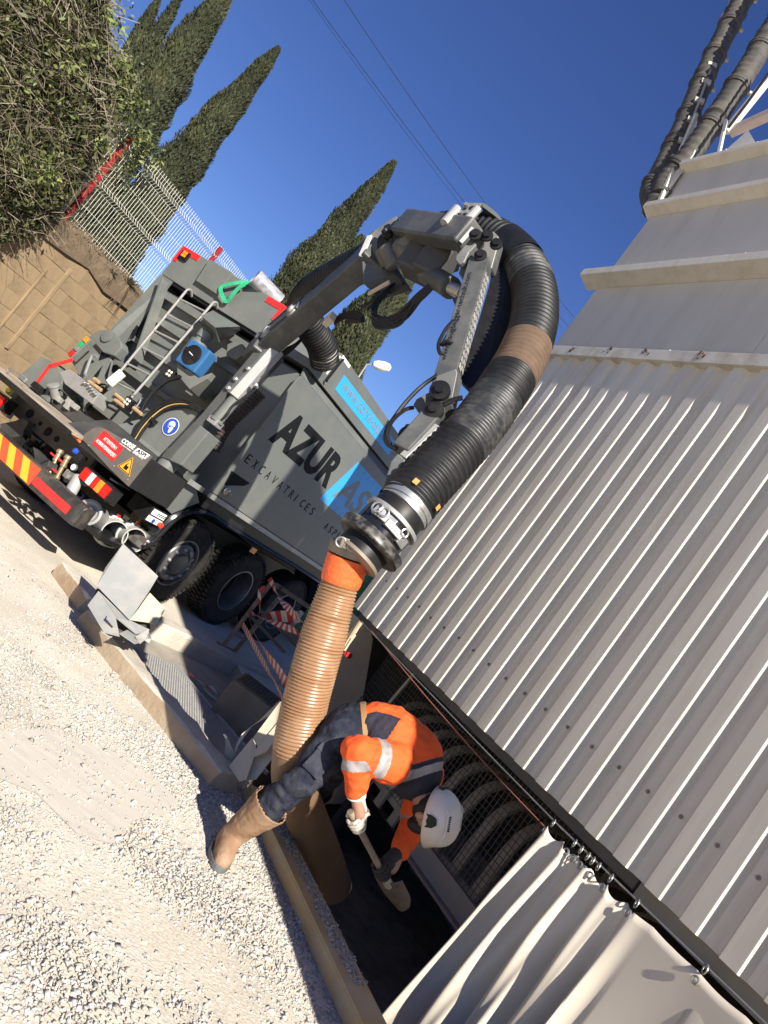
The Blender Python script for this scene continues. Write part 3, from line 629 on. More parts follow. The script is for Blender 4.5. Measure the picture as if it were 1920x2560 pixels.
for j in range(nv+1):
    for i in range(nu+1):
        s_ = i/nu; t_ = j/nv; vs.append(sw(4.73+s_*1.2, -.05-.03*t_-.035*math.exp(-((s_-.03-t_*.12)/.05)**2)*t_-.02*math.sin(s_*14)*t_, 1.09-.05*math.sin(math.pi*s_)*(1-t_)-1.5*t_)-q0)
mb.add(vs, [(j*(nu+1)+i, j*(nu+1)+i+1, (j+1)*(nu+1)+i+1, (j+1)*(nu+1)+i) for j in range(nv) for i in range(nu)], 0, True)
o = mb.build('canvas', CURT, cur2, sharp=60); so = o.modifiers.new('thickness', 'SOLIDIFY'); so.thickness = .002

# ------------------------------------------------------------------ things around the pit
def Kp(x, y): return (100+x*.3014, 1350+y*.3014)
def Qp(x, y): return (500+x*.2712, 1400+y*.2712)
def Cz(x, y): return (540+x*.1356, 1700+y*.1356)
def facets(name, label, cat, faces, m, th=.004, parts=None):
    """bent sheet metal: each facet a plate with thickness"""
    root = thing(name, label, cat, faces[0][1][0]); o0 = faces[0][1][0]
    for nm, pts, mm in faces:
        mb = MB(); P = [Vector(p)-o0 for p in pts]; n_ = Vector((0, 0, 0))
        for i in range(len(P)): n_ += P[i].cross(P[(i+1) % len(P)])
        n_ = n_.normalized()
        if n_.y > 0: n_ = -n_
        mb.prism(P, -n_*th); mb.build(nm, mm, root)
    return root
dC = lambda y: 5.02+(1850-y)/1460*.55
cp_ = lambda pts, off=0: [wY(*Cz(x, y), dC(y)+off) for x, y in pts]
facets('bent_plate', 'crumpled cream sheet metal plate between the gravel bank and the brown hose', 'metal plate', [
    ('plate_top', cp_([(1230, 390), (1240, 660), (770, 1225), (680, 1070), (1180, 400)]), BEIGE),
    ('plate_side', cp_([(1240, 665), (1330, 760), (1020, 1200), (920, 1330), (700, 1425), (720, 1290), (770, 1230)], -.02), BEIGE),
    ('plate_front', cp_([(665, 1065), (740, 1225), (715, 1330), (700, 1430), (560, 1830), (430, 1870), (240, 1590), (450, 1330)], -.01), BEIGE),
    ('plate_flange', cp_([(915, 1335), (1330, 770), (1400, 980), (740, 1830), (560, 1840), (700, 1430)], .05), BEIGE),
    ('plate_flap', cp_([(1180, 370), (1000, 645), (660, 850), (430, 1170), (330, 1390), (370, 1190), (470, 1000), (640, 860), (800, 740)], .18), BEIGE)], BEIGE)
facets('metal_shard', 'small dark steel shard sticking up at the end of the grated channel', 'metal scrap', [
    ('blade', [wY(*Cz(x, y), 5.3) for x, y in ((130, 1010), (205, 1040), (330, 1330), (300, 1500), (150, 1420), (180, 1100))], STEELD), ('tip', [wY(*Cz(x, y), 5.29) for x, y in ((128, 1005), (160, 1000), (210, 1050), (180, 1095))], WHITE)], STEELD)
sh = wpl
TP = lambda x, y, a=.28: wpl(x, y, sw(a, 0, 0), SW)
facets('chute_panel', 'tall tan sheet metal chute side in shade behind the brown hose', 'chute', [
    ('side_sheet', [TP(*p) for p in ((842, 1600), (925, 1572), (932, 1600), (905, 1760), (890, 2010), (700, 2010), (735, 1800), (780, 1660))], CHUTE),
    ('upper_sheet', [TP(*p) for p in ((874, 1528), (925, 1571), (842, 1599), (800, 1640), (820, 1560))], CHUTE)], CHUTE, .006)
facets('danger_sign', 'small red and white sign fixed on the tan chute beside the brown hose', 'sign', [
    ('red_field', [TP(x, y, .36) for x, y in ((851, 1624), (878, 1632), (882, 1640), (874, 1648), (862, 1640))], CLAD_RED),
    ('white_field', [TP(x, y, .362) for x, y in ((838, 1612), (851, 1622), (846, 1632), (828, 1630))], WHITE)], WHITE, .003)
s = MB(); a0 = Vector((.22, 8.15, 0)); s.box((a0.x-.25, a0.y-.02, .75), (a0.x+.45, a0.y+.6, 1.75)); s.build('green_cabinet', GREEN, bevel=.01); tag(bpy.data.objects['green_cabinet'], 'dark green sheet steel cabinet just behind the far corner of the corrugated wall', 'cabinet')
# dark concrete block in the shade with a mesh top
tb = thing('sump_block', 'dark box shaped concrete sump with a mesh top in shade left of the brown hose', 'sump', (0, 6.45, -.14))
f1 = [wY(*Qp(x, y), Y) for x, y, Y in ((305, 1100, 6.5), (470, 1130, 6.35), (420, 1560, 6.1), (300, 1330, 6.3))]
cA, cB = wz(583, 1698, .22), wz(650, 1750, .22); ay_ = (cA-cB); ay_ = ay_.normalized()*max(.45, ay_.length); ax_ = Vector((ay_.y, -ay_.x, 0)).normalized()*.6; ax_ = ax_ if ax_.x > 0 else -ax_
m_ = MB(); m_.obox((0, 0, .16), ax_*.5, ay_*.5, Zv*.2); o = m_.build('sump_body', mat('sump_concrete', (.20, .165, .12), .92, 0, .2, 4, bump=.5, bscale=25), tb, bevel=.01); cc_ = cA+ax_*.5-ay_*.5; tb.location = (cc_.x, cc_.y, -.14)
m_ = MB()
for i in range(12): m_.beam(ax_*(-.42+i*.076)-ay_*.42+Zv*.366, ax_*(-.42+i*.076)+ay_*.42+Zv*.366, .008, .01); m_.beam(-ax_*.42+ay_*(-.42+i*.076)+Zv*.374, ax_*.42+ay_*(-.42+i*.076)+Zv*.374, .008, .01)
stuff(m_.build('mesh_top', MATS['dark_wire'], tb))
# pale grey hinged box standing open on the kerb
gd = lambda pts: [wY(*Kp(x, y), Y) for x, y, Y in pts]
facets('open_metal_box', 'pale grey sheet metal box with its lid open standing on the kerb', 'metal box', [
    ('lid', gd([(690, 30, 6.18), (980, 300, 6.10), (890, 450, 6.0), (742, 662, 5.82), (470, 380, 5.92), (545, 225, 6.05)]), BOXG),
    ('left_panel', gd([(485, 422, 5.90), (395, 540, 5.80), (530, 768, 5.62), (660, 800, 5.62), (628, 640, 5.74)]), BOXG),
    ('inner_panel', gd([(487, 424, 5.93), (742, 664, 5.84), (915, 745, 5.95), (800, 780, 5.8), (628, 640, 5.76)]), BOXG),
    ('tray_top', gd([(912, 438, 6.14), (1042, 572, 6.2), (1000, 640, 6.12), (830, 552, 5.98)]), BEIGE),
    ('tray_front', gd([(832, 552, 5.97), (1000, 640, 6.11), (976, 696, 6.03), (745, 662, 5.83)]), BEIGE),
    ('box_back', gd([(470, 400, 6.1), (900, 470, 6.25), (915, 745, 6.0), (640, 800, 5.8), (420, 560, 5.95)]), DARKIN),
    ('bottom_plate', gd([(660, 772, 5.66), (760, 730, 5.9), (840, 845, 5.75), (790, 860, 5.66)]), BOXG),
    ('hasp', gd([(575, 615, 5.7), (628, 690, 5.67), (610, 722, 5.64), (548, 650, 5.67)]), STEELM),
    ('bracket', gd([(790, 800, 5.74), (900, 735, 5.86), (905, 770, 5.84), (925, 815, 5.8), (905, 855, 5.78), (868, 830, 5.78), (830, 862, 5.72)]), STEELD),
    ('foot', gd([(500, 745, 5.62), (570, 795, 5.6), (600, 800, 5.6), (580, 815, 5.59), (510, 770, 5.61)]), STEELD)], BOXG, .006)
# trestle frame and barrier tape
tr_ = thing('steel_trestle', 'rusty steel trestle frame wound with barrier tape beside the lorry wheel', 'trestle', wY(*Qp(215, 790), 8.9)); t0 = tr_.location.copy()
FR = mat('trestle_steel', (.20, .15, .11), .7, .1, .25, 10)
for p, q, w_, d1, d2 in (((655, 215), (215, 790), .05, 9.0, 8.9), ((745, 330), (250, 930), .05, 9.5, 9.3), ((440, 490), (780, 850), .035, 9.0, 9.1), ((730, 250), (1000, 430), .05, 9.4, 9.2), ((655, 215), (740, 250), .05, 9.0, 9.4), ((560, 470), (1000, 900), .03, 9.2, 9.2), ((300, 670), (420, 740), .03, 8.95, 9.4)):
    m_ = MB(); m_.beam(wY(*Qp(*p), d1)-t0, wY(*Qp(*q), d2)-t0, w_, w_); m_.build('frame_bar', FR, tr_)
m_ = MB(); m_.beam(wY(*Qp(170, 770), 8.85)-t0, wY(*Qp(330, 850), 9.1)-t0, .08, .012); m_.build('foot_plate', FR, tr_)
TAPE_R = mat('tape_red', (.50, .045, .03), .5, 0, .1, 20); TAPE_W = mat('tape_white', (.62, .58, .54), .5, 0, .1, 20)
def tape(label, P, wd, seg=.055, tw0=0.0, tw1=2.0):
    P = resample(spline(P, 14), seg); mb = MB(); n = len(P); vs = []; o0 = P[0]
    for i in range(n):
        d = (P[min(i+1, n-1)]-P[max(i-1, 0)]).normalized(); s_ = d.cross(Vector((0, 1, 0))).normalized(); q = Quaternion(d, tw0+(tw1-tw0)*i/max(1, n-1)); s_ = q @ s_
        vs += [P[i]-o0+s_*wd/2+d*.02, P[i]-o0-s_*wd/2-d*.02]
    for i in range(n-1): mb.add([vs[2*i], vs[2*i+1], vs[2*i+3], vs[2*i+2]], [(0, 1, 2, 3)], (i//1) % 2)
    o = mb.build('barrier_tape', [TAPE_R, TAPE_W]); o.location = o0; so = o.modifiers.new('thickness', 'SOLIDIFY'); so.thickness = .0015
    return tag(o, label, 'barrier tape', 'red and white barrier tapes')
tape('barrier tape running from the trestle foot down to the bent cream plate', [wY(*Qp(390, 590), 8.9), wY(*Qp(600, 970), 7.0), wY(*Qp(690, 1130), 6.2), wY(*Qp(770, 1300), 5.55)], .075, .075, .2, .5)
tape('barrier tape slanting from the top of the trestle to the brown hose', [wY(*Qp(640, 170), 8.95), wY(*Qp(735, 350), 8.4), wY(*Qp(850, 480), 7.6), wY(*Qp(960, 580), 7.0)], .07, .09, .3, 4.4)
tape('sagging middle barrier tape from the trestle leg to the hose', [wY(*Qp(450, 480), 8.9), wY(*Qp(560, 530), 8.6), wY(*Qp(740, 600), 8.0), wY(*Qp(920, 670), 7.4)], .065, .085, .6, 3.6)
tape('wide flat barrier tape stretched level behind the hose', [wY(*Qp(630, 545), 8.8), wY(*Qp(720, 520), 8.5), wY(*Qp(940, 530), 8.0)], .13, .14, .1, .3)
tape('twisted barrier tape hanging from the trestle beside the long one', [wY(*Qp(440, 500), 8.85), wY(*Qp(500, 670), 8.2), wY(*Qp(610, 860), 7.0), wY(*Qp(720, 1010), 6.4), wY(*Qp(800, 1170), 5.9)], .085, .085, 1.2, .2)
tape('short barrier tape looped round the trestle upright', [wY(*Qp(600, 260), 8.93), wY(*Qp(545, 300), 8.9), wY(*Qp(550, 400), 8.9), wY(*Qp(545, 500), 8.9)], .07, .08, .2, 1.6)
tape('scrap of barrier tape lying across the grated channel', [wz(*Kp(1236, 1105), -.09), wz(*Kp(1310, 1160), -.08), wz(*Kp(1390, 1225), -.07), wz(*Kp(1475, 1250), -.09)], .085, .11, 1.2, 1.7)
m_ = MB(); m_.tube(spline([wz(*Kp(1360, 1230), -.1), wz(*Kp(1430, 1300), -.1), wz(*Kp(1520, 1350), -.1), wz(*Kp(1640, 1380), -.1)], 6), .008, 6); tag(m_.build('rope_end', TAPE_W), 'frayed pale rope end lying in the shaded channel', 'rope')

# ================================================================== SUCTION HOSE
hp = spline([wY(872, 1395, 4.18), wY(846, 1470, 4.2), wY(800, 1620, 4.22), wY(760, 1770, 4.26), wY(737, 1890, 4.30), wY(737, 1960, 4.42), wY(765, 2040, 4.72), wY(800, 2120, 5.1), wY(835, 2220, 5.35)], 30)
hp = resample(hp, .0045)
sh_ = thing('suction_hose', 'translucent brown ribbed suction hose hanging from the boom into the pit', 'suction hose', hp[0]); h0 = hp[0]
n = len(hp); rr = []
for i in range(n):
    s_ = i*.0045; base = .096+.029*min(1, max(0, (s_-.09)/.35)); base -= .012*max(0, 1-abs(s_-.105)/.04) if s_ < .16 else 0
    rr.append(base+.0042*math.sin(2*math.pi*s_/.0185))
k1 = int(1.10/.0045); k0 = int(.10/.0045)
m_ = MB(); m_.tube([p-h0 for p in hp[k0:k1]], rr[k0:k1], 28, caps=False); m_.build('ribbed_tube', BROWN, sh_, sharp=80)
m_ = MB(); m_.tube([p-h0 for p in hp[k1-3::8]], [.124]*len(hp[k1-3::8]), 24); m_.build('plain_tube', mat('tan_pipe', (.17, .105, .06), .5, 0, .08, 4, dirt=(.16, .12, .08), dirt_amt=.5), sh_)
tp = hp[0:k0+14]; m_ = MB(); m_.tube([p-h0 for p in tp[::3]], [.119-.012*(i/len(tp[::3]))**2+.0012*math.sin(i*2.2) for i in range(len(tp[::3]))], 28); m_.build('tape_wrap', ORANGET, sh_)
axd = (hp[6]-hp[0]).normalized()
m_ = MB(); m_.lathe([(.118, -.075), (.126, -.07), (.126, -.015), (.116, -.01)], (0, 0, 0), axd, 28); m_.build('hose_collar', mat('olive_collar', (.17, .15, .115), .5, .2, .15, 15, dirt=DUST, dirt_amt=.5), sh_)
side_ = (wY(850, 1395, 4.05)-wY(872, 1395, 4.18)).normalized()
tang = axd.cross(Vector((0, -1, .2))).normalized()
q = wY(868, 1360, 4.02)-h0
m_ = MB(); m_.obox(q, axd*.028, tang*.035, axd.cross(tang)*.012); m_.build('clamp_buckle', MATS['olive_collar'], sh_, bevel=.004)
for dx in (-.03, .035):
    m_ = MB(); m_.tube(ring_pts(q+tang*dx+axd.cross(tang)*-.012, axd.cross(tang)*1+axd*.1, .026, 12), .005, 6, closed=True); m_.build('clamp_ring', STEEL, sh_)

# ================================================================== VACUUM EXCAVATOR LORRY
truck = thing('vacuum_truck', 'grey vacuum excavator lorry with ladder, red marked top box and suction boom', 'truck', TO, -TYAW)
def part(name, mb, m, parent=truck, bevel=0, label=None, sharp=35): return mb.build(name, m, parent, bevel, label, sharp)
def Ap(x, y): return (x*.2486, 900+y*.2486)
def C3(x, y): return (150+x*.2411, 600+y*.2411)
def R4(x, y): return (400+x*.2261, 700+y*.2261)
def R2(x, y): return (600+x*.5425, 450+y*.5425)
def R5(x, y): return (680+x*.3737, 500+y*.3737)
def R6(x, y): return (850+x*.2939, 800+y*.2939)
def Bp(x, y): return (350+x*.3315, 1150+y*.3315)
X_, Y_, Z_ = Vector((1, 0, 0)), Vector((0, 1, 0)), Vector((0, 0, 1))
# chassis
for x in (-.42, .42): m_ = MB(); m_.box((x-.04, -1.15, .72), (x+.04, 7.6, 1.0)); part('chassis_rail', m_, BLACK)
for y in (1.0, 3.0): m_ = MB(); m_.box((-.38, y, .75), (.38, y+.1, .95)); part('chassis_crossbar', m_, BLACK)
m_ = MB(); m_.box((-.95, -1.22, .76), (.52, -1.17, 1.04)); part('rear_crossmember', m_, DGREY, bevel=.006)
for x, y, r in ((300, 540, .052), (485, 720, .05), (570, 795, .034), (405, 640, .025), (350, 655, .012), (440, 740, .012)):
    p = tR(*Ap(x, y), -1.221); m_ = MB(); m_.lathe([(r, 0), (r, .004)], p-Y_*.004, Y_, 16); part('frame_hole', m_, INK)
m_ = MB(); m_.prism([tR(*Ap(x, y), -1.3) for x, y in ((0, 640), (150, 610), (220, 580), (290, 620), (240, 700), (230, 760), (0, 800))], Y_*.12); part('tow_bracket', m_, DGREY, bevel=.006)
m_ = MB(); m_.prism([tR(*Ap(x, y), -1.45) for x, y in ((330, 870), (360, 1060), (470, 1000))], Y_*.1); part('underrun_bracket', m_, DGREY, bevel=.004)
m_ = MB(); m_.prism([tR(*Ap(x, y), -1.5) for x, y in ((350, 1075), (500, 1010), (480, 1070), (380, 1130))], Y_*.2); part('underrun_bracket', m_, DGREY, bevel=.004)
m_ = MB(); m_.beam(tR(*Ap(180, 880), -1.4), tR(*Ap(250, 780), -1.25), .05, .06); part('underrun_bracket', m_, BLACK)
m_ = MB(); m_.box((-1.2, -1.1, .45), (1.2, 7.0, .7)); part('axle_shadow_pan', m_, BLACK) if False else None
# bumper, chevrons
bmp = MB(); bmp.prism([(-1.25, -1.75, .44), (1.20, -1.75, .42), (1.25, -1.70, .45), (1.25, -1.62, .60), (1.22, -1.60, .63), (-1.25, -1.60, .63), (-1.25, -1.62, .60)], (0, .0, 0)) if False else None
bmp = MB(); bmp.prism([(-1.26, -1.75, .43), (-1.26, -1.75, .60), (-1.26, -1.72, .635), (-1.26, -1.60, .635), (-1.26, -1.60, .43)], (2.46, 0, 0)); bmp.prism([(1.20, -1.75, .43), (1.20, -1.75, .60), (1.20, -1.72, .635), (1.20, -1.60, .635), (1.20, -1.60, .43)], (.06, .03, 0))
bumper = part('bumper', bmp, mat('bumper_black', (.028, .026, .025), .45, 0, .15, 6, dirt=DUST, dirt_amt=.2, dscale=4), bevel=.008)
pl = MB(); pl.box((-.72, -1.757, .445), (.585, -1.751, .625)); part('chevron_board', pl, ORG, bumper)
x = -.66
while x < .5:
    lo_, hi_ = .447, .623; sft = (hi_-lo_)*.80
    m_ = MB(); m_.prism([(x, -1.7575, hi_), (x+.115, -1.7575, hi_), (x+.115+sft, -1.7575, lo_), (x+sft, -1.7575, lo_)] if x+.115+sft < .585 else [(x, -1.7575, hi_), (min(x+.115, .585), -1.7575, hi_), (.585, -1.7575, hi_-(.585-x-.115)/.80 if x+.115 < .585 else hi_), (.585, -1.7575, max(lo_, hi_-(.585-x)/.80)), (x+sft if x+sft < .585 else .585, -1.7575, lo_ if x+sft < .585 else hi_-(.585-x)/.80)], (0, -.0015, 0)); part('chevron_stripe', m_, YEL, bumper); x += .24
m_ = MB(); m_.box((.60, -1.7545, .475), (1.15, -1.751, .555)); part('reflector_strip', m_, RED, bumper)
# tail lights
def tail_light(x0):
    m_ = MB(); m_.box((x0-.02, -1.45, .735), (x0+.43, -1.30, .885)); tlh = part('tail_light', m_, BLACKG, bevel=.012)
    for k, (a, b2, mm) in enumerate(((0, .10, REDL), (.105, .17, WHITEL), (.175, .235, REDL), (.24, .31, AMBER), (.315, .41, REDL))):
        m_ = MB(); m_.box((x0+a, -1.475, .75), (x0+b2, -1.445, .87)); part('lens', m_, mm, tlh, bevel=.01)
tail_light(.715); tail_light(-1.12)
# deck with dusty lip
m_ = MB(); m_.box((-1.25, -1.62, 1.035), (.45, -.95, 1.075)); part('deck_plate', m_, mat('dusty_deck', (.30, .255, .20), .8, 0, .25, 4, dirt=(.12, .11, .1), dirt_amt=.4), bevel=.004)
m_ = MB(); m_.box((-1.25, -1.64, 1.0), (.45, -1.60, 1.06)); part('deck_lip', m_, BLACK, bevel=.004)
m_ = MB(); h_ = [tR(*Ap(x, y), -1.5) for x, y in ((80, 130), (100, 95), (260, 180), (240, 220))]; m_.tube(spline(h_, 5), .012, 6); part('grab_handle', m_, STEEL)
p = tR(*Ap(760, 757), -1.5); m_ = MB(); m_.lathe([(.0, -.02), (.028, -.015), (.03, .0), (.022, .015), (.012, .08)], p, (.5, .5, -.3), 12); part('marker_stub', m_, mat('orange_plastic', (.75, .14, .03), .5))
# warning cabinet
wc = MB(); wc.prism([(.43, -1.44, .98), (.43, -1.44, 1.16), (.52, -1.44, 1.24), (1.245, -1.44, 1.315), (1.245, -1.44, .98)], (0, .66, 0)); cabn = part('warning_cabinet', wc, TARP, bevel=.006)
outl = [(.425, 1.065), (.44, 1.13), (.475, 1.20), (.53, 1.245), (.60, 1.265), (.68, 1.275), (1.255, 1.337), (1.252, .984), (.95, 1.0), (.425, 1.05)]
m_ = MB(); m_.prism([(x, -1.455, z) for x, z in outl], (0, .012, 0)); part('warning_plate', m_, PLATEG, cabn)
m_ = MB(); m_.prism([(.585, -1.4585, 1.078), (.935, -1.4585, 1.069), (.93, -1.4585, 1.238), (.594, -1.4585, 1.25)], (0, -.001, 0)); part('red_sign', m_, REDS, cabn)
text('sign_text', 'ATTENTION !', (.665, -1.461, 1.172), (1, 0, -.03), Z_, .036, WHITE, cabn, .20)
text('sign_text', 'AU BRAS HYDRAULIQUE !', (.605, -1.461, 1.112), (1, 0, -.03), Z_, .036, WHITE, cabn, .31)
text('company_name', 'CORSE', (.855, -1.459, 1.262), (1, 0, .075), Z_, .046, WHITE, cabn, .18, bold=.03)
m_ = MB(); m_.prism([(1.05, -1.4585, 1.262), (1.215, -1.4585, 1.276), (1.235, -1.4585, 1.336), (1.065, -1.4585, 1.318)], (0, -.001, 0)); part('name_panel', m_, WHITE, cabn)
text('company_name', 'ASPI', (1.07, -1.461, 1.277), (1, 0, .075), Z_, .038, INK, cabn, .135, bold=.02, shear=.15)
text('company_tagline', 'EXCAVATRICES - ASPIRATRICES', (.855, -1.459, 1.238), (1, 0, .06), Z_, .012, WHITE, cabn, .34)
tri = [(1.092, 1.222), (1.003, 1.064), (1.20, 1.060)]; cx, cz = sum(a for a, _ in tri)/3, sum(b for _, b in tri)/3
m_ = MB(); m_.prism([(x, -1.4585, z) for x, z in tri], (0, -.001, 0)); part('warning_triangle', m_, mat('sign_orange', (.80, .36, .03), .45), cabn)
for i in range(3):
    a = tri[i]; b2 = tri[(i+1) % 3]; q = lambda p, k: (cx+(p[0]-cx)*k, -1.4605, cz+(p[1]-cz)*k)
    m_ = MB(); m_.prism([q(a, .90), q(b2, .90), q(b2, .76), q(a, .76)], (0, -.0008, 0)); part('triangle_border', m_, INK, cabn)
m_ = MB(); m_.box((1.075, -1.4615, 1.085), (1.125, -1.4603, 1.125)); m_.prism([(1.075, -1.4603, 1.12), (1.09, -1.4603, 1.155), (1.097, -1.4603, 1.152), (1.09, -1.4603, 1.115)], (0, -.001, 0)); part('hand_symbol', m_, INK, cabn)
for x, z in ((.56, 1.04), (.97, 1.045), (1.2, 1.03), (.99, 1.245)):
    m_ = MB(); m_.lathe([(.009, 0), (.007, .004)], (x, -1.456, z), -Y_, 8); part('bolt', m_, STEEL, cabn)
# dark sloped cover and grey cover behind the cabinet
m_ = MB(); m_.prism([(.10, -1.40, 1.075), (.10, -.98, 1.34), (.10, -.85, 1.34), (.10, -.85, 1.075)], (1.12, 0, .0)); part('sloped_cover', m_, DGREY, bevel=.006)
m_ = MB(); m_.prism([(.22, -.97, 1.345), (.22, -.78, 1.52), (.22, -.62, 1.52), (.22, -.62, 1.08)], (.82, 0, 0)); part('side_cover', m_, GREY, bevel=.006)
# left control cabinet with red edge tape and light bar
lc = MB(); lp = [tR(*Ap(x, y), -1.1) for x, y in ((85, 960), (130, 900))]
lc.prism([(-1.20, -1.12, 1.08), (-1.16, -1.12, 1.24), (-1.12, -1.12, 1.42), (-.86, -1.12, 1.47), (-.62, -1.12, 1.36), (-.62, -1.12, 1.08)], (0, .5, 0)); lcab = part('control_cabinet', lc, GREY, bevel=.008)
def strip3(P, wd, m, name, parent, off):
    for a, b2 in zip(P, P[1:]):
        d = (b2-a).normalized(); n2 = Vector((d.z, 0, -d.x)); m2 = MB(); m2.prism([a, b2+d*wd*.2, b2+d*wd*.2+n2*wd, a+n2*wd], off); part(name, m2, m, parent)
strip3([tR(*Ap(365, 212), -1.125), tR(*Ap(490, 45), -1.125), tR(*C3(125, 1225), -1.125)], .05, RED, 'red_edge_tape', lcab, (0, -.002, 0))
m_ = MB(); m_.prism([tR(*Ap(x, y), -1.2) for x, y in ((300, 250), (345, 208), (415, 270), (380, 318))], Y_*.1); part('rubber_buffer', m_, BLACK, lcab, bevel=.004)
lb = [tR(*C3(x, y), -.95) for x, y in ((120, 1225), (330, 1030))]
lbar = MB(); lbar.beam(lb[0], lb[1], .09, .085, Y_); lbo = part('side_light_bar', lbar, GREY, bevel=.006)
for k, mm in ((.14, REDL), (.42, STEEL), (.62, mat('green_lens', (.02, .3, .12), .2)), (.86, AMBER)):
    c = lb[0].lerp(lb[1], k); m_ = MB(); d = (lb[1]-lb[0]).normalized(); m_.obox(c-Y_*.05, d*.032, d.cross(Y_)*.03, Y_*.012); part('lamp', m_, mm, lbo, bevel=.006)
cy = [tR(*C3(x, y), -.85) for x, y in ((300, 1000), (410, 930), (500, 930), (560, 960), (630, 1050), (640, 1110), (560, 1200), (440, 1160))]
m_ = MB(); m_.prism(cy, Y_*.14); part('pivot_lug', m_, GREY, bevel=.012)
m_ = MB(); c = tR(*C3(490, 1000), -.856); m_.lathe([(.075, 0), (.075, .015), (.06, .018)], c, -Y_, 20); part('pivot_pin', m_, GREY)
br = [tR(*C3(x, y), -.8) for x, y in ((300, 1010), (540, 1190), (470, 1490), (300, 1480), (210, 1420), (120, 1260))]
m_ = MB(); m_.prism(br, Y_*.05); part('support_plate', m_, GREY, bevel=.005)
for tri_ in (((440, 1130), (540, 1200), (400, 1250)), ((440, 1300), (390, 1420), (340, 1420)), ((530, 1260), (480, 1480), (465, 1400))):
    m_ = MB(); m_.prism([tR(*C3(x, y), -.806) for x, y in tri_], Y_*.004); part('cutout', m_, INK)
m_ = MB(); m_.tube(spline([tR(*C3(x, y), -.88) for x, y in ((270, 1400), (262, 1380), (320, 1220), (345, 1195), (385, 1205))], 5), .017, 8); part('grab_handle', m_, STEEL)
# valve block, levers, knobs, hydraulic filter
m_ = MB(); m_.prism([tR(*Ap(x, y), -1.12) for x, y in ((600, 120), (700, 90), (1000, 330), (920, 440), (650, 240))], Y_*.2); part('valve_bench', m_, STEELM, bevel=.006)
for x, y in ((885, 245), (905, 275), (925, 300), (945, 330), (965, 350), (850, 235)):
    m_ = MB(); p = tR(*Ap(x, y), -1.14); m_.lathe([(.013, 0), (.017, .006), (.017, .016), (.008, .022)], p, -Y_+Z_*.6, 10); part('push_knob', m_, STEEL)
for a, b2 in (((890, 215), (1020, 305)), ((940, 185), (1000, 228)), ((1160, 345), (1260, 425)), ((1340, 480), (1425, 550)), ((1150, 400), (1250, 470))):
    m_ = MB(); m_.tube([tR(*Ap(*a), -1.02), tR(*Ap(*b2), -1.02)], .021, 10); part('lever_grip', m_, WOOD, bevel=.006)
m_ = MB(); m_.lathe([(.05, -.1), (.05, .02), (.062, .03), (.062, .05), (.03, .055)], tR(*Ap(545, 290), -1.15), (-.2, -.7, .6), 16); part('hydraulic_filter', m_, STEELM)
m_ = MB(); m_.box((-.62, -1.05, 1.08), (.12, -.75, 1.22)); part('valve_block', m_, DGREY, bevel=.01)
rp = random.Random(4)
for k in range(7):
    a = tR(*Ap(560+rp.uniform(-60, 280), 380+rp.uniform(-60, 90)), -1.06); b2 = a+Vector((rp.uniform(-.2, .2), rp.uniform(-.05, .15), rp.uniform(-.15, .1)))
    m_ = MB(); m_.tube(spline([a, a.lerp(b2, .5)+Vector((0, -.06, .05)), b2], 6), .011, 6); part('hydraulic_line', m_, BLACK)
for x, y in ((600, 400), (700, 420), (760, 470), (680, 470)):
    p = tR(*Ap(x, y), -1.07); m_ = MB(); m_.obox(p, X_*.035, Y_*.03, Z_*.028); part('valve_section', m_, STEELD, bevel=.005)
m_ = MB(); p = tR(*Ap(1160, 190), -1.0); q = tR(*Ap(1225, 110), -.95); m_.beam(tR(*Ap(1095, 240), -1.0), tR(*Ap(1235, 125), -.98), .10, .05, Y_); part('white_cover', m_, mat('white_plastic', (.62, .62, .6), .5), bevel=.008)
m_ = MB(); m_.prism([tR(*C3(x, y), -1.0) for x, y in ((500, 1560), (560, 1530), (600, 1600), (520, 1680), (400, 1640))], Y_*.1); part('lever_housing', m_, GREY, bevel=.006)
def work_lamp(px, Y, ax):
    p = tR(*px, Y); m_ = MB(); m_.obox(p, X_*.055, Y_*.03, Z_*.055); l_ = part('work_lamp', m_, BLACK, bevel=.006)
    for dx in (-.02, .02):
        for dz in (-.02, .02): m_ = MB(); m_.lathe([(.016, 0), (.014, .004)], p+X_*dx+Z_*dz-Y_*.031, -Y_, 10); part('led', m_, WHITEL, l_)
work_lamp(C3(1148, 1395), -.75, None); work_lamp(C3(715, 1690), -1.0, None)
m_ = MB(); m_.tube(spline([tR(*C3(x, y), -1.0) for x, y in ((740, 1600), (830, 1640), (815, 1700), (730, 1800))], 5), .009, 6); part('lever_guard', m_, STEEL)
for k in range(5):
    P = [tR(*C3(x+rp.uniform(-12, 12), y+rp.uniform(-14, 14)), -.8-.03*k) for x, y in ((1250, 1420), (1130, 1450), (1030, 1520), (960, 1600), (880, 1720), (830, 1800))]
    m_ = MB(); m_.tube(spline(P, 5), .014, 6); part('cable_loop', m_, BLACK)
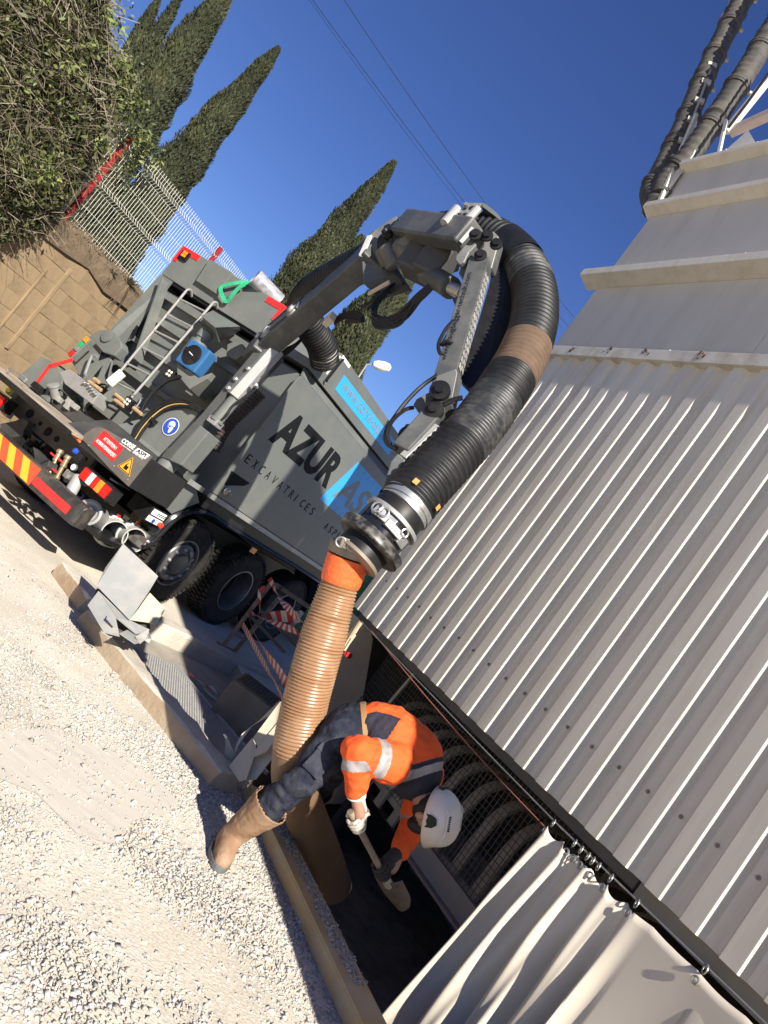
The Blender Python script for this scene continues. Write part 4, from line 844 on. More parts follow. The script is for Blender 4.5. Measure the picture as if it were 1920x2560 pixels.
# hopper rear: inclined panel with ribs, diagonal flange, side plate
HB = -.36
HP0 = -.06
m_ = MB(); m_.box((-1.19, HP0, 1.2), (.95, HP0+.03, 3.02)); part('hopper_panel', m_, GREY)
for z, h, w0, w1 in ((2.86, .10, -1.16, .5), (2.56, .09, -1.14, .6), (2.22, .085, -1.0, .62), (1.88, .085, -.95, .6), (1.58, .08, -.9, .2)):
    m_ = MB(); m_.prism([(w0, HP0, z-h/2), (w0, HB-.06, z-h/2+.02), (w0, HB-.06, z+h/2), (w0, HP0, z+h/2+.03)], (w1-w0, 0, 0)); part('stiffener', m_, GREY, bevel=.004)
m_ = MB(); m_.beam(tR(*C3(1090, 428), -.48), tR(*C3(800, 1260), -.48), .03, .14, Y_); part('diagonal_flange', m_, GREY, bevel=.003)
for x0, z0 in ((.0, 2.83), (.02, 2.53), (.02, 2.19), (-.1, 1.86), (-.42, 2.83), (-.38, 2.53), (-.36, 2.19), (-.5, 1.86)):
    m_ = MB(); m_.prism([(x0, HP0-.003, z0), (x0+.05, HP0-.003, z0), (x0+.13, HP0-.003, z0-.12), (x0+.11, HP0-.003, z0-.28), (x0+.06, HP0-.003, z0-.28), (x0+.07, HP0-.003, z0-.12)], (0, -.22, 0)); part('gusset', m_, GREY, bevel=.004)
m_ = MB(); m_.prism([(-1.24, -.45, 1.2), (-1.24, -.50, 2.2), (-1.24, -.44, 3.05), (-1.24, 1.2, 3.05), (-1.24, 1.2, 1.2)], (.03, 0, 0)); part('hopper_side', m_, GREY)
m_ = MB(); m_.prism([(-1.21, -.45, 1.25), (-1.21, -.50, 2.2), (-1.21, -.44, 3.05), (-1.03, -.44, 3.05), (-.98, -.45, 1.25)], (0, .03, 0)); part('hopper_edge', m_, GREY)
sl_ = [tR(*C3(x, y), -.492) for x, y in ((800, 880), (812, 900), (770, 1010), (745, 1030), (735, 1015), (780, 900))]
m_ = MB(); m_.prism(sl_, Y_*.002); part('slot', m_, INK)
# ladder
ld = MB(); la = [tR(270, 966, -.95), tR(456, 739, -.55)]; lb2 = [tR(328, 995, -.95), tR(521, 771, -.55)]
hook = lambda p, d: [p, p+d*.06+Z_*.03, p+d*.11+Z_*.02+Y_*.05, p+d*.12+Y_*.12-Z_*.03]
dl = (la[1]-la[0]).normalized()
ld.tube(spline([la[0], la[0].lerp(la[1], .5)]+hook(la[1], dl), 5), .0145, 8); LADM = mat('ladder_steel', (.36, .36, .34), .42, .4, .1, 10, dirt=DUST, dirt_amt=.3)
ladder = part('ladder', ld, LADM)
m_ = MB(); m_.tube(spline([lb2[0], lb2[0].lerp(lb2[1], .5)]+hook(lb2[1], dl), 5), .0145, 8); part('rail', m_, LADM, ladder)
for k in (.06, .24, .42, .60, .78, .96):
    m_ = MB(); m_.tube([la[0].lerp(la[1], k), lb2[0].lerp(lb2[1], k)], .012, 8); part('rung', m_, LADM, ladder)
# top filter box
XB = .56
m_ = MB(); m_.box((-1.26, -.42, 3.06), (XB, 1.6, 3.50)); tbx = part('filter_box', m_, GREY, bevel=.008)
m_ = MB(); m_.box((-1.24, -.40, 3.02), (XB-.02, 1.5, 3.06)); part('seal_gap', m_, INK, tbx)
m_ = MB(); m_.prism([(-.70, -.424, 3.20), (-.33, -.424, 3.19), (-.33, -.424, 3.502), (-.74, -.424, 3.502)], (0, -.05, 0)); part('access_flap', m_, GREY, tbx, bevel=.004)
for P in ((tR(463, 614, -.425), tR(428, 660, -.425)), (tR(458, 617, -.425), tR(500, 643, -.425)), (tR(712, 774, -.425), tR(666, 748, -.425)), (tR(708, 772, -.425), tR(686, 795, -.425))):
    a, b2 = P; d = b2-a; hor = abs(d.x) > abs(d.z); m_ = MB()
    if hor: m_.box((min(a.x, b2.x), -.428, 3.42), (max(a.x, b2.x), -.4215, 3.495))
    else:
        xx = -1.257 if a.x < 0 else XB-.065; m_.box((xx, -.4285, 3.28), (xx+.07, -.4217, 3.495))
    part('red_corner_tape', m_, RED, tbx)
p = tR(462, 641, -.425); m_ = MB(); m_.box((p.x-.07, -.45, p.z-.06), (p.x+.075, -.421, p.z+.06)); mk = part('marker_light', m_, BLACK, tbx, bevel=.008)
for dx in (-.02, .02):
    for dz in (-.02, .02): m_ = MB(); m_.box((p.x+dx-.017, -.458, p.z+dz-.003), (p.x+dx+.017, -.449, p.z+dz+.033)); part('led', m_, AMBER, mk, bevel=.003)
# outlet hood, pipe and blue actuator
hd = [tR(*R4(x, y), -.42) for x, y in ((450, 390), (570, 330), (885, 515), (700, 640), (600, 520))]
ht = [tR(*R4(x, y), -.42) for x, y in ((430, 400), (590, 320))]
m_ = MB(); a = tR(*R4(455, 395), -.75); b2 = tR(*R4(610, 525), -.95); c = tR(*R4(885, 515), -.75); d = tR(*R4(585, 335), -.42)
e_ = tR(*R4(890, 560), -.42); f_ = tR(*R4(650, 690), -.62)
m_.add([a, b2, c, d, e_, f_], [(0, 1, 2, 3), (1, 5, 4, 2), (0, 5, 1), (2, 4, 3), (0, 3, 4, 5)]); part('outlet_hood', m_, GREY)
p0 = tR(*R4(505, 590), -.72); p1 = tR(*R4(530, 760), -.72)
dn = (tR(*R4(560, 780), -.72)-tR(*R4(505, 590), -.72)); dn = Vector((.02, 0, -1)).normalized()
m_ = MB(); m_.lathe([(.06, -.02), (.085, 0), (.085, .08), (.07, .085), (.07, .12), (.10, .13), (.10, .34)], tR(*R4(520, 585), -.70), dn, 18); part('outlet_pipe', m_, GREY)
p = tR(*R4(385, 870), -.78); m_ = MB(); m_.box((p.x-.16, p.y-.06, p.z-.14), (p.x+.16, p.y+.10, p.z+.16)); ba = part('actuator', m_, BLUEA, bevel=.02)
m_ = MB(); m_.lathe([(.115, 0), (.115, .012), (.10, .018)], p+Vector((-.005, -.06, .01)), -Y_, 26); part('indicator_dial', m_, BLACK, ba)
m_ = MB(); m_.obox(p+Vector((-.005, -.08, .01)), Vector((.11, 0, -.02)), Y_*.006, Z_*.022); part('dial_handle', m_, BLACK, ba)
m_ = MB(); m_.obox(p+Vector((-.005, -.088, .012)), Vector((.035, 0, -.006)), Y_*.001, Z_*.004); part('dial_mark', m_, WHITE, ba)
m_ = MB(); m_.prism([(p.x-.16, p.y+.0, p.z-.15), (p.x+.2, p.y, p.z-.15), (p.x+.3, p.y, p.z-.02), (p.x+.3, p.y, p.z-.1), (p.x+.2, p.y, p.z-.3), (p.x-.05, p.y, p.z-.25)], (0, .3, 0)); part('actuator_bracket', m_, GREY, bevel=.004)
m_ = MB(); m_.prism([tR(*R4(x, y), -.55) for x, y in ((740, 710), (810, 680), (900, 690), (950, 800), (830, 880), (730, 830))], Y_*.2); part('corner_housing', m_, GREY, bevel=.01)
# boom base plate with PPE sign and hose arc
bp_ = [tR(x, y, -.93) for x, y in ((326, 1088), (352, 1050), (385, 1022), (425, 1004), (462, 1004), (498, 1026), (470, 1085), (420, 1150), (400, 1142))]
m_ = MB(); m_.prism(bp_, Y_*.06); base = part('boom_base_plate', m_, GREY, bevel=.006)
p = tR(427, 1067, -.937); m_ = MB(); m_.lathe([(.098, 0), (.098, .003)], p, -Y_, 32); part('ppe_sign', m_, WHITE, base); m_ = MB(); m_.lathe([(.091, 0), (.091, .0015)], p-Y_*.003, -Y_, 32); part('ppe_field', m_, BLUES, base)
m_ = MB(); q = p-Y_*.0046
hel = [(math.cos(a)*.042, .018+math.sin(a)*.045) for a in [math.pi*i/12 for i in range(13)]]
m_.prism([q+X_*x+Z_*z for x, z in hel+[(-.042, .012), (.055, .012), (.055, .02)][:1]], -Y_*.0008)
m_.prism([q+X_*x+Z_*z for x, z in ((-.04, .008), (.04, .008), (.042, -.02), (.034, -.06), (.015, -.062), (.005, -.035), (-.02, -.03), (-.03, -.015))], -Y_*.0008); part('helmet_symbol', m_, WHITE, base)
m_ = MB(); m_.prism([q+X_*x+Z_*z-Y_*.0009 for x, z in ((-.034, .004), (.012, .004), (.012, -.008), (-.012, -.012), (-.03, -.01))], -Y_*.0006); m_.prism([q+X_*x+Z_*z-Y_*.0009 for x, z in ((-.03, -.018), (.004, -.018), (.002, -.05), (-.022, -.05))], -Y_*.0006); part('mask_symbol', m_, BLUES, base)
for k, (off, mm, r) in enumerate(((0, BLACK, .017), (7, mat('hose_yellow', (.42, .30, .10), .6), .007), (13, BLACK, .017), (-6, BLACK, .012))):
    P = [tR(x+off*.6, y+off*.8, -.97) for x, y in ((334, 1092), (356, 1058), (388, 1026), (420, 1008), (458, 1005), (492, 1018), (520, 1040))]
    m_ = MB(); m_.tube(spline(P, 6), r, 8); part('hydraulic_hose', m_, mm)
for x, y in ((385, 1052), (482, 1018)):
    m_ = MB(); m_.obox(tR(x, y, -.985), X_*.04, Y_*.018, Z_*.018); part('hose_clip', m_, BLACK)
# mast: column, side channel, cylinder
MQ = lambda pts, Y: [tR(*R4(x, y), Y) for x, y in pts]
m_ = MB(); m_.prism(MQ(((98, 1990), (425, 1590), (540, 1680), (232, 2050)), -1.15), Vector((0, .22, 0))); mast = part('mast', m_, GREY, bevel=.010)
m_ = MB(); f0 = tR(*R4(90, 2040), -1.05); m_.lathe([(.10, -.10), (.10, .12), (.085, .15)], f0, Z_, 18); part('slew_foot', m_, GREY, mast)
m_ = MB(); m_.prism(MQ(((8, 1955), (470, 1470), (1120, 690), (1240, 640), (1190, 740), (560, 1480), (470, 1570), (98, 1985)), -1.16), Vector((0, .10, 0))); part('mast_channel', m_, mat('channel_dark', (.07, .074, .072), .45), mast, bevel=.005)
m_ = MB(); m_.prism(MQ(((560, 1475), (1190, 740), (1200, 790), (980, 920), (960, 1000), (740, 1210), (620, 1400), (600, 1480)), -1.13), Vector((0, .05, 0))); part('mast_web', m_, GREY, mast, bevel=.005)
ca, cb, cc = tR(543, 1050, -1.12), tR(585, 993, -1.12), tR(692, 872, -1.08)
m_ = MB(); dcy = (cc-ca).normalized(); L1_ = (cb-ca).length; m_.lathe([(.05, -.04), (.075, -.02), (.075, 0), (.062, .01), (.062, L1_+.02)], ca, dcy, 18); cyl = part('lift_cylinder', m_, GREY, mast)
m_ = MB(); m_.tube([cb, cb.lerp(cc, .5), cc], .088, 6, smooth=False); part('cylinder_guard', m_, STEELM, mast, bevel=.004)
m_ = MB(); m_.obox(ca-dcy*.03, X_*.06, Y_*.06, dcy*.035); part('cylinder_clevis', m_, STEELM, mast, bevel=.008)
for x, y in ((840, 1100), (980, 985), (760, 1200), (1060, 1165)):
    p = tR(*R4(x, y), -1.17); m_ = MB(); m_.lathe([(.02, -.03), (.026, 0), (.026, .02), (.012, .03)], p, -Y_+Z_*.3, 10); part('fitting', m_, STEEL, mast)
for k in range(3):
    m_ = MB(); P = [tR(*R4(x+rp.uniform(-15, 15), y), -1.14) for x, y in ((640, 1580), (720, 1500), (800, 1400), (1000, 1250), (1250, 1000), (1370, 880))]; m_.tube(spline(P, 5), .012, 6); part('hydraulic_hose', m_, BLACK, mast)
# side boxes below tank (right)
m_ = MB(); m_.prism([(1.20, -.80, 1.31), (1.20, -.52, 1.29), (1.20, -.36, 1.20), (1.20, -.62, .95), (1.20, -.92, 1.0)], (-.3, 0, 0)); part('side_flap', m_, GREY, bevel=.004)
m_ = MB(); m_.box((.9, -.90, .76), (1.2, -.62, .93)); rcb = part('remote_box', m_, BLACK, bevel=.008)
m_ = MB(); m_.box((1.2, -.885, .85), (1.204, -.66, .915)); part('label_plate', m_, WHITE, rcb)
m_ = MB(); m_.box((1.2, -.895, .775), (1.204, -.655, .835)); part('label_plate', m_, WHITE, rcb)
for k in range(4): m_ = MB(); m_.prism([(1.204, -.80+k*.035, .865), (1.204, -.785+k*.035, .865), (1.204, -.765+k*.035, .895), (1.204, -.78+k*.035, .895)], X_*.002); part('label_mark', m_, INK, rcb)
m_ = MB(); m_.lathe([(.02, 0), (.02, .012), (.03, .02), (.03, .045), (.02, .05)], (1.204, -.69, .80), X_, 14); part('stop_button', m_, mat('stop_red', (.75, .05, .02), .35), rcb)
m_ = MB(); m_.lathe([(.022, 0), (.022, .006)], (1.204, -.79, .80), X_, 14); part('socket', m_, BLUES, rcb)
# pipes, brassware and storage tubes at the rear
ex0, ex1 = tR(*Ap(790, 1190), -1.42), tR(*Ap(670, 1400), -1.42)
m_ = MB(); m_.tube([ex0+Vector((0, .1, .02)), ex0, ex1], .06, 16); part('grey_pipe', m_, mat('pipe_grey', (.34, .34, .335), .5, .1, .08, 8))
p = tR(*Ap(890, 1530), -1.3); axp = Vector((.35, -.9, .15)).normalized()
m_ = MB(); m_.lathe([(.13, -.25), (.13, 0), (.105, .005), (.08, -.02), (.05, -.02), (.045, .01), (.02, .012)], p, axp, 26); part('capped_pipe', m_, STEELM)
def storage_pipe(px, Y, r, lab):
    p = tR(*px, Y); ax = Vector((.90, -.43, .10)).normalized()
    m_ = MB(); m_.lathe([(r, -.7), (r, 0), (r-.012, 0), (r-.012, -.5)], p, ax, 28, caps=False); pp = part('storage_pipe', m_, mat('pipe_grey2', (.42, .43, .41), .45, .1, .08, 8, dirt=DUST, dirt_amt=.35), sharp=30)
    m_ = MB(); m_.lathe([(r+.001, -.16), (r+.022, -.155), (r+.022, -.125), (r+.001, -.12)], p, ax, 28, caps=False); part('pipe_flange', m_, GALV, pp)
    m_ = MB(); m_.lathe([(0.001, -.34), (r-.013, -.34)], p, ax, 24, caps=False); part('pipe_inside', m_, DGREY, pp)
    for k in range(4):
        a = .4+k*.5; nx2 = ax.orthogonal().normalized(); ny2 = ax.cross(nx2); m_ = MB(); m_.obox(p-ax*.14+(nx2*math.cos(a)+ny2*math.sin(a))*(r+.03), ax*.02, (nx2*math.cos(a)+ny2*math.sin(a))*.014, ax.cross(nx2*math.cos(a)+ny2*math.sin(a))*.012); part('flange_catch', m_, REDL if k == 1 else BLACK, pp)
storage_pipe(Ap(1150, 1755), -.95, .142, ''); storage_pipe(Ap(1350, 1815), -.80, .128, '')
m_ = MB(); m_.box((.62, -1.3, .40), (1.23, -.7, .445)); part('pipe_shelf', m_, BLACK)
for k, (x, y, x2, y2) in enumerate(((610, 910, 490, 1150), (690, 970, 560, 1200))):
    a, b2 = tR(*Ap(x, y), -1.40), tR(*Ap(x2, y2), -1.40); m_ = MB(); d = (b2-a); l = d.length
    m_.lathe([(.0, -.012), (.028, -.01), (.036, 0), (.036, .03), (.026, .035), (.026, l*.35), (.034, l*.36), (.034, l*.45), (.022, l*.46), (.022, l*.85), (.032, l*.86), (.032, l)], a, d, 14); v = part('coupling_valve', m_, BRASS)
    for q in (.3, .75):
        m_ = MB(); m_.obox(a+d*q+Vector((-.04, -.03, 0)), X_*.035, Y_*.006, Z_*.009); part('valve_lever', m_, mat('lever_red', (.6, .03, .04), .4), v)
    m_ = MB(); m_.tube(spline([b2, b2+Vector((.0, 0, -.06)), b2+Vector((.06, 0, -.09)), b2+Vector((.14, .02, -.08)), b2+Vector((.22, .05, -.12))], 5), .016, 8); part('feed_pipe', m_, STEELD, v)
p = tR(*Ap(738, 1077), -1.42); m_ = MB(); m_.lathe([(.036, -.02), (.036, 0), (.03, .003)], p, -Y_, 18); gg = part('pressure_gauge', m_, STEEL); m_ = MB(); m_.lathe([(.029, 0), (.029, .001)], p-Y_*.003, -Y_, 18); part('dial_face', m_, WHITE, gg)
m_ = MB(); m_.obox(p+Vector((-.02, .03, -.09)), X_*.03, Y_*.03, Z_*.04); m_.obox(p+Vector((.07, .03, -.10)), X_*.06, Y_*.02, Z_*.02); part('gauge_fitting', m_, STEEL)
p = tR(*Ap(800, 990), -1.38); m_ = MB(); m_.obox(p, X_*.055, Y_*.04, Z_*.05); lv = part('plug_socket', m_, BLACK, bevel=.008); m_ = MB(); m_.lathe([(.03, 0), (.03, .03), (.02, .04)], p+Vector((-.05, -.03, .03)), Vector((-.3, -.9, .3)), 14); part('blue_cap', m_, BLUES, lv)
for (x, y), mm in (((122, 330), 'air_yellow'), ((78, 535), 'air_red')):
    p = tR(*Ap(x, y), -1.3); m_ = MB(); m_.obox(p, X_*.05, Y_*.04, Z_*.04); ac = part('air_coupling', m_, STEELD, bevel=.01); m_ = MB(); m_.lathe([(.032, 0), (.034, .02), (.02, .035)], p-Y_*.04, -Y_+Z_*.3, 12); part('coupling_cap', m_, mat(mm, (.75, .6, .02) if 'yell' in mm else (.7, .05, .07), .4), ac)
m_ = MB(); m_.prism([tR(*Ap(x, y), -1.25) for x, y in ((1110, 1180), (1190, 1240), (1190, 1250), (1100, 1200))], Y_*.2); part('lamp_bracket', m_, STEELD)
# mudguard and wheels
fo = [(-.72, .52), (-.62, .585), (-.60, .76), (-.53, .97), (-.36, 1.11), (-.09, 1.165), (.38, 1.155), (2.9, 1.16), (3.05, 1.12), (3.22, .95), (3.30, .7)]
def mudguard(x0, x1):
    mb = MB(); P = spline([Vector((0, y, z)) for y, z in fo], 5); n = len(P); vs = []
    for p in P: vs += [(x0, p.y, p.z), (x1, p.y, p.z)]
    mb.add(vs, [(2*i, 2*i+1, 2*i+3, 2*i+2) for i in range(n-1)], 0, True); o = part('mudguard', mb, BLACKG); so = o.modifiers.new('t', 'SOLIDIFY'); so.thickness = .012
    mb = MB(); mb.tube([(x1, p.y, p.z) for p in P], .022, 8); part('mudguard_bead', mb, BLACKG, o); return o
mudguard(.78, 1.24); mudguard(-1.24, -.78)
m_ = MB()
for i in range(2):
    for j in range(4): m_.box((.9+j*.085, -.705+i*.0, .53+i*.075), (.9+(j+.5)*.085, -.70, .60+i*.075)) if (i+j) % 2 == 0 else None
m_ = MB(); m_.box((.80, -.72, .49), (1.235, -.705, .66)); cfl = part('checker_plate', m_, mat('checker_dark', (.10, .08, .07), .5))
for i in range(3):
    for j in range(5):
        if (i+j) % 2: continue
        m_ = MB(); m_.box((.82+j*.08, -.7225, .50+i*.052), (.82+(j+1)*.08, -.7202, .50+(i+1)*.052)); part('checker_square', m_, STEEL, cfl)
m_ = MB(); m_.obox((1.235, 1.05, 1.06), Vector((.008, 0, 0)), Y_*.06, Z_*.035); part('side_marker', m_, AMBER)
def wheel_mesh(front):
    R_, W_ = .515, .30; tyre = MB()
    tyre.lathe([(.285, -.13), (.30, -.15), (.40, -.158), (.47, -.15), (.497, -.125), (.50, 0), (.497, .125), (.47, .15), (.40, .158), (.30, .15), (.285, .13)], (0, 0, 0), X_, 48, caps=False)
    for k in range(54):
        a = 2*math.pi*k/54
        for row, (xc, hw) in enumerate(((-.118, .032), (-.04, .034), (.04, .034), (.118, .032))):
            aa = a+(row % 2)*math.pi/54; rad = Vector((0, math.cos(aa), math.sin(aa))); tan = Vector((.0, -math.sin(aa), math.cos(aa)))+X_*(.35 if row in (1, 2) else .1)
            tyre.obox(rad*.503+X_*xc, X_*hw, tan.normalized()*.0195, rad*.017)
    rim = MB()
    if front:
        rim.lathe([(.288, .135), (.292, .155), (.275, .158), (.262, .12), (.255, .10), (.225, .145), (.16, .165), (.155, .15), (.12, .15), (.115, .19), (.085, .195), (.001, .196)], (0, 0, 0), X_, 40, caps=False)
    else:
        rim.lathe([(.288, .135), (.292, .155), (.275, .158), (.265, .12), (.258, -.10), (.245, -.13), (.15, -.14), (.14, -.10), (.11, -.095), (.10, -.03), (.001, -.025)], (0, 0, 0), X_, 40, mi=[0, 0, 0, 0, 1, 1, 1, 1, 1, 1, 1, 1], caps=False)  # inner disc black: the deep shade of the recess is painted in
    return tyre.mesh('tyre', [RUBBER]), rim.mesh('rim', [RIMM, BLACK])
TYF = wheel_mesh(True); TYR = wheel_mesh(False)
nutm = MB(); nutm.lathe([(.022, 0), (.02, .018), (.012, .03)], (0, 0, 0), X_, 8); nutm = nutm.mesh('wheel_nut', [STEELM])
holem = MB(); holem.lathe([(.026, 0), (.026, .004)], (0, 0, 0), X_, 14); holem = holem.mesh('hand_hole', [INK])
def wheel(x, y, front, flip=1):
    e = bpy.data.objects.new('wheel', (TYF if front else TYR)[0]); COL.objects.link(e); e.parent = truck; e.location = (x, y, .515)
    if flip < 0: e.rotation_euler = (0, 0, math.pi)
    link('rim', (TYF if front else TYR)[1], e)
    if front and flip > 0:
        for k in range(10):
            a = 2*math.pi*k/10; o = link('wheel_nut', nutm, e); o.location = (.158, math.cos(a)*.182, math.sin(a)*.182)
            a += math.pi/10; o = link('hand_hole', holem, e); o.location = (.125, math.cos(a)*.242, math.sin(a)*.242)
wheel(1.05, 0, True); wheel(1.08, 1.30, False); wheel(1.08, 2.65, False)
wheel(-1.05, 0, True, -1); wheel(-1.08, 1.30, False, -1); wheel(-1.08, 2.65, False, -1); wheel(1.05, 5.6, True); wheel(-1.05, 5.6, True, -1)
for y in (0, 1.3, 2.65, 5.6): m_ = MB(); m_.beam((-1, y, .515), (1, y, .515), .16, .16); part('axle', m_, BLACK)
# debris tank
TE = 6.2
m_ = MB(); m_.prism([(1.25, -.40, 1.37), (1.25, -.40, 2.90), (1.25, -.36, 2.94), (1.25, TE, 2.94), (1.25, TE, 1.37)], (-.02, 0, 0)); side = part('tank_side', m_, GREY, bevel=.004)
m_ = MB(); m_.prism([(1.25, -.37, 2.942), (1.25, TE, 2.942), (1.17, TE, 3.04), (1.17, -.30, 3.04)], (-.02, 0, -.01)); part('tank_shoulder', m_, GREY)
m_ = MB(); m_.box((-1.23, -.32, 1.30), (1.22, TE, 2.95)); part('tank_body', m_, GREY)
m_ = MB(); m_.box((-1.2, .30, 3.0), (1.16, TE, 3.075)); part('shadow_gap', m_, INK)
ub = [(.0, 3.08), (.0, 3.44), (.10, 3.475), (TE, 3.49), (TE, 3.08)]
m_ = MB(); m_.prism([(1.215, -.30, 3.06), (1.215, -.30, 3.16), (1.215, -.14, 3.19), (1.215, -.02, 3.33), (1.215, .0, 3.44), (1.215, .04, 3.475), (1.215, TE, 3.485), (1.215, TE, 3.06)], (-2.4, 0, 0)); upper = part('upper_body', m_, GREY)
m_ = MB(); m_.prism([(1.2155, .34, 3.152), (1.2155, .31, 3.345), (1.2155, 2.35, 3.372), (1.2155, 2.42, 3.175)], (.0015, 0, 0)); part('web_banner', m_, SKYB, upper)
text('web_address', 'www.corse-aspi.com', (1.2185, .42, 3.215), (0, 1, .012), Z_, .125, INKG, upper, 1.88)
m_ = MB(); m_.box((1.2155, .05, 3.435), (1.217, .30, 3.475)); part('white_corner_tape', m_, WHITE, upper)
m_ = MB(); m_.box((1.2155, .0, 3.18), (1.217, .035, 3.44)); part('white_corner_tape', m_, WHITE, upper)
m_ = MB(); m_.tube([(1.25, .06, 3.12), (1.26, .03, 3.13), (1.26, .03, 3.42), (1.25, .06, 3.43)], .014, 6); part('grab_bar', m_, BLACK, upper)
def azt(*a, **k): return text(*a, parent=side, **k)
ltr = [('A', -.16, .30), ('Z', .42, .33), ('U', .80, .33), ('R', 1.18, .36)]
text('brand_text', 'AZUR', (1.2512, -.15, 2.21), (0, 1, .018), Z_, .42, INK, side, 1.68, bold=.042)
m_ = MB(); m_.prism([(1.2505, 1.545, 2.07), (1.2505, 1.78, 2.775), (1.2505, 4.0, 2.80), (1.2505, 3.8, 2.09)], (.0008, 0, 0)); part('brand_panel', m_, SKYB, side)
text('brand_text', 'ASPI', (1.2518, 1.76, 2.225), (0, 1, .01), Z_, .38, INKG, side, 1.55, bold=.02, shear=.2)
for k in range(9):
    y = 1.66+k*.2; m_ = MB(); m_.prism([(1.2514, y, 2.072), (1.2514, y+.02, 2.072), (1.2514, y+.05, 2.15), (1.2514, y+.03, 2.15)], (.0006, 0, 0)); part('scale_tick', m_, INKG, side)
    m_ = MB(); m_.prism([(1.2514, y+.25, 2.78), (1.2514, y+.27, 2.78), (1.2514, y+.24, 2.70), (1.2514, y+.22, 2.70)], (.0006, 0, 0)); part('scale_tick', m_, INKG, side)
for nm_, y_, z_, w_t in (('EXCAVATRICES', -.26, 1.835, 1.92), ('ASPIRATRICES', 2.12, 1.80, 1.85)):
    for k, c_t in enumerate(nm_): text('tagline_letter', c_t, (1.2512, y_+w_t*k/11.6, z_), (0, 1, 0), Z_, .105, INK, side, .018 if c_t == 'I' else .085)
pass; text('tagline', '-', (1.2512, 1.87, 1.88), (0, 1, .0), Z_, .012, INK, side, .05)
m_ = MB(); m_.box((1.252, -.40, 1.305), (1.268, TE, 1.362)); part('edge_rail', m_, STEELM, bevel=.003)
m_ = MB(); m_.box((1.252, -.80, 1.305), (1.268, -.52, 1.362)); part('edge_rail', m_, STEELM, bevel=.003)
m_ = MB(); m_.box((.95, -.30, 1.17), (1.2, TE, 1.30)); part('underside_sill', m_, BLACK)
m_ = MB(); m_.prism([(1.2512, -.33, 1.675), (1.2512, .09, 1.688), (1.2512, -.10, 1.50), (1.2512, -.28, 1.51)], (.001, 0, 0)); part('recess', m_, INK, side)
m_ = MB(); m_.prism([(1.2514, -.28, 1.50), (1.2514, .02, 1.62), (1.2514, .06, 1.38), (1.2514, -.26, 1.38)], (.001, 0, 0)); part('recess_plate', m_, GREY, side)
m_ = MB(); m_.lathe([(.045, 0), (.05, .04), (.035, .05), (.035, .08), (.025, .085)], (1.252, -.18, 1.47), X_*.8+Vector((0, -.4, 0)), 16); part('drain_valve', m_, STEEL, side)
m_ = MB(); m_.box((-1.1, 6.6, 1.0), (1.1, 8.4, 3.0)); part('cab', m_, GREY, bevel=.08)
# stowed hose bundle behind mast against the tank (dark corrugated)
P = [tR(*R4(x, y), -.62) for x, y in ((600, 1880), (680, 1720), (800, 1560), (950, 1420), (1120, 1250))]; P = resample(spline(P, 8), .012)
m_ = MB(); m_.tube(P, [.062+.008*math.sin(i*1.9) for i in range(len(P))], 10); part('stowed_hose', m_, mat('stowed_hose_brown', (.05, .04, .034), .8), truck)

# ---------------------------------------------------------------- boom
def tp(x, y, Y): return tD(x, y, Y)
BG = mat('boom_grey', (.060, .065, .067), .45, 0, .06, 4, dirt=DUST, dirt_amt=.16, dscale=4)
A0, A1 = tp(662, 872, 7.62), tp(945, 625, 6.35)
A0 = tp(668, 862, 7.62)
boom = MB(); boom.beam(A0, A1, .20, .32, Z_, w2=.20, h2=.32); boom = part('boom', boom, BG, bevel=.012)
bd = (A1-A0).normalized(); bs = bd.cross(Z_).normalized(); bu = bs.cross(bd).normalized()
def bpart(nm, mb, m, **k): return part(nm, mb, m, boom, **k)
m_ = MB(); m_.beam(A0+bu*.15+bd*.05, A1+bu*.15, .22, .035, Z_); bpart('boom_top_plate', m_, BG, bevel=.004)
for k in (.18, .36, .55, .74):
    c = A0.lerp(A1, k)-bs*.101*(1 if (bs.dot(tl(EYE)-c) < 0) else -1)+bu*.08; m_ = MB(); m_.obox(c, bd*.10, bs*.001, bu*.014); bpart('boom_slot', m_, INK)
vs_ = bs if bs.dot(tl(EYE)-A0) > 0 else -bs
for c, r in ((A0+bd*.02, .045), (A0+bd*.16-bu*.02, .05), (A0+bd*.62-bu*.06, .045)):
    m_ = MB(); m_.lathe([(r+.03, .10), (r+.03, .115), (r, .12), (r*.8, .145), (r*.3, .15)], c, vs_, 18); bpart('pivot_boss', m_, STEELM)
m_ = MB(); m_.beam(A0+vs_*.107+bd*.15, A0+vs_*.107+bd*.72-bu*.05, .02, .10, Z_); bpart('side_stiffener', m_, BG, bevel=.004)
# knuckle at mast top
m_ = MB(); m_.obox(A0-bd*.05-bu*.08, bs*.13, bd*.12, bu*.12); bpart('knuckle', m_, BG, bevel=.02)
# head plates
hp_ = [(1605, 110), (590, 330), (0, 0)]
HY = 6.3
def headplate(pts, Y, th, m, nm, off=0): 
    m_ = MB(); m_.prism([tp(*R5(x, y), Y)+vs_*off for x, y in pts], -vs_*th); return bpart(nm, m_, m, bevel=.006)
headplate(((580, 370), (640, 240), (700, 190), (800, 120), (835, 110), (800, 250), (720, 330), (830, 500), (610, 560), (600, 390)), 6.3, .20, BG, 'boom_head')
headplate(((575, 370), (635, 235), (665, 230), (605, 375)), 6.26, .02, STEELM, 'head_edge')
headplate(((800, 120), (832, 105), (845, 150), (790, 270), (770, 300), (780, 230)), 6.22, .02, BG, 'head_lug')
for x, y, Y in ((775, 225, 6.2), (870, 160, 6.12), (935, 170, 6.05)):
    m_ = MB(); m_.lathe([(.05, -.02), (.05, .01), (.03, .02), (.03, .05)], tp(*R5(x, y), Y), vs_, 16); bpart('pivot_boss', m_, BLACK)
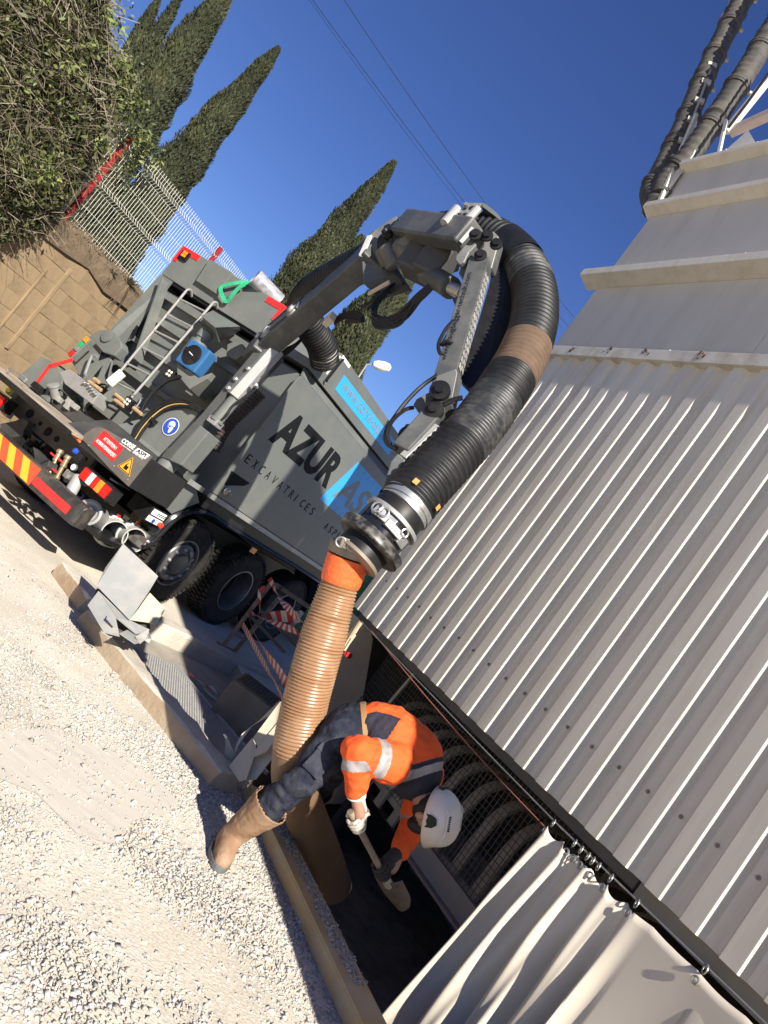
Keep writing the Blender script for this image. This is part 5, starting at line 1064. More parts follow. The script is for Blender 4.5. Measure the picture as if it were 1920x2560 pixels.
# short cylinders in the elbow
for (x0, y0, x1, y1, Y0, Y1, r) in ((760, 310, 830, 450, 6.2, 6.2, .085), (860, 300, 990, 470, 6.15, 6.0, .09), (900, 260, 930, 330, 6.1, 6.1, .10), (1030, 480, 1200, 590, 5.9, 5.5, .085), (740, 330, 800, 440, 6.3, 6.3, .09)):
    m_ = MB(); a, b2 = tp(*R5(x0, y0), Y0), tp(*R5(x1, y1), Y1); m_.lathe([(r*.8, 0), (r, .01), (r, (b2-a).length-.01), (r*.7, (b2-a).length)], a, b2-a, 18); bpart('elbow_cylinder', m_, BG)
m_ = MB(); a, b2 = tp(*R5(1200, 590), 5.5), tp(*R5(1275, 625), 5.4); m_.lathe([(.05, 0), (.05, (b2-a).length)], a, b2-a, 14); bpart('cylinder_rod', m_, STEEL)
m_ = MB(); m_.obox(tp(*R5(1000, 430), 6.0), (.14, 0, 0), (0, .12, 0), (0, 0, .12)); m_.obox(tp(*R5(1100, 420), 5.8), (.12, 0, 0), (0, .1, 0), (0, 0, .14)); bpart('elbow_casting', m_, mat('casting_dark', (.05, .05, .05), .6), bevel=.02)
m_ = MB(); m_.prism([tp(*R5(x, y), 5.95) for x, y in ((970, 250), (1250, 300), (1230, 420), (1070, 470), (1010, 340))], Vector((0, .12, 0))); bpart('elbow_web', m_, mat('web_brownish', (.10, .095, .085), .55), bevel=.01)
# link
K0, K1 = tp(*R5(880, 165), 6.15), tp(*R5(1320, 235), 5.35)
m_ = MB(); m_.beam(K0, K1, .15, .23, Z_, w2=.15, h2=.22); bpart('link_arm', m_, BG, bevel=.02)
m_ = MB(); m_.beam(tp(*R5(1262, 285), 5.33), tp(*R5(1345, 190), 5.33), .02, .03); bpart('link_edge', m_, STEELM)
def side_plate(pts, Y, th, m, nm): m_ = MB(); m_.prism([tp(*R5(x, y), Y) for x, y in pts], Vector((.02, th, 0))); return bpart(nm, m_, m, bevel=.008)
side_plate(((1225, 400), (1230, 370), (1330, 250), (1380, 215), (1410, 225), (1400, 270), (1320, 350), (1285, 420), (1250, 430)), 5.22, .06, BG, 'toggle_link')
side_plate(((1340, 260), (1380, 240), (1480, 205), (1515, 240), (1520, 280), (1470, 460), (1400, 460), (1340, 500), (1330, 420)), 5.30, .08, BG, 'stick_head')
side_plate(((1245, 490), (1260, 450), (1400, 395), (1410, 450), (1320, 480), (1280, 540)), 5.26, .05, BG, 'toggle_link')
for x, y in ((1360, 238), (1438, 245), (1395, 375), (1500, 300)):
    m_ = MB(); m_.lathe([(.045, 0), (.045, .015), (.028, .018), (.028, .04)], tp(*R5(x, y), 5.19), Vector((.1, -1, .1)), 16); bpart('pivot_boss', m_, BLACK)
# stick
S0, S1 = tp(*R5(1395, 430), 5.25), tp(1092, 1035, 4.62)
sdv = (S1-S0).normalized(); ssd = sdv.cross(Y_).normalized()
m_ = MB(); m_.beam(S0, S1, .145, .125, Y_, w2=.135, h2=.12); bpart('stick', m_, BG, bevel=.006)
# checker tread strip on the stick's far face and the cut lettering
fx = sdv.cross(Y_).normalized(); fyv = fx.cross(sdv).normalized()
zs = -1 if fx.dot(tl(EYE)+Vector((-3, 0, 0))-S0) < 0 else 1
cam_l = tl(EYE)
def face_out(n_, c): return n_ if n_.dot(cam_l-c) > 0 else -n_
M0 = S0.lerp(S1, .5)
f1 = face_out(fyv, M0)
text('cut_lettering', 'www.longlastingtechnik.com', S0.lerp(S1, .82)+f1*.0645-fx*.01, -sdv, fx if fx.dot(X_) < 0 else fx, .05, INK, boom, (S1-S0).length*.62) if False else None
m_ = MB()
for i in range(18):
    for j in range(2):
        c = S0.lerp(S1, .08+i*.036+(j % 2)*.018)
        sgn = 1 if face_out(fx, M0).dot(X_) > 0 else -1
xr = fx if fx.dot(X_) > 0 else -fx
for i in range(16):
    for j in range(2):
        c = S0.lerp(S1, .10+i*.041+(j % 2)*.02)+xr*.0735+f1*(-.028+.056*j); m_ = MB(); m_.obox(c, sdv*.022, f1*.022, xr*.003); bpart('tread_tile', m_, STEELM if (i*7+j*3) % 4 else STEELD, bevel=.002)
tx = text('cut_lettering', 'www.saugbagger-technik.com', S0.lerp(S1, .72)+f1*.0660-xr*.02, -sdv, -xr, .034, mat('cut_dark', (.025, .028, .034), .6), boom, (S1-S0).length*.60)
# lower arm
L0, L1 = tp(1062, 1095, 4.52), tp(985, 1180, 4.42)
def LPt(x, y, Y): return tp(*R6(x, y), Y)
def plate6(pts, Y, th, m, nm): m_ = MB(); m_.prism([LPt(x, y, Y) for x, y in pts], Vector((.01, th, 0))); return bpart(nm, m_, m, bevel=.006)
m_ = MB(); m_.beam(S1-sdv*.12, LPt(905, 790, 4.55), .13, .11, Y_, w2=.10, h2=.10); bpart('stick_tip', m_, BG, bevel=.008)
plate6(((820, 470), (985, 410), (1000, 450), (935, 770), (900, 790), (870, 720), (790, 720), (800, 560)), 4.56, .10, BG, 'stick_end_plate')
m_ = MB(); m_.beam(LPt(830, 780, 4.50), LPt(520, 1120, 4.38), .12, .11, Y_, w2=.11, h2=.10); la_ = bpart('lower_arm', m_, BG, bevel=.01)
m_ = MB(); m_.beam(LPt(825, 915, 4.44), LPt(535, 1185, 4.34), .05, .06, Y_); bpart('arm_rail', m_, STEELM, bevel=.006)
plate6(((790, 740), (850, 705), (880, 730), (870, 800), (800, 880), (780, 830)), 4.47, .03, BG, 'arm_lug')
for pts, Y in ((((620, 720), (650, 670), (780, 600), (840, 640), (740, 700), (690, 820)), 4.62), (((520, 940), (560, 880), (620, 880), (600, 950), (530, 990)), 4.50)): plate6(pts, Y, .12, BG, 'swivel_drum')
for x, y, r in ((850, 600, .045), (795, 765, .045), (585, 985, .045)):
    m_ = MB(); m_.lathe([(r+.018, -.02), (r+.018, .012), (r*.7, .016), (r*.6, .035)], LPt(x, y, 4.44), Vector((.05, -1, .1)), 18); bpart('pivot_boss', m_, BLACK)
m_ = MB(); m_.prism([LPt(x, y, 4.32) for x, y in ((490, 1130), (560, 1190), (520, 1260), (420, 1420), (405, 1490), (370, 1400), (430, 1200))], Vector((.01, .07, 0))); bpart('yoke_arm', m_, BG, bevel=.008)
m_ = MB(); m_.beam(LPt(640, 1150, 4.31), LPt(410, 1480, 4.2), .035, .012, Y_); bpart('yoke_edge', m_, STEELM, bevel=.003)
# hydraulic whips
def whip(pts, r, nm='hydraulic_whip'): m_ = MB(); m_.tube(spline([tp(x, y, Y) for x, y, Y in pts], 7), r, 7); bpart(nm, m_, BLACK)
w6 = lambda pts: [(*R6(x, y), Y) for x, y, Y in pts]
whip(w6(((830, 470, 4.6), (700, 560, 4.6), (560, 700, 4.55), (440, 860, 4.5), (395, 940, 4.45), (385, 1010, 4.42), (410, 1060, 4.4), (480, 1100, 4.38))), .013)
whip(w6(((625, 745, 4.6), (560, 760, 4.58), (480, 820, 4.5), (420, 900, 4.45), (400, 980, 4.42), (430, 1060, 4.4))), .013)
whip(w6(((970, 0, 4.95), (900, 80, 4.9), (840, 200, 4.85), (850, 280, 4.8), (900, 300, 4.8))), .013)
whip(w6(((1000, 20, 4.95), (930, 110, 4.9), (870, 210, 4.85), (910, 180, 4.8), (960, 190, 4.8))), .013)
whip(w6(((880, 720, 4.5), (960, 680, 4.5), (1040, 660, 4.5))), .016)
r5 = lambda pts: [(*R5(x, y), Y) for x, y, Y in pts]
for k in range(8):
    j = rp.uniform(-16, 16); whip(r5(((1070+j, 570+j*.4, 5.7), (980+j, 650+j, 5.75), (880+j, 760+k*12-30, 5.85), (780, 820+k*9-30, 5.95), (690+j*.6, 800+k*10-30, 6.05), (690+j, 700, 6.15), (760+j, 620, 6.2), (820, 560, 6.25))), .014)
for k in range(5):
    whip(r5(((420, 800+k*8, 6.8), (480, 760+k*8, 6.7), (560, 750+k*10, 6.6), (610, 780+k*8, 6.55), (590, 810, 6.5), (500, 820-k*6, 6.6))), .013)
for k in range(4):
    whip(r5(((600+k*25, 720, 6.5), (700, 660-k*10, 6.35), (800, 600+k*6, 6.2), (880, 560, 6.1))), .015)
for k in range(4):
    whip(r5(((200-k*14, 930+k*14, 7.4), (120-k*12, 1010, 7.5), (20-k*10, 1080+k*20, 7.6), (-60-k*8, 1200, 7.7))), .016)
m_ = MB(); m_.obox(tp(*R5(385, 800), 6.72), bd*.055, bu*.05, vs_*.03); bpart('valve_cover', m_, BEIGE, bevel=.004)
m_ = MB(); m_.beam(tp(*R5(645, 628), 6.3), tp(*R5(785, 548), 6.15), .02, .03); bpart('strip_light', m_, BEIGE)
m_ = MB(); m_.prism([tp(*R5(x, y), 5.25) for x, y in ((1205, 660), (1250, 640), (1260, 720), (1235, 715))], Vector((0, .08, 0))); bpart('small_bracket', m_, BG)
# hose cradle over the elbow
m_ = MB()
for x0, y0, x1, y1 in ((1150, 155, 1240, 55), (1270, 175, 1375, 60)): m_.tube([tp(*R5(x0, y0), 5.5), tp(*R5(x1, y1), 5.55)], .035, 10)
bpart('cradle_post', m_, STEELM)
m_ = MB(); m_.prism([tp(*R5(x, y), 5.56) for x, y in ((1240, 90), (1320, 15), (1410, 18), (1340, 100), (1250, 160))], Vector((0, .03, 0))); bpart('cradle_plate', m_, BG, bevel=.004)
m_ = MB(); m_.prism([tp(*R5(x, y), 5.58) for x, y in ((1405, 16), (1425, 20), (1500, 80), (1555, 145), (1540, 150), (1480, 100), (1400, 40))], Vector((0, .25, 0))); bpart('cradle_hood', m_, BG, bevel=.004)
for x, y in ((1300, 45), (1360, 52), (1262, 98), (1315, 98)):
    m_ = MB(); m_.lathe([(.018, 0), (.018, .03)], tp(*R5(x, y), 5.55), Vector((0, -1, .2)), 8); bpart('bolt', m_, STEEL)
R7 = lambda x, y: (1100+x*.2351, 480+y*.2351)
tray = [(640, 560), (800, 640), (820, 1000), (770, 1400), (640, 1750), (480, 1980), (300, 2090), (210, 2000), (280, 1780), (430, 1300), (520, 1000), (560, 800)]
m_ = MB(); m_.prism([tp(*R7(x, y), 5.52-.62*(y-560)/1530) for x, y in tray], Vector((0, .08, 0))); bpart('hose_tray', m_, BLACK, bevel=.006)  # black support plate, also filling in the dark shade on the hose
# main suction hose
hpx = [(812, 905, 8.25), (803, 862, 8.05), (776, 815, 7.78), (758, 765, 7.5), (790, 724, 7.2), (852, 688, 6.9), (935, 646, 6.55), (1030, 603, 6.22), (1125, 580, 5.95), (1215, 588, 5.75), (1288, 636, 5.55), (1330, 708, 5.3), (1336, 795, 5.05), (1308, 888, 4.82), (1254, 980, 4.62), (1190, 1070, 4.46), (1116, 1152, 4.34), (1048, 1226, 4.24), (1006, 1275, 4.18)]
HP = resample(spline([tp(*p) for p in hpx], 16), .0085); n = len(HP); total = n*.0085
rr, mi = [], []
for i in range(n):
    rr.append(.156+.0075*math.sin(2*math.pi*i*.0085/.044)); f = 1-i/n
    band = (i % 1); mi.append(0)
for i in range(n):
    f = i/n
    if .745 < f < .80: mi[i] = 1
    elif .60 < f < .632 or .835 < f < .905: mi[i] = 2
m_ = MB(); m_.tube(HP, rr, 30, mi=mi, caps=False); bh = part('boom_hose', m_, [HOSE, HOSEM, HOSED], truck, sharp=80)
b0, b1 = int(n*.545), int(n*.592)
m_ = MB(); m_.tube(HP[b0:b1:2], [.168]*len(HP[b0:b1:2]), 28, caps=False); part('rubber_sleeve', m_, BLACK, bh)
m_ = MB(); m_.lathe([(.152, 0), (.156, .02), (.149, .03), (.152, .09), (.149, .10), (.153, .15)], HP[4], (HP[10]-HP[4]), 28, caps=False); part('tank_collar', m_, mat('collar_cream', (.5, .47, .4), .5), bh)
# coupling stack at the end of the hose
E0 = HP[-1]; ed_ = (HP[-1]-HP[-14]).normalized(); E2 = tl(hp[0]); ed_ = (ed_*.5+(E2-E0).normalized()*.5).normalized()
stack = (E2-E0).length
def ringp(nm, prof_, m, parent=bh, n_=36): mm = MB(); mm.lathe([(r, h*stack) for r, h in prof_], E0, ed_, n_); return part(nm, mm, m, parent, bevel=0)
ringp('hose_band', [(.150, -.16), (.156, -.155), (.156, .0), (.150, .01)], STEEL)
ringp('black_sleeve', [(.148, .0), (.152, .02), (.152, .2), (.148, .21)], BLACK)
ringp('yoke_ring', [(.155, .19), (.172, .2), (.172, .255), (.155, .265)], STEELM)
ringp('coupling_body', [(.150, .26), (.155, .27), (.155, .56), (.150, .57)], BLACKG)
ringp('coupling_flange', [(.158, .56), (.200, .575), (.205, .60), (.200, .66), (.204, .70), (.196, .72), (.14, .73)], mat('chipped_black', (.018, .018, .02), .35, 0, .2, 8, dirt=(.50, .46, .38), dirt_amt=.40, dscale=16))
ringp('adapter', [(.138, .72), (.140, .75), (.140, .92), (.13, .93)], BLACK)
ringp('adapter_rim', [(.138, .90), (.146, .91), (.146, .955), (.130, .97)], MATS['olive_collar'])
# latch clamp facing the viewer
vd = (tl(EYE)-E0); vd = (vd-ed_*vd.dot(ed_)).normalized(); td = ed_.cross(vd)
if td.dot(X_) < 0: td = -td
def latch(c_s, ang, l, h, m, nm, thick=.012, rr_=.158):
    c = E0+ed_*stack*c_s+(vd*math.cos(ang)+td*math.sin(ang))*rr_; m_ = MB(); o_ = (vd*math.cos(ang)+td*math.sin(ang)); t_ = (td*math.cos(ang)-vd*math.sin(ang)); m_.obox(c, t_*l, ed_*h, o_*thick); return part(nm, m_, m, bh, bevel=.004)
latch(.36, -.15, .05, .028, STEEL, 'latch_plate'); latch(.40, .25, .06, .022, STEELM, 'latch_lever', .016); latch(.42, .75, .035, .03, STEEL, 'latch_block', .016); latch(.34, -.55, .03, .035, STEELM, 'latch_plate')
for ang, r_ in ((-.62, .03), (.55, .022), (-.35, .026)):
    o_ = (vd*math.cos(ang)+td*math.sin(ang)); c = E0+ed_*stack*.33+o_*.18; m_ = MB(); m_.tube(ring_pts(c, o_, r_, 14), .006, 6, closed=True); part('latch_ring', m_, STEEL, bh)
for ang in (-.35, .95):
    o_ = (vd*math.cos(ang)+td*math.sin(ang)); t_ = (td*math.cos(ang)-vd*math.sin(ang)); c = E0-ed_*stack*.30+o_*.158; m_ = MB(); m_.obox(c, t_*.016, ed_*.016, o_*.001); part('hose_label', m_, mat('label_orange', (.6, .28, .08), .6), bh)

# things lying on the lorry
rl = thing('plastic_tube_roll', 'roll of cloudy plastic tubing lying on top of the lorry box', 'plastic roll', tw(tR(645, 700, .3)))
a, b2 = tw(tR(*R4(1040, 10), -.25)), tw(tR(*R4(1320, 250), .2)); o0 = rl.location.copy()
a, b2 = wY(637, 692, 8.6), wY(697, 755, 8.75)
m_ = MB(); m_.lathe([(.098, 0), (.105, .02), (.10, (b2-a).length), (.07, (b2-a).length), (.07, .05)], a-o0, b2-a, 20, caps=False); m_.build('tube', mat('cloudy_plastic', (.27, .27, .29), .35, 0, .45, 14), rl)
m_ = MB(); m_.lathe([(.001, .04), (.085, .05)], a-o0, b2-a, 16, caps=False); m_.build('tube_core', mat('core_dark', (.07, .05, .055), .7), rl)
sg = thing('lifting_sling', 'green webbing sling hanging over the edge of the lorry top box', 'sling', tw(tR(*R4(700, 80), -.5))); o0 = sg.location.copy()
def webbing(pts, wd):
    P = spline([tw(tR(*R4(x, y), Y))-o0 for x, y, Y in pts], 6); mb = MB(); vs = []
    for i, p in enumerate(P):
        d = (P[min(i+1, len(P)-1)]-P[max(i-1, 0)]).normalized(); s_ = d.cross(TF).normalized(); vs += [p+s_*wd/2, p-s_*wd/2]
    mb.add(vs, [(2*i, 2*i+1, 2*i+3, 2*i+2) for i in range(len(P)-1)]); o = mb.build('webbing', SLING, sg); so = o.modifiers.new('t', 'SOLIDIFY'); so.thickness = .008
webbing(((1140, 130, -.3), (1060, 60, -.44), (940, 25, -.48), (820, 35, -.5), (700, 65, -.5), (668, 100, -.5), (690, 180, -.49), (735, 235, -.48), (800, 160, -.5), (870, 85, -.5), (940, 45, -.5)), .05)

# ================================================================== WORKER
def Z1(x, y): return (450+x*.4822, 1650+y*.4822)
def zp(x, y, Y): return wY(*Z1(x, y), Y)
def skin(nodes, edges, root, sub=2):
    """nodes: [(pos, r) or (pos, rx, ry)] grown into one smooth surface"""
    me = bpy.data.meshes.new('sk'); me.from_pydata([tuple(n_[0]) for n_ in nodes], edges, []); o = bpy.data.objects.new('sk', me); COL.objects.link(o)
    md = o.modifiers.new('s', 'SKIN'); md.use_smooth_shade = True; sv = me.skin_vertices[0].data
    for i, n_ in enumerate(nodes): sv[i].radius = (n_[1], n_[2] if len(n_) > 2 else n_[1]); sv[i].use_root = (i == root)
    ss = o.modifiers.new('d', 'SUBSURF'); ss.levels = sub; ss.render_levels = sub
    dg = bpy.context.evaluated_depsgraph_get(); out = bpy.data.meshes.new_from_object(o.evaluated_get(dg)); bpy.data.objects.remove(o); bpy.data.meshes.remove(me); return out
def blob(name, chains, voxel=.011, smooth=6, amp=0.0, sc=14, seed=0, folds=None):
    """one continuous surface: tapered chains fused by a voxel remesh, then softened and creased"""
    mb = MB()
    for pts, rad_ in chains:
        P = [Vector(p) for p in pts]; Q, q = [], []
        for i in range(len(P)-1):
            for k in range(5): t_ = k/5; Q.append(P[i].lerp(P[i+1], t_)); q.append(rad_[i]*(1-t_)+rad_[i+1]*t_)
        Q.append(P[-1]); q.append(rad_[-1]); mb.tube(Q, q, 16)
        for i, p in enumerate(P): mb.ball(p, rad_[i]*.985, 14, 10)
    o = bpy.data.objects.new('tmp', mb.mesh('tmp', [SKIN])); COL.objects.link(o); md = o.modifiers.new('r', 'REMESH'); md.mode = 'VOXEL'; md.voxel_size = voxel; md.use_smooth_shade = True
    sm = o.modifiers.new('s', 'SMOOTH'); sm.iterations = smooth; sm.factor = .5
    me = bpy.data.meshes.new_from_object(o.evaluated_get(bpy.context.evaluated_depsgraph_get())); bpy.data.objects.remove(o); me.name = name
    me.update(); nrm = [v.normal.copy() for v in me.vertices]
    if amp:
        for v, n_ in zip(me.vertices, nrm):
            c = v.co*sc; h_ = noise.noise(c+Vector((seed, 0, 0)))+.5*noise.noise(c*2.1+Vector((0, seed, 0)))
            if folds: h_ += folds(v.co)
            v.co += n_*(amp*h_)
        me.update()
    me.materials.clear(); return me
hip = zp(890, 375, 4.25); footL = wz(*Z1(178, 1010), 0.0)
person = thing('person', 'worker in orange jacket, jeans and white helmet bending into the pit with a shovel', 'person', (footL.x, footL.y, 0)); p0 = person.location.copy()
def R(v): return Vector(v)-p0
J = dict(hip=hip, belly=zp(985, 365, 4.25), mid=zp(1085, 410, 4.22), chest=zp(1190, 510, 4.2), neck0=zp(1245, 640, 4.17), neck=zp(1255, 700, 4.13), head=zp(1297, 800, 4.08),
         shN=zp(1095, 535, 4.03), elN=zp(915, 478, 3.92), wrN=zp(915, 692, 3.97), haN=zp(930, 800, 3.98), shF=zp(1270, 590, 4.40), elF=zp(1215, 825, 4.42), wrF=zp(1140, 1000, 4.28), haF=zp(1100, 1080, 4.22),
         hpL=zp(850, 390, 4.17), knL=zp(640, 620, 4.10), anL=footL+Vector((.02, .03, .14)), toL=footL+Vector((.03, -.03, .06)),
         hpR=zp(875, 430, 4.38), knR=zp(775, 590, 4.62), anR=zp(650, 735, 5.05), toR=zp(680, 765, 4.97))
L_ = lambda a, b2, t: J[a].lerp(J[b2], t)
ch = lambda *n_: [R(J[k]) for k in n_]
bm_ = blob('body', [(ch('hip', 'belly', 'mid', 'chest', 'neck0', 'neck', 'head'), [.12, .12, .125, .13, .075, .058, .085]), (ch('chest', 'shN', 'elN', 'wrN', 'haN'), [.08, .055, .043, .032, .034]), (ch('chest', 'shF', 'elF', 'wrF', 'haF'), [.08, .055, .043, .032, .034]),
      (ch('hip', 'hpL', 'knL', 'anL', 'toL'), [.1, .085, .058, .042, .036]), (ch('hip', 'hpR', 'knR', 'anR', 'toR'), [.1, .085, .058, .042, .036])], .012, 4)
bm_.materials.append(SKIN); link('body', bm_, person)
def wrinkle(me, amp, sc, seed=0):
    me.update(); nrm = [v.normal.copy() for v in me.vertices]
    for v, n_ in zip(me.vertices, nrm):
        c = v.co*sc; v.co += n_*(amp*noise.noise(c+Vector((seed, 0, 0)))+amp*.6*noise.noise(c*2.3+Vector((0, seed, 0))))
    me.update()
# trousers
lgd = (R(J['knL'])-R(J['hpL'])).normalized()
def jfold(c):
    t_ = (c-R(J['hpL'])).dot(lgd); return 1.1*math.sin(t_*62+6*noise.noise(c*7))*math.exp(-((t_-.40)/.11)**2)+.6*math.sin(t_*48+5*noise.noise(c*6))*math.exp(-((t_-.05)/.10)**2)
tm = blob('jeans', [([R(J['hip']), R(L_('hip', 'belly', .72))], [.160, .150]), ([R(J['hip']), R(J['hpL']), R(L_('hpL', 'knL', .5)), R(J['knL']), R(L_('knL', 'anL', .30)), R(L_('knL', 'anL', .56))], [.14, .128, .108, .088, .083, .086]),
      ([R(J['hip']), R(J['hpR']), R(L_('hpR', 'knR', .5)), R(J['knR']), R(L_('knR', 'anR', .5)), R(L_('knR', 'anR', .85))], [.14, .125, .104, .085, .078, .075])], .010, 5, .007, 15, 3, jfold)
tm.materials.append(DENIM); link('jeans', tm, person)
pk = R(L_('hpL', 'knL', .62)); toe = (R(EYE)-pk).normalized(); pu = -lgd; ps = toe.cross(pu).normalized()
m_ = MB(); m_.obox(pk+toe*.098, ps*.055, pu*.07, toe*.006); m_.obox(pk+toe*.104+pu*.065, ps*.06, pu*.022, toe*.005); o = m_.build('cargo_pocket', DENIM, person, bevel=.006)
bd_ = (J['belly']-J['hip']).normalized(); c = R(J['hip'].lerp(J['belly'], .74))
m_ = MB(); m_.lathe([(.150, -.018), (.156, -.014), (.156, .014), (.150, .018)], c, bd_, 28); m_.build('belt', mat('tan_belt', (.30, .17, .07), .6), person)
jm = blob('jumper', [([R(L_('hip', 'belly', .80)), R(J['belly']), R(L_('belly', 'mid', .4))], [.135, .150, .158])], .011, 4, .007, 18, 1); jm.materials.append(CLOTHN); link('jumper', jm, person)
# jacket
def kfold(c):
    t_ = (c-R(J['elN'])).length; u_ = (c-R(J['elF'])).length; return .8*math.sin(t_*70+7*noise.noise(c*6))*math.exp(-(t_/.16)**2)+.8*math.sin(u_*70+7*noise.noise(c*6))*math.exp(-(u_/.16)**2)
jk = blob('jacket', [([R(L_('belly', 'mid', .30)), R(J['mid']), R(J['chest']), R(L_('chest', 'neck0', .55)), R(J['neck0'])], [.170, .180, .188, .150, .100]),
      ([R(J['chest']), R(J['shN']), R(L_('shN', 'elN', .5)), R(J['elN']), R(L_('elN', 'wrN', .45)), R(L_('elN', 'wrN', .86))], [.14, .112, .098, .084, .072, .062]),
      ([R(J['chest']), R(J['shF']), R(L_('shF', 'elF', .5)), R(J['elF']), R(L_('elF', 'wrF', .45)), R(L_('elF', 'wrF', .90))], [.14, .110, .095, .080, .070, .058])], .006, 8, .008, 15, 7, kfold)
for m in (CLOTHO, REFL, CLOTHN): jk.materials.append(m)
segs = [('tor', R(J['belly']), R(J['chest'])), ('uN', R(J['shN']), R(J['elN'])), ('fN', R(J['elN']), R(J['wrN'])), ('uF', R(J['shF']), R(J['elF'])), ('fF', R(J['elF']), R(J['wrF'])), ('nk', R(J['chest']), R(J['neck']))]
def seg_t(p, a, b2): d = b2-a; t_ = (p-a).dot(d)/d.length_squared; tc_ = min(1, max(0, t_)); return (p-(a+d*tc_)).length, t_
axT = (R(J['chest'])-R(J['belly'])).normalized(); sideN = (R(J['shN'])-R(J['shF'])); sideN = (sideN-axT*sideN.dot(axT)).normalized()
for po in jk.polygons:
    c = po.center; best = min(((seg_t(c, a, b2)[0]-(.10 if k in ('tor', 'nk') else 0), k, seg_t(c, a, b2)[1]) for k, a, b2 in segs)); _, k, t_ = best; mi_ = 0
    if k == 'uN' and .34 < t_ < .62: mi_ = 1
    elif k == 'fN' and .10 < t_+(c-R(J['elN'])).dot(sideN)*.8 < .34: mi_ = 1
    elif k == 'fF' and .02 < t_ < .20: mi_ = 1
    elif k == 'tor':
        off = (c-R(J['mid'])).dot(sideN)
        if .36 < t_ < .50 and off < -.02: mi_ = 1
        elif abs(off+.065) < .030 and t_ >= .45: mi_ = 1
        elif off > .11 and t_ < .42: mi_ = 2
    elif k == 'nk':
        off = (c-R(J['chest'])).dot(sideN)
        if t_ > .28 and off > -.11: mi_ = 2
        if t_ > .62: mi_ = 2
        if abs(off+.065) < .030 and t_ < .50: mi_ = 1
        if .40 < t_ < .60 and off > .0: mi_ = 1
    po.material_index = mi_; po.use_smooth = True
link('jacket', jk, person)
# forearm cuff and gloves with fingers
def glove(wr, el, grip, axis, label, mm, near):
    a = Vector(axis).normalized(); wr = R(wr); g = R(grip); d = (wr-g); inn = (d-a*d.dot(a)).normalized(); ny = a.cross(inn)
    palm = g+inn*.052
    nodes = [(wr.lerp(R(el), .10), .042), (wr, .040), (wr.lerp(palm, .55), .042, .030), (palm, .046, .028)]; edges = [(0, 1), (1, 2), (2, 3)]
    for k in range(4):
        off = a*((k-1.5)*.024); b_ = len(nodes); r_ = .0125 if k in (0, 1, 2) else .0105; rr_ = .030+.002*(k == 1)
        for j, ang in enumerate((20, 75, 130, 190, 240)):
            t_ = math.radians(ang); nodes.append((g+off+inn*math.cos(t_)*rr_*1.15+ny*math.sin(t_)*rr_*1.15, r_*(1-.06*j)))
            edges.append((3 if j == 0 else b_+j-1, b_+j))
    b_ = len(nodes)
    for j, (ang, al) in enumerate(((-20, -.03), (-75, -.045), (-125, -.05))):
        t_ = math.radians(ang); nodes.append((g+a*al+inn*math.cos(t_)*.036+ny*math.sin(t_)*.036, .014-.001*j)); edges.append((2 if j == 0 else b_+j-1, b_+j))
    me = skin(nodes, edges, 1, 2); me.materials.clear(); me.materials.append(mm); wrinkle(me, .002, 40, 2); return link('glove', me, person, label=label)
h0_, h1_ = zp(890, 800, 3.97), zp(1082, 1165, 4.22); hax = (h1_-h0_).normalized()
gripN = h0_.lerp(h1_, .12); gripF = h0_.lerp(h1_, .80)
glove(J['wrN'], J['elN'], gripN, hax, 'dusty pale glove on the near hand', GLOVE, True)
glove(J['wrF'], J['elF'], gripF, hax, 'dark glove on the far hand', mat('dark_glove', (.03, .028, .027), .8), False)
cfx = (J['wrN']-J['elN']).normalized(); m_ = MB(); m_.lathe([(.046, -.022), (.049, -.018), (.049, .018), (.046, .022)], R(J['wrN']), cfx, 20); m_.build('glove_cuff', mat('cuff_white', (.72, .68, .64), .8), person)
m_ = MB(); m_.lathe([(.0495, -.024), (.0495, -.016)], R(J['wrN']), cfx, 20, caps=False); m_.build('cuff_edge', mat('cuff_maroon', (.2, .03, .04), .8), person)
# boots
def boot(an, kn, toe_dir, base_z):
    td_ = Vector(toe_dir).normalized(); s2 = Vector((td_.y, -td_.x, 0)); f = R(Vector((an.x, an.y, base_z)))-td_*.01; shaft = (R(kn)-R(an)).normalized(); top = R(an)+shaft*.275
    me = blob('boot', [([f-td_*.030+Zv*.065, R(an)+shaft*.0, R(an)+shaft*.10, R(an)+shaft*.19, top], [.062, .070, .082, .100, .114]),
        ([f-td_*.045+Zv*.055, f+td_*.05+Zv*.066, f+td_*.12+Zv*.054, f+td_*.165+Zv*.048], [.055, .062, .060, .050]), ([f+td_*.02+Zv*.11, f+td_*.10+Zv*.070], [.062, .055])], .008, 6, .003, 20, 4)
    bmm = bmesh.new(); bmm.from_mesh(me); kill = [p for p in bmm.faces if (p.calc_center_median()-top).dot(shaft) > -.004]; bmesh.ops.delete(bmm, geom=kill, context='FACES'); bmm.to_mesh(me); bmm.free(); me.materials.append(SUEDE)
    for p in me.polygons: p.use_smooth = True
    o = link('boot', me, person); so = o.modifiers.new('t', 'SOLIDIFY'); so.thickness = .006; so.offset = -1
    sole = [f+td_*.055+td_*math.cos(2*math.pi*i/24)*.165+s2*math.sin(2*math.pi*i/24)*.070 for i in range(24)]; mb = MB(); mb.prism(sole, Zv*.034); mb.build('sole', SOLE, o, bevel=.006)
    mb = MB(); e_ = top-(shaft.cross(td_)).normalized()*.105; mb.tube([e_-shaft*.05, e_+shaft*.03, e_+shaft*.028+td_*.012, e_-shaft*.04+td_*.012], .007, 5, flat=(1, .5)); mb.build('pull_loop', SUEDE, o)
boot(J['anL'], J['knL'], (.12, -.99, 0), 0.005)
boot(J['anR'], J['knR'], (.6, -.7, 0), J['anR'].z-.12)
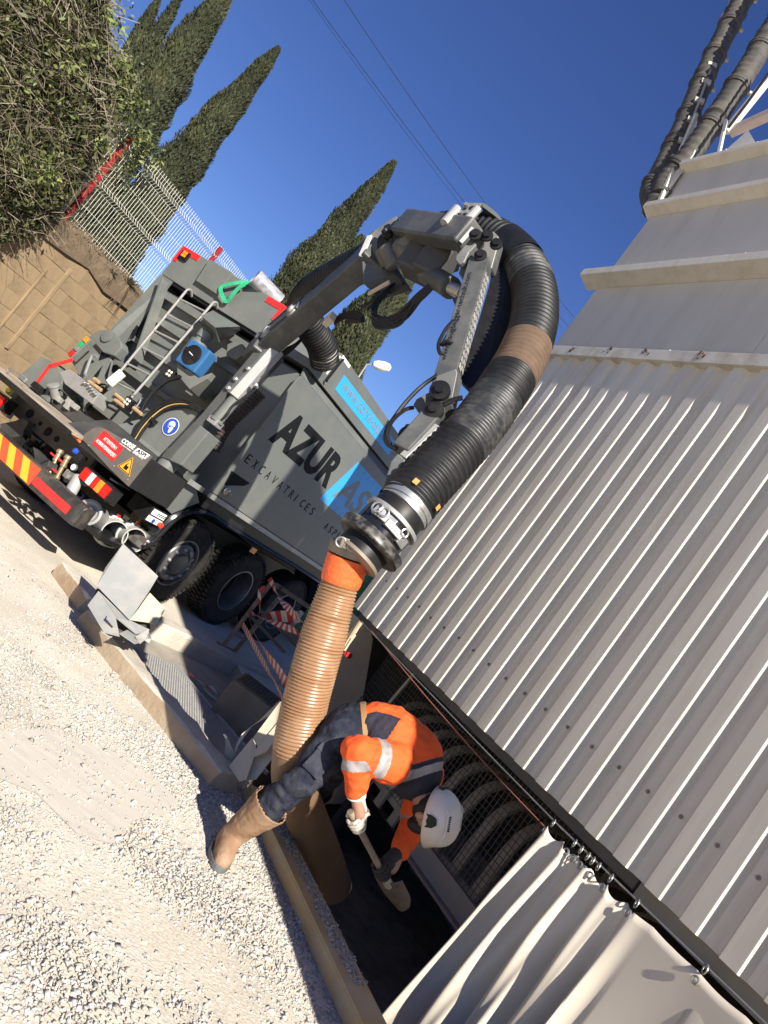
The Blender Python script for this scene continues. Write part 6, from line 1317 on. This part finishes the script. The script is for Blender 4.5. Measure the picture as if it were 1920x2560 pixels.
# head: hair, ear, nose, eyes; helmet
HU = Vector((.74, -.56, .40)).normalized(); HF = Vector((.60, -.18, -.78)); HF = (HF-HU*HF.dot(HU)).normalized(); HS = HU.cross(HF)
hc = R(J['head'])
m_ = MB(); nn = 16
def ell(mb, c, ax, r, n=14, k=8, mi=0):
    vs = []
    for i in range(k+1):
        t_ = math.pi*i/k
        for j in range(n): a = 2*math.pi*j/n; vs.append(c+ax[0]*(r[0]*math.sin(t_)*math.cos(a))+ax[1]*(r[1]*math.sin(t_)*math.sin(a))+ax[2]*(r[2]*math.cos(t_)))
    return mb.add(vs, [(i*n+j, (i+1)*n+j, (i+1)*n+(j+1) % n, i*n+(j+1) % n) for i in range(k) for j in range(n)], mi, True)
ell(m_, hc-HF*.012+HU*.005, (HF, HS, HU), (.098, .084, .105)); m_.build('hair', HAIR, person)
m_ = MB(); ell(m_, hc+HF*.07-HU*.05, (HF, HS, HU), (.045, .055, .07)); m_.build('beard', HAIR, person)
m_ = MB(); ell(m_, hc+HF*.105-HU*.01, (HF, HS, HU), (.022, .014, .03)); m_.build('nose', SKIN, person)
for sg_ in (-1, 1):
    m_ = MB(); ell(m_, hc+HF*.090+HS*sg_*.033+HU*.02, (HF, HS, HU), (.014, .014, .012)); m_.build('eye', WHITE, person)
    m_ = MB(); ell(m_, hc-HF*.0+HS*sg_*.088-HU*.01, (HF, HS, HU), (.02, .012, .033)); m_.build('ear', SKIN, person)
m_ = MB(); ell(m_, hc+HF*.092-HU*.055, (HF, HS, HU), (.012, .025, .006)); m_.build('mouth', mat('lip', (.25, .09, .07), .5), person)
m_ = MB(); k_ = 9; nn = 32; vs = []
hb = hc+HU*.030
for i in range(k_+1):
    t_ = (math.pi/2)*i/k_
    for j in range(nn):
        a = 2*math.pi*j/nn; ca_, sa_ = math.cos(a), math.sin(a); fl_ = 1.0
        rx, ry = .148, .121
        if i == k_: rx, ry = (.168 if ca_ > 0 else .154), .126
        ridge_ = .007*max(0, 1-abs(sa_*math.sin(t_))/.30) if i > 0 and i < k_ else (.007 if i == 0 else 0)
        hgt = .138*math.cos(t_)**.9 if i < k_ else -.008-.010*max(0, ca_)
        vs.append(hb+HF*(rx*math.sin(t_)**.85*ca_)+HS*(ry*math.sin(t_)**.85*sa_)+HU*(hgt+ridge_))
m_.add(vs, [(i*nn+j, (i+1)*nn+j, (i+1)*nn+(j+1) % nn, i*nn+(j+1) % nn) for i in range(k_) for j in range(nn)], 0, True)
hme = m_.build('helmet', HELM, person, sharp=40); so = hme.modifiers.new('t', 'SOLIDIFY'); so.thickness = .004
toc = (R(EYE)-hb).normalized(); sS = HS if HS.dot(toc) > 0 else -HS
m_ = MB(); cc_ = hb+sS*.117+HF*.0+HU*.035; up2 = (HU*.95-sS*.35).normalized(); n2_ = (sS*.93+HU*.37).normalized(); f2_ = n2_.cross(up2)
m_.prism([cc_+n2_*.006+f2_*x+up2*y for x, y in ((-.032, -.03), (-.018, -.02), (.0, -.026), (.02, -.02), (.034, -.03), (.03, .0), (.018, .026), (-.012, .03), (-.03, .008))], n2_*.010); m_.build('helmet_clip', BLACK, hme, bevel=.003)
for q in (-1, 1):
    m_ = MB(); m_.tube([hb+sS*q*.088+HU*.098-HF*.07+HF*.02*k2+HU*(.012 if 0 < k2 < 7 else 0) for k2 in range(8)], .004, 6); m_.build('helmet_rib', HELM, hme)
for k2 in range(7):
    m_ = MB(); m_.obox(hb+sS*.072+HU*.117+HF*(-.035+.011*k2), HF*.003, sS*.006, HU*.003); m_.build('vent_slot', INK, hme)
m_ = MB(); m_.obox(hb-HF*.150+HU*.02, HF*.008, HS*.03, HU*.014); m_.build('helmet_badge', BLACK, hme)
# shovel
shv = thing('hand_shovel', 'short worn wooden handled shovel held by the worker down in the pit', 'shovel', h0_)
m_ = MB(); m_.tube([h0_-h0_-hax*.02, (h1_-h0_)*.5, (h1_-h0_)], [.019, .0165, .0175], 12); m_.build('handle', mat('grey_wood', (.24, .19, .13), .75, 0, .25, 15), shv)
bx = hax.orthogonal().normalized(); by = hax.cross(bx); e1 = h1_-h0_; m_ = MB(); vs = []
for i in range(9):
    for j in range(7):
        u2 = i/8; v2 = (j/6-.5)*2; wdt = .085*(1-.55*max(0, u2-.55)**1.2/.4); vs.append(e1+hax*(-.03+.24*u2)+by*(v2*wdt)+bx*(.03*v2*v2-.01))
m_.add(vs, [(i*7+j, i*7+j+1, (i+1)*7+j+1, (i+1)*7+j) for i in range(8) for j in range(6)], 0, True); o = m_.build('blade', mat('dull_blade', (.13, .105, .085), .7, .2, .3, 15), shv); so = o.modifiers.new('t', 'SOLIDIFY'); so.thickness = .003
m_ = MB(); m_.lathe([(.020, -.10), (.024, -.06), (.026, 0), (.01, .03)], e1, hax, 12); m_.build('ferrule', STEELD, shv)

# ================================================================== RETAINING WALL, FENCE, BANK
WX = -2.6
def wt(x, y, z): return tw((x, y, z))
ret = thing('retaining_wall', 'sandy cement block retaining wall behind the lorry with plants on top', 'wall', wt(WX, 0, 0), -TYAW)
m_ = MB(); m_.box((-.25, -9, -.2), (-.009, 14, 2.88)); m_.build('wall_core', BLOCK, ret)
bms = []
for k in range(6):
    b_ = MB(); r_ = random.Random(40+k); j = lambda a: r_.uniform(-a, a)
    hx, hz = .2485, .0988; fr = [(hx*sx+j(.003), hz*sz+j(.003)) for sx, sz in ((-1, -1), (1, -1), (1, 1), (-1, 1))]
    b_.add([(-.010, x, z) for x, z in fr]+[(-.0035, x*.996, z*.988) for x, z in fr], [(4, 5, 6, 7), (0, 1, 5, 4), (1, 2, 6, 5), (2, 3, 7, 6), (3, 0, 4, 7)]); bms.append(b_.mesh('block', [BLOCK]))
for row in range(14):
    for c in range(17):
        y = -3.9+c*.5+(.25 if row % 2 else 0); z = .02+row*.2+.1
        if z > 2.86: continue
        o = link('block', bms[rp.randrange(6)], ret); o.location = (rp.uniform(-.004, .004), y, z)
for y, wd, z0, z1 in ((-.35, .05, 1.2, 2.5), (-.62, .03, 1.2, 2.3)):
    m_ = MB(); m_.box((-.01, y-wd, z0), (.018, y+wd*.2, z1)); m_.build('render_ridge', BLOCK, ret, bevel=.008)
# bank above the wall
bk = MB(); nx_, ny_ = 26, 60; vs = []
for j in range(ny_+1):
    for i in range(nx_+1):
        y = -9+23*j/ny_; x = .02-.9*((i-1)/nx_)**1.5*8 if i else .035
        z = 2.86+.14*min(1, i/5)+.05*noise.noise(Vector((x*3, y*3, 1)))+.05*noise.noise(Vector((x*9, y*9, 4))) if i else 2.60+.16*noise.noise(Vector((0, y*4, 2)))+.07*noise.noise(Vector((3, y*13, 2)))
        vs.append(tuple(wt(WX+x+(.05*noise.noise(Vector((y*4, 7, z))) if i < 3 else 0), y, z)))
bk.add(vs, [(j*(nx_+1)+i, (j+1)*(nx_+1)+i, (j+1)*(nx_+1)+i+1, j*(nx_+1)+i+1) for j in range(ny_) for i in range(nx_)], 0, True); structure(bk.build('bank', SOIL))
m_ = MB(); m_.add([tuple(wt(x, y, 2.93)) for x, y in ((WX-6.8, -40), (WX-6.8, 90), (-120, 90), (-120, -40))], [(0, 1, 2, 3)]); structure(m_.build('terrace', SOIL))
m_ = MB(); m_.add([tuple(wt(x, y, 2.90)) for x, y in ((WX-.1, 13.9), (WX-.1, 90), (WX-7, 90), (WX-7, 13.9))], [(0, 1, 2, 3)]); structure(m_.build('terrace_edge', SOIL))
# fence
FZ, FH = 2.95, 1.33; FXO = WX-.06
zs_ = [0.03, .23, .40, .52, .72, .92, 1.08, 1.20, 1.29]
vp = [(0, 0)]; 
vw = MB(); pts_ = [(0, 0), (0, .52), (.045, .57), (0, .62), (0, 1.10), (.045, 1.155), (0, 1.21), (0, 1.34)]
vw.tube([(x, 0, z) for x, z in pts_], .0026, 4, smooth=False); vwm = vw.mesh('wire', [WIREW])
PL = 2.26; hw_ = MB(); hw_.tube([(0, 0, 0), (0, PL-.06, 0)], .0026, 4, smooth=False); hwm = hw_.mesh('rail_wire', [WIREW])
side_names = ['leftmost wire fence panel, mostly hidden by the overgrown shrub', 'white wire mesh fence panel between the two red posts above the wall', 'white wire mesh fence panel right of the second red post', 'far wire mesh fence panel hidden behind the lorry']
for k, ys in enumerate((-3.08, -.82, 1.44, 3.70)):
    f_ = thing('wire_fence_panel', side_names[k], 'fence panel', wt(FXO, ys, FZ), -TYAW, 'wire mesh fence panels')
    for i in range(45): o = link('wire', vwm, f_); o.location = (0, .03+i*.05, 0)
    for z in (.05, .25, .515, .625, .85, 1.095, 1.215, 1.29): o = link('rail_wire', hwm, f_); o.location = (-.006, .03, z)
    for z in (.57, 1.155): o = link('rail_wire', hwm, f_); o.location = (.04, .03, z)
for k, (y, lab) in enumerate(((-.84, 'weathered red fence post beside the overgrown shrub'), (1.42, 'bright red fence post behind the lorry top box'), (-3.1, 'red fence post buried in the shrub'), (3.68, 'red fence post hidden behind the lorry'))):
    m_ = MB(); m_.box((-.03, -.03, -.1), (.03, .03, 1.32)); o = m_.build('fence_post', REDP, bevel=.004); o.location = wt(FXO, y, FZ); o.rotation_euler = (0, 0, -TYAW); tag(o, lab, 'fence post', 'red fence posts')
# plants hanging over the wall top
def blades(name, label, c, n, L0_, drop, m, cat, seed, wd=.018):
    r_ = random.Random(seed); root = thing(name, label, cat, c)
    for part_, cnt, mm, dz in (('leaf', n, m, 1), ('dead_leaf', n//2, mat('dead_leaf', (.12, .085, .055), .9), -1)):
        mb = MB()
        for k in range(cnt):
            a = r_.uniform(0, 6.283); l = L0_*r_.uniform(.5, 1.1); d = Vector((math.cos(a), math.sin(a), 0)); d = (d+TR*.6).normalized() if dz < 0 else d
            P = []
            for i in range(5):
                t_ = i/4; P.append(d*l*t_*(.75 if dz > 0 else .45)+Zv*(l*(t_*.75-t_*t_*.35) if dz > 0 else -l*drop*t_*t_+.03*t_))
            s_ = d.cross(Zv)
            for i in range(4):
                w0, w1 = wd*(1-i/4.2)*.5+.002, wd*(1-(i+1)/4.2)*.5+.001; mb.add([P[i]+s_*w0, P[i]-s_*w0, P[i+1]-s_*w1, P[i+1]+s_*w1], [(0, 1, 2, 3)])
        stuff(mb.build(part_, mm, root))
blades('succulent_plant', 'spiky grey green succulent hanging over the wall top below the fence', tw(tS(322, 712, WX+.02)), 60, .26, 1.9, AGAVE, 'plant', 1)
blades('succulent_plant', 'small pale succulent tuft on the wall edge left of the bigger one', tw(tS(280, 688, WX+.02)), 34, .16, 1.2, AGAVE, 'plant', 2)
gb = MB(); r_ = random.Random(77)
for k in range(900):
    y = r_.uniform(-2.6, 1.6); x = WX+r_.uniform(-.25, .04); c = wt(x, y, 2.86+r_.uniform(0, .06)); a = r_.uniform(0, 6.28); l = r_.uniform(.05, .2); d = Vector((math.cos(a)*.5, math.sin(a)*.5, 1)).normalized() if r_.random() < .6 else (TR*.6+Vector((math.cos(a)*.4, math.sin(a)*.4, -.6))).normalized()
    s_ = d.orthogonal().normalized()*.004; gb.add([c-s_, c+s_, c+d*l*.6+Zv*-.01+s_*.6, c+d*l], [(0, 1, 2, 3)])
stuff(gb.build('dry_grass', GRASS))
# overgrown shrub: a tangle of dry twigs with patches of green leaves
shrub_px = [(-80, -60), (262, -60), (278, 60), (300, 140), (336, 195), (338, 235), (305, 285), (268, 365), (232, 425), (160, 505), (130, 560), (50, 600), (-80, 610)]
def shrub_pt(r_):
    while True:
        x, y = r_.uniform(-80, 375), r_.uniform(-60, 610)
        if inside((x, y), shrub_px): break
    X = WX+(r_.uniform(-1.5, .55) if r_.random() < .6 else r_.uniform(.0, .55))
    if y > 470: X = WX+r_.uniform(-.6, .25)
    if x > 280: X = WX+r_.uniform(-.4, .1)
    return tw(tS(x, y, X)), x, y
shr = thing('overgrown_shrub', 'big overgrown shrub of dry tangled twigs and green leaves above the wall', 'shrub', wt(WX-.4, -1.6, 2.9)); s0 = shr.location.copy(); r_ = random.Random(5)
tw_ = MB()
for k in range(5600):
    c, x, y = shrub_pt(r_); d = Vector((r_.gauss(0, 1), r_.gauss(0, 1), r_.gauss(.1, .8))).normalized(); l = r_.uniform(.12, .8)*(1 if x < 270 else .4); bend = Vector((r_.gauss(0, 1), r_.gauss(0, 1), r_.gauss(-.5, 1)))*l*.3
    P = [c+d*l*(t_-.5)+bend*(t_*t_-t_) -s0 for t_ in (0, .3, .65, 1)]; rr_ = r_.choice((.0014, .0018, .0024, .0024, .0042)); tw_.tube(P, [rr_, rr_, rr_*.8, rr_*.5], 3, caps=False, smooth=False)
stuff(tw_.build('twigs', TWIG, shr))
m_ = MB()
for k in range(7):
    a = wt(WX-.5+r_.uniform(-.3, .3), -1.0-k*.35, 2.85); b2, _, _ = shrub_pt(r_); m_.tube([a-s0, a.lerp(b2, .5)+Vector((r_.gauss(0, .1), r_.gauss(0, .1), .1))-s0, b2-s0], [.03, .022, .01], 6)
m_.build('stem', BARK, shr)
V, Fq, tone = [], [], []
cl = []
for k in range(130):
    c, x, y = shrub_pt(r_)
    cl.append((c, r_.uniform(.06, .24), x, y))
for (x, y) in ((335, 330), (352, 330), (378, 368), (345, 385), (310, 345), (326, 415)): cl.append((tw(tS(x, y, WX-.02)), .075, x, y))
for (x, y) in ((310, 190), (300, 160), (330, 240), (140, 190), (170, 200), (200, 210), (120, 180), (190, 370), (210, 400), (360, 360), (345, 390), (60, 240), (230, 130), (255, 150), (280, 170), (20, 20), (290, 210), (320, 270), (160, 350)): cl.append((tw(tS(x, y, WX+r_.uniform(-.1, .3))), .15, x, y)); cl.append((tw(tS(x+8, y+8, WX+r_.uniform(-.1, .3))), .18, x, y))
for c, rad_, x, y in cl:
    tb_ = r_.uniform(.6, 1.5)
    for _ in range(int(60*rad_/.15)):
        p = c+Vector((r_.gauss(0, 1), r_.gauss(0, 1), r_.gauss(0, 1)))*rad_*.55-s0; a = Vector((r_.gauss(0, 1), r_.gauss(0, 1), r_.gauss(0, .7))).normalized(); b_ = a.orthogonal().normalized(); b_ = Quaternion(a, r_.uniform(0, 6)) @ b_
        l = r_.uniform(.022, .05); w_ = l*.42; i0 = len(V); V += [p-a*l, p+b_*w_, p+a*l, p-b_*w_]; Fq.append((i0, i0+1, i0+2, i0+3)); t_ = tb_*r_.uniform(.7, 1.35); tone += [(t_*1.05, t_, t_*.8)]*4
stuff(soup('leaves', [tuple(v) for v in V], Fq, LEAF, shr, tone=np.array(tone)))
# dense inner brushwood so the tangle reads as a mass
V, Fq, tone = [], [], []
for k in range(52000):
    c, x, y = shrub_pt(r_)
    if x > 270: continue
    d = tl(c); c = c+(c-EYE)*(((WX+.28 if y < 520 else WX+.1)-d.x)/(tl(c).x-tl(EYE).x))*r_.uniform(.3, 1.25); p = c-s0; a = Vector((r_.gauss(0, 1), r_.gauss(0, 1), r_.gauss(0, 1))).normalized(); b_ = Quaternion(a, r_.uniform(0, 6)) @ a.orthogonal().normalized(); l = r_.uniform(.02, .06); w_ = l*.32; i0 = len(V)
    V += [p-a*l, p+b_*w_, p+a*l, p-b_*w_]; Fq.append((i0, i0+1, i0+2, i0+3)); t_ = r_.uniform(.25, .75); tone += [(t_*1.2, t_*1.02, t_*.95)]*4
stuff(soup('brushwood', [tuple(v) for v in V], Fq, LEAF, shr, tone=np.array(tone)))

# ================================================================== CYPRESSES
def cypress(label, spires, Y, base_z, n_t, seed, group='cypress trees beyond the fence'):
    r_ = np.random.default_rng(seed); tip = wY(*spires[0][0], Y); bx_ = wY(*spires[0][1], Y); base = Vector((bx_.x*.6+tip.x*.4, Y, base_z)); root = thing('cypress_tree', label, 'tree', base, group=group)
    m_ = MB(); m_.tube([Vector((0, 0, -.3)), Vector((0, 0, 1.5)), tip-base-Zv*2], [.16, .14, .03], 8); m_.build('trunk', BARK, root)
    for si, (tpx, bpx, Rm, z0) in enumerate(spires):
        tp_ = wY(*tpx, Y)-base; b_ = wY(*bpx, Y); b_ = Vector((b_.x, Y+(si % 3)*.25, z0))-base; H = (tp_-b_).length; ax = (tp_-b_)/H
        ux = ax.cross(Vector((0, 1, 0))).normalized(); uy = ax.cross(ux)
        pr = lambda t_: Rm*np.clip((t_+.02)/.10, 0, 1)**.5*np.clip(1-t_, 0, 1)**.64
        # inner body
        mb = MB(); nn = 14; kk = 26; vs = []
        for i in range(kk+1):
            t_ = i/kk
            for j in range(nn):
                a = 2*math.pi*j/nn; rr_ = float(pr(np.array(t_)))*(.74+.22*noise.noise(Vector((math.cos(a)*1.6, math.sin(a)*1.6, t_*H*.9+seed)))); vs.append(b_+ax*(H*t_*.985)+(ux*math.cos(a)+uy*math.sin(a))*max(rr_, .004))
        mb.add(vs, [(i*nn+j, i*nn+(j+1) % nn, (i+1)*nn+(j+1) % nn, (i+1)*nn+j) for i in range(kk) for j in range(nn)])
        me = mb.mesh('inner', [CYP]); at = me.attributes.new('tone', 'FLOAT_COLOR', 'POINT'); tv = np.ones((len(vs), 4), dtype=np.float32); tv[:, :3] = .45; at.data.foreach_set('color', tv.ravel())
        nt_ = int(n_t*(1 if si == 0 else .35*Rm/spires[0][2]*1.6)); t_ = r_.random(nt_)**1.15; a = r_.random(nt_)*2*math.pi
        lump = np.array([noise.noise(Vector((math.cos(x)*1.6, math.sin(x)*1.6, y*H*.9+seed)))*.30+noise.noise(Vector((math.cos(x)*4, math.sin(x)*4, y*H*2.6+seed)))*.16 for x, y in zip(a, t_)])
        rr_ = pr(t_)*(.86+lump)*np.where(r_.random(nt_) < .8, r_.uniform(.88, 1.08, nt_), r_.uniform(.6, .9, nt_))+.02
        ca, sa = np.cos(a), np.sin(a); U = np.array(ux); W_ = np.array(uy); A = np.array(ax); rad_ = ca[:, None]*U+sa[:, None]*W_
        P = np.array(b_)+A*(H*t_)[:, None]+rad_*rr_[:, None]
        d = A*r_.uniform(.7, 1.1, nt_)[:, None]+rad_*r_.uniform(.1, .75, nt_)[:, None]+r_.normal(0, .22, (nt_, 3)); d /= np.linalg.norm(d, axis=1)[:, None]
        sd_ = np.cross(d, rad_+r_.normal(0, .5, (nt_, 3))); sd_ /= np.linalg.norm(sd_, axis=1)[:, None]
        l = r_.uniform(.04, .12, nt_)*(1 if Rm > .5 else .8); wd = l*r_.uniform(.14, .28, nt_)
        Vv = np.stack([P-d*(l*.3)[:, None]-sd_*(wd*.5)[:, None], P-d*(l*.3)[:, None]+sd_*(wd*.5)[:, None], P+d*(l*.35)[:, None]+sd_*wd[:, None], P+d*l[:, None], P+d*(l*.3)[:, None]-sd_*wd[:, None]], 1)
        cn = np.array([noise.noise(Vector((x*1.3, y*1.3, z*1.3))) for x, y, z in P]); tn_ = r_.uniform(.6, 1.25, nt_)*(1+.45*cn); wm = r_.uniform(0, 1, nt_); br_ = (cn > .30) & (r_.random(nt_) < .3)
        col = np.stack([tn_*(1+.18*wm), tn_, tn_*.9], 1); col[br_] *= np.array([1.4, 1.15, .95])
        F5 = (np.arange(5)[None]+np.arange(nt_)[:, None]*5)
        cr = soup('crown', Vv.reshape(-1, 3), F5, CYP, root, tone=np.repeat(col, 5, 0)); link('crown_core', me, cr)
cypress('broad cypress with several tips rising behind the shrub', [((585, -40), (262, 440), 1.35, 2.9), ((448, -5), (235, 380), .62, 4.5), ((395, 0), (200, 400), .62, 4.5), ((515, 72), (340, 330), .55, 6.0)], 22, 2.9, 70000, 1)
cypress('tall slim cypress seen through the white fence', [((695, 122), (262, 640), 1.12, 2.9)], 24, 2.9, 70000, 2)
cypress('tall slim cypress rising behind the plastic roll and the boom', [((986, 405), (665, 815), 1.35, 2.9)], 28, 2.9, 70000, 3)
cypress('dark cypress with its top just clear of the boom hose', [((905, 592), (740, 830), 1.0, 2.9)], 25, 2.9, 50000, 4)
cypress('bushy cypress seen under the raised boom behind the street lamp', [((1080, 590), (880, 885), 1.10, 2.9)], 21, 2.0, 70000, 5)
# lamp and overhead lines
lp = thing('street_lamp', 'white street lamp head on a thin arm in front of a cypress', 'street lamp', (wY(880, 985, 19).x, 19, 0)); l0 = lp.location.copy()
m_ = MB(); pa = wY(896, 938, 19); m_.tube([Vector((0, 0, 0)), Vector((0, 0, pa.z-1.0)), wY(893, 942, 19)-l0], [.07, .06, .035], 10); m_.build('pole', STEELM, lp)
m_ = MB(); m_.tube([wY(895, 945, 19)-l0, wY(917, 911, 19)-l0, wY(940, 911, 19)-l0], .022, 8); m_.build('arm', STEELM, lp)
a, b2 = wY(932, 910, 19)-l0, wY(978, 921, 19)-l0; ax = (b2-a).normalized(); m_ = MB(); m_.lathe([(.02, 0), (.08, .02), (.12, .12), (.13, .30), (.10, .42), (.03, .47)], a, ax, 16)
m_.build('lamp_head', WHITE, lp)
m_ = MB(); ell(m_, wY(962, 921, 19)-l0, (ax, Y_, Z_), (.12, .10, .09)); m_.build('lamp_bowl', mat('frosted_bowl', (.55, .55, .52), .2), lp)
for k, (p, q, lab) in enumerate((((840, -30), (1450, 812), 'upper overhead wire crossing the sky'), ((760, -30), (1420, 815), 'middle overhead wire crossing the sky'), ((745, -40), (1405, 820), 'faint lowest overhead wire crossing the sky'))):
    a, b2 = wY(*p, 26), wY(*q, 44); P = [a.lerp(b2, t_/12)-Zv*(1.1*4*(t_/12)*(1-t_/12))*.25 for t_ in range(13)]; m_ = MB(); m_.tube(P, .011 if k < 2 else .007, 5); tag(m_.build('overhead_wire', BLACK), lab, 'overhead wire', 'overhead wires')
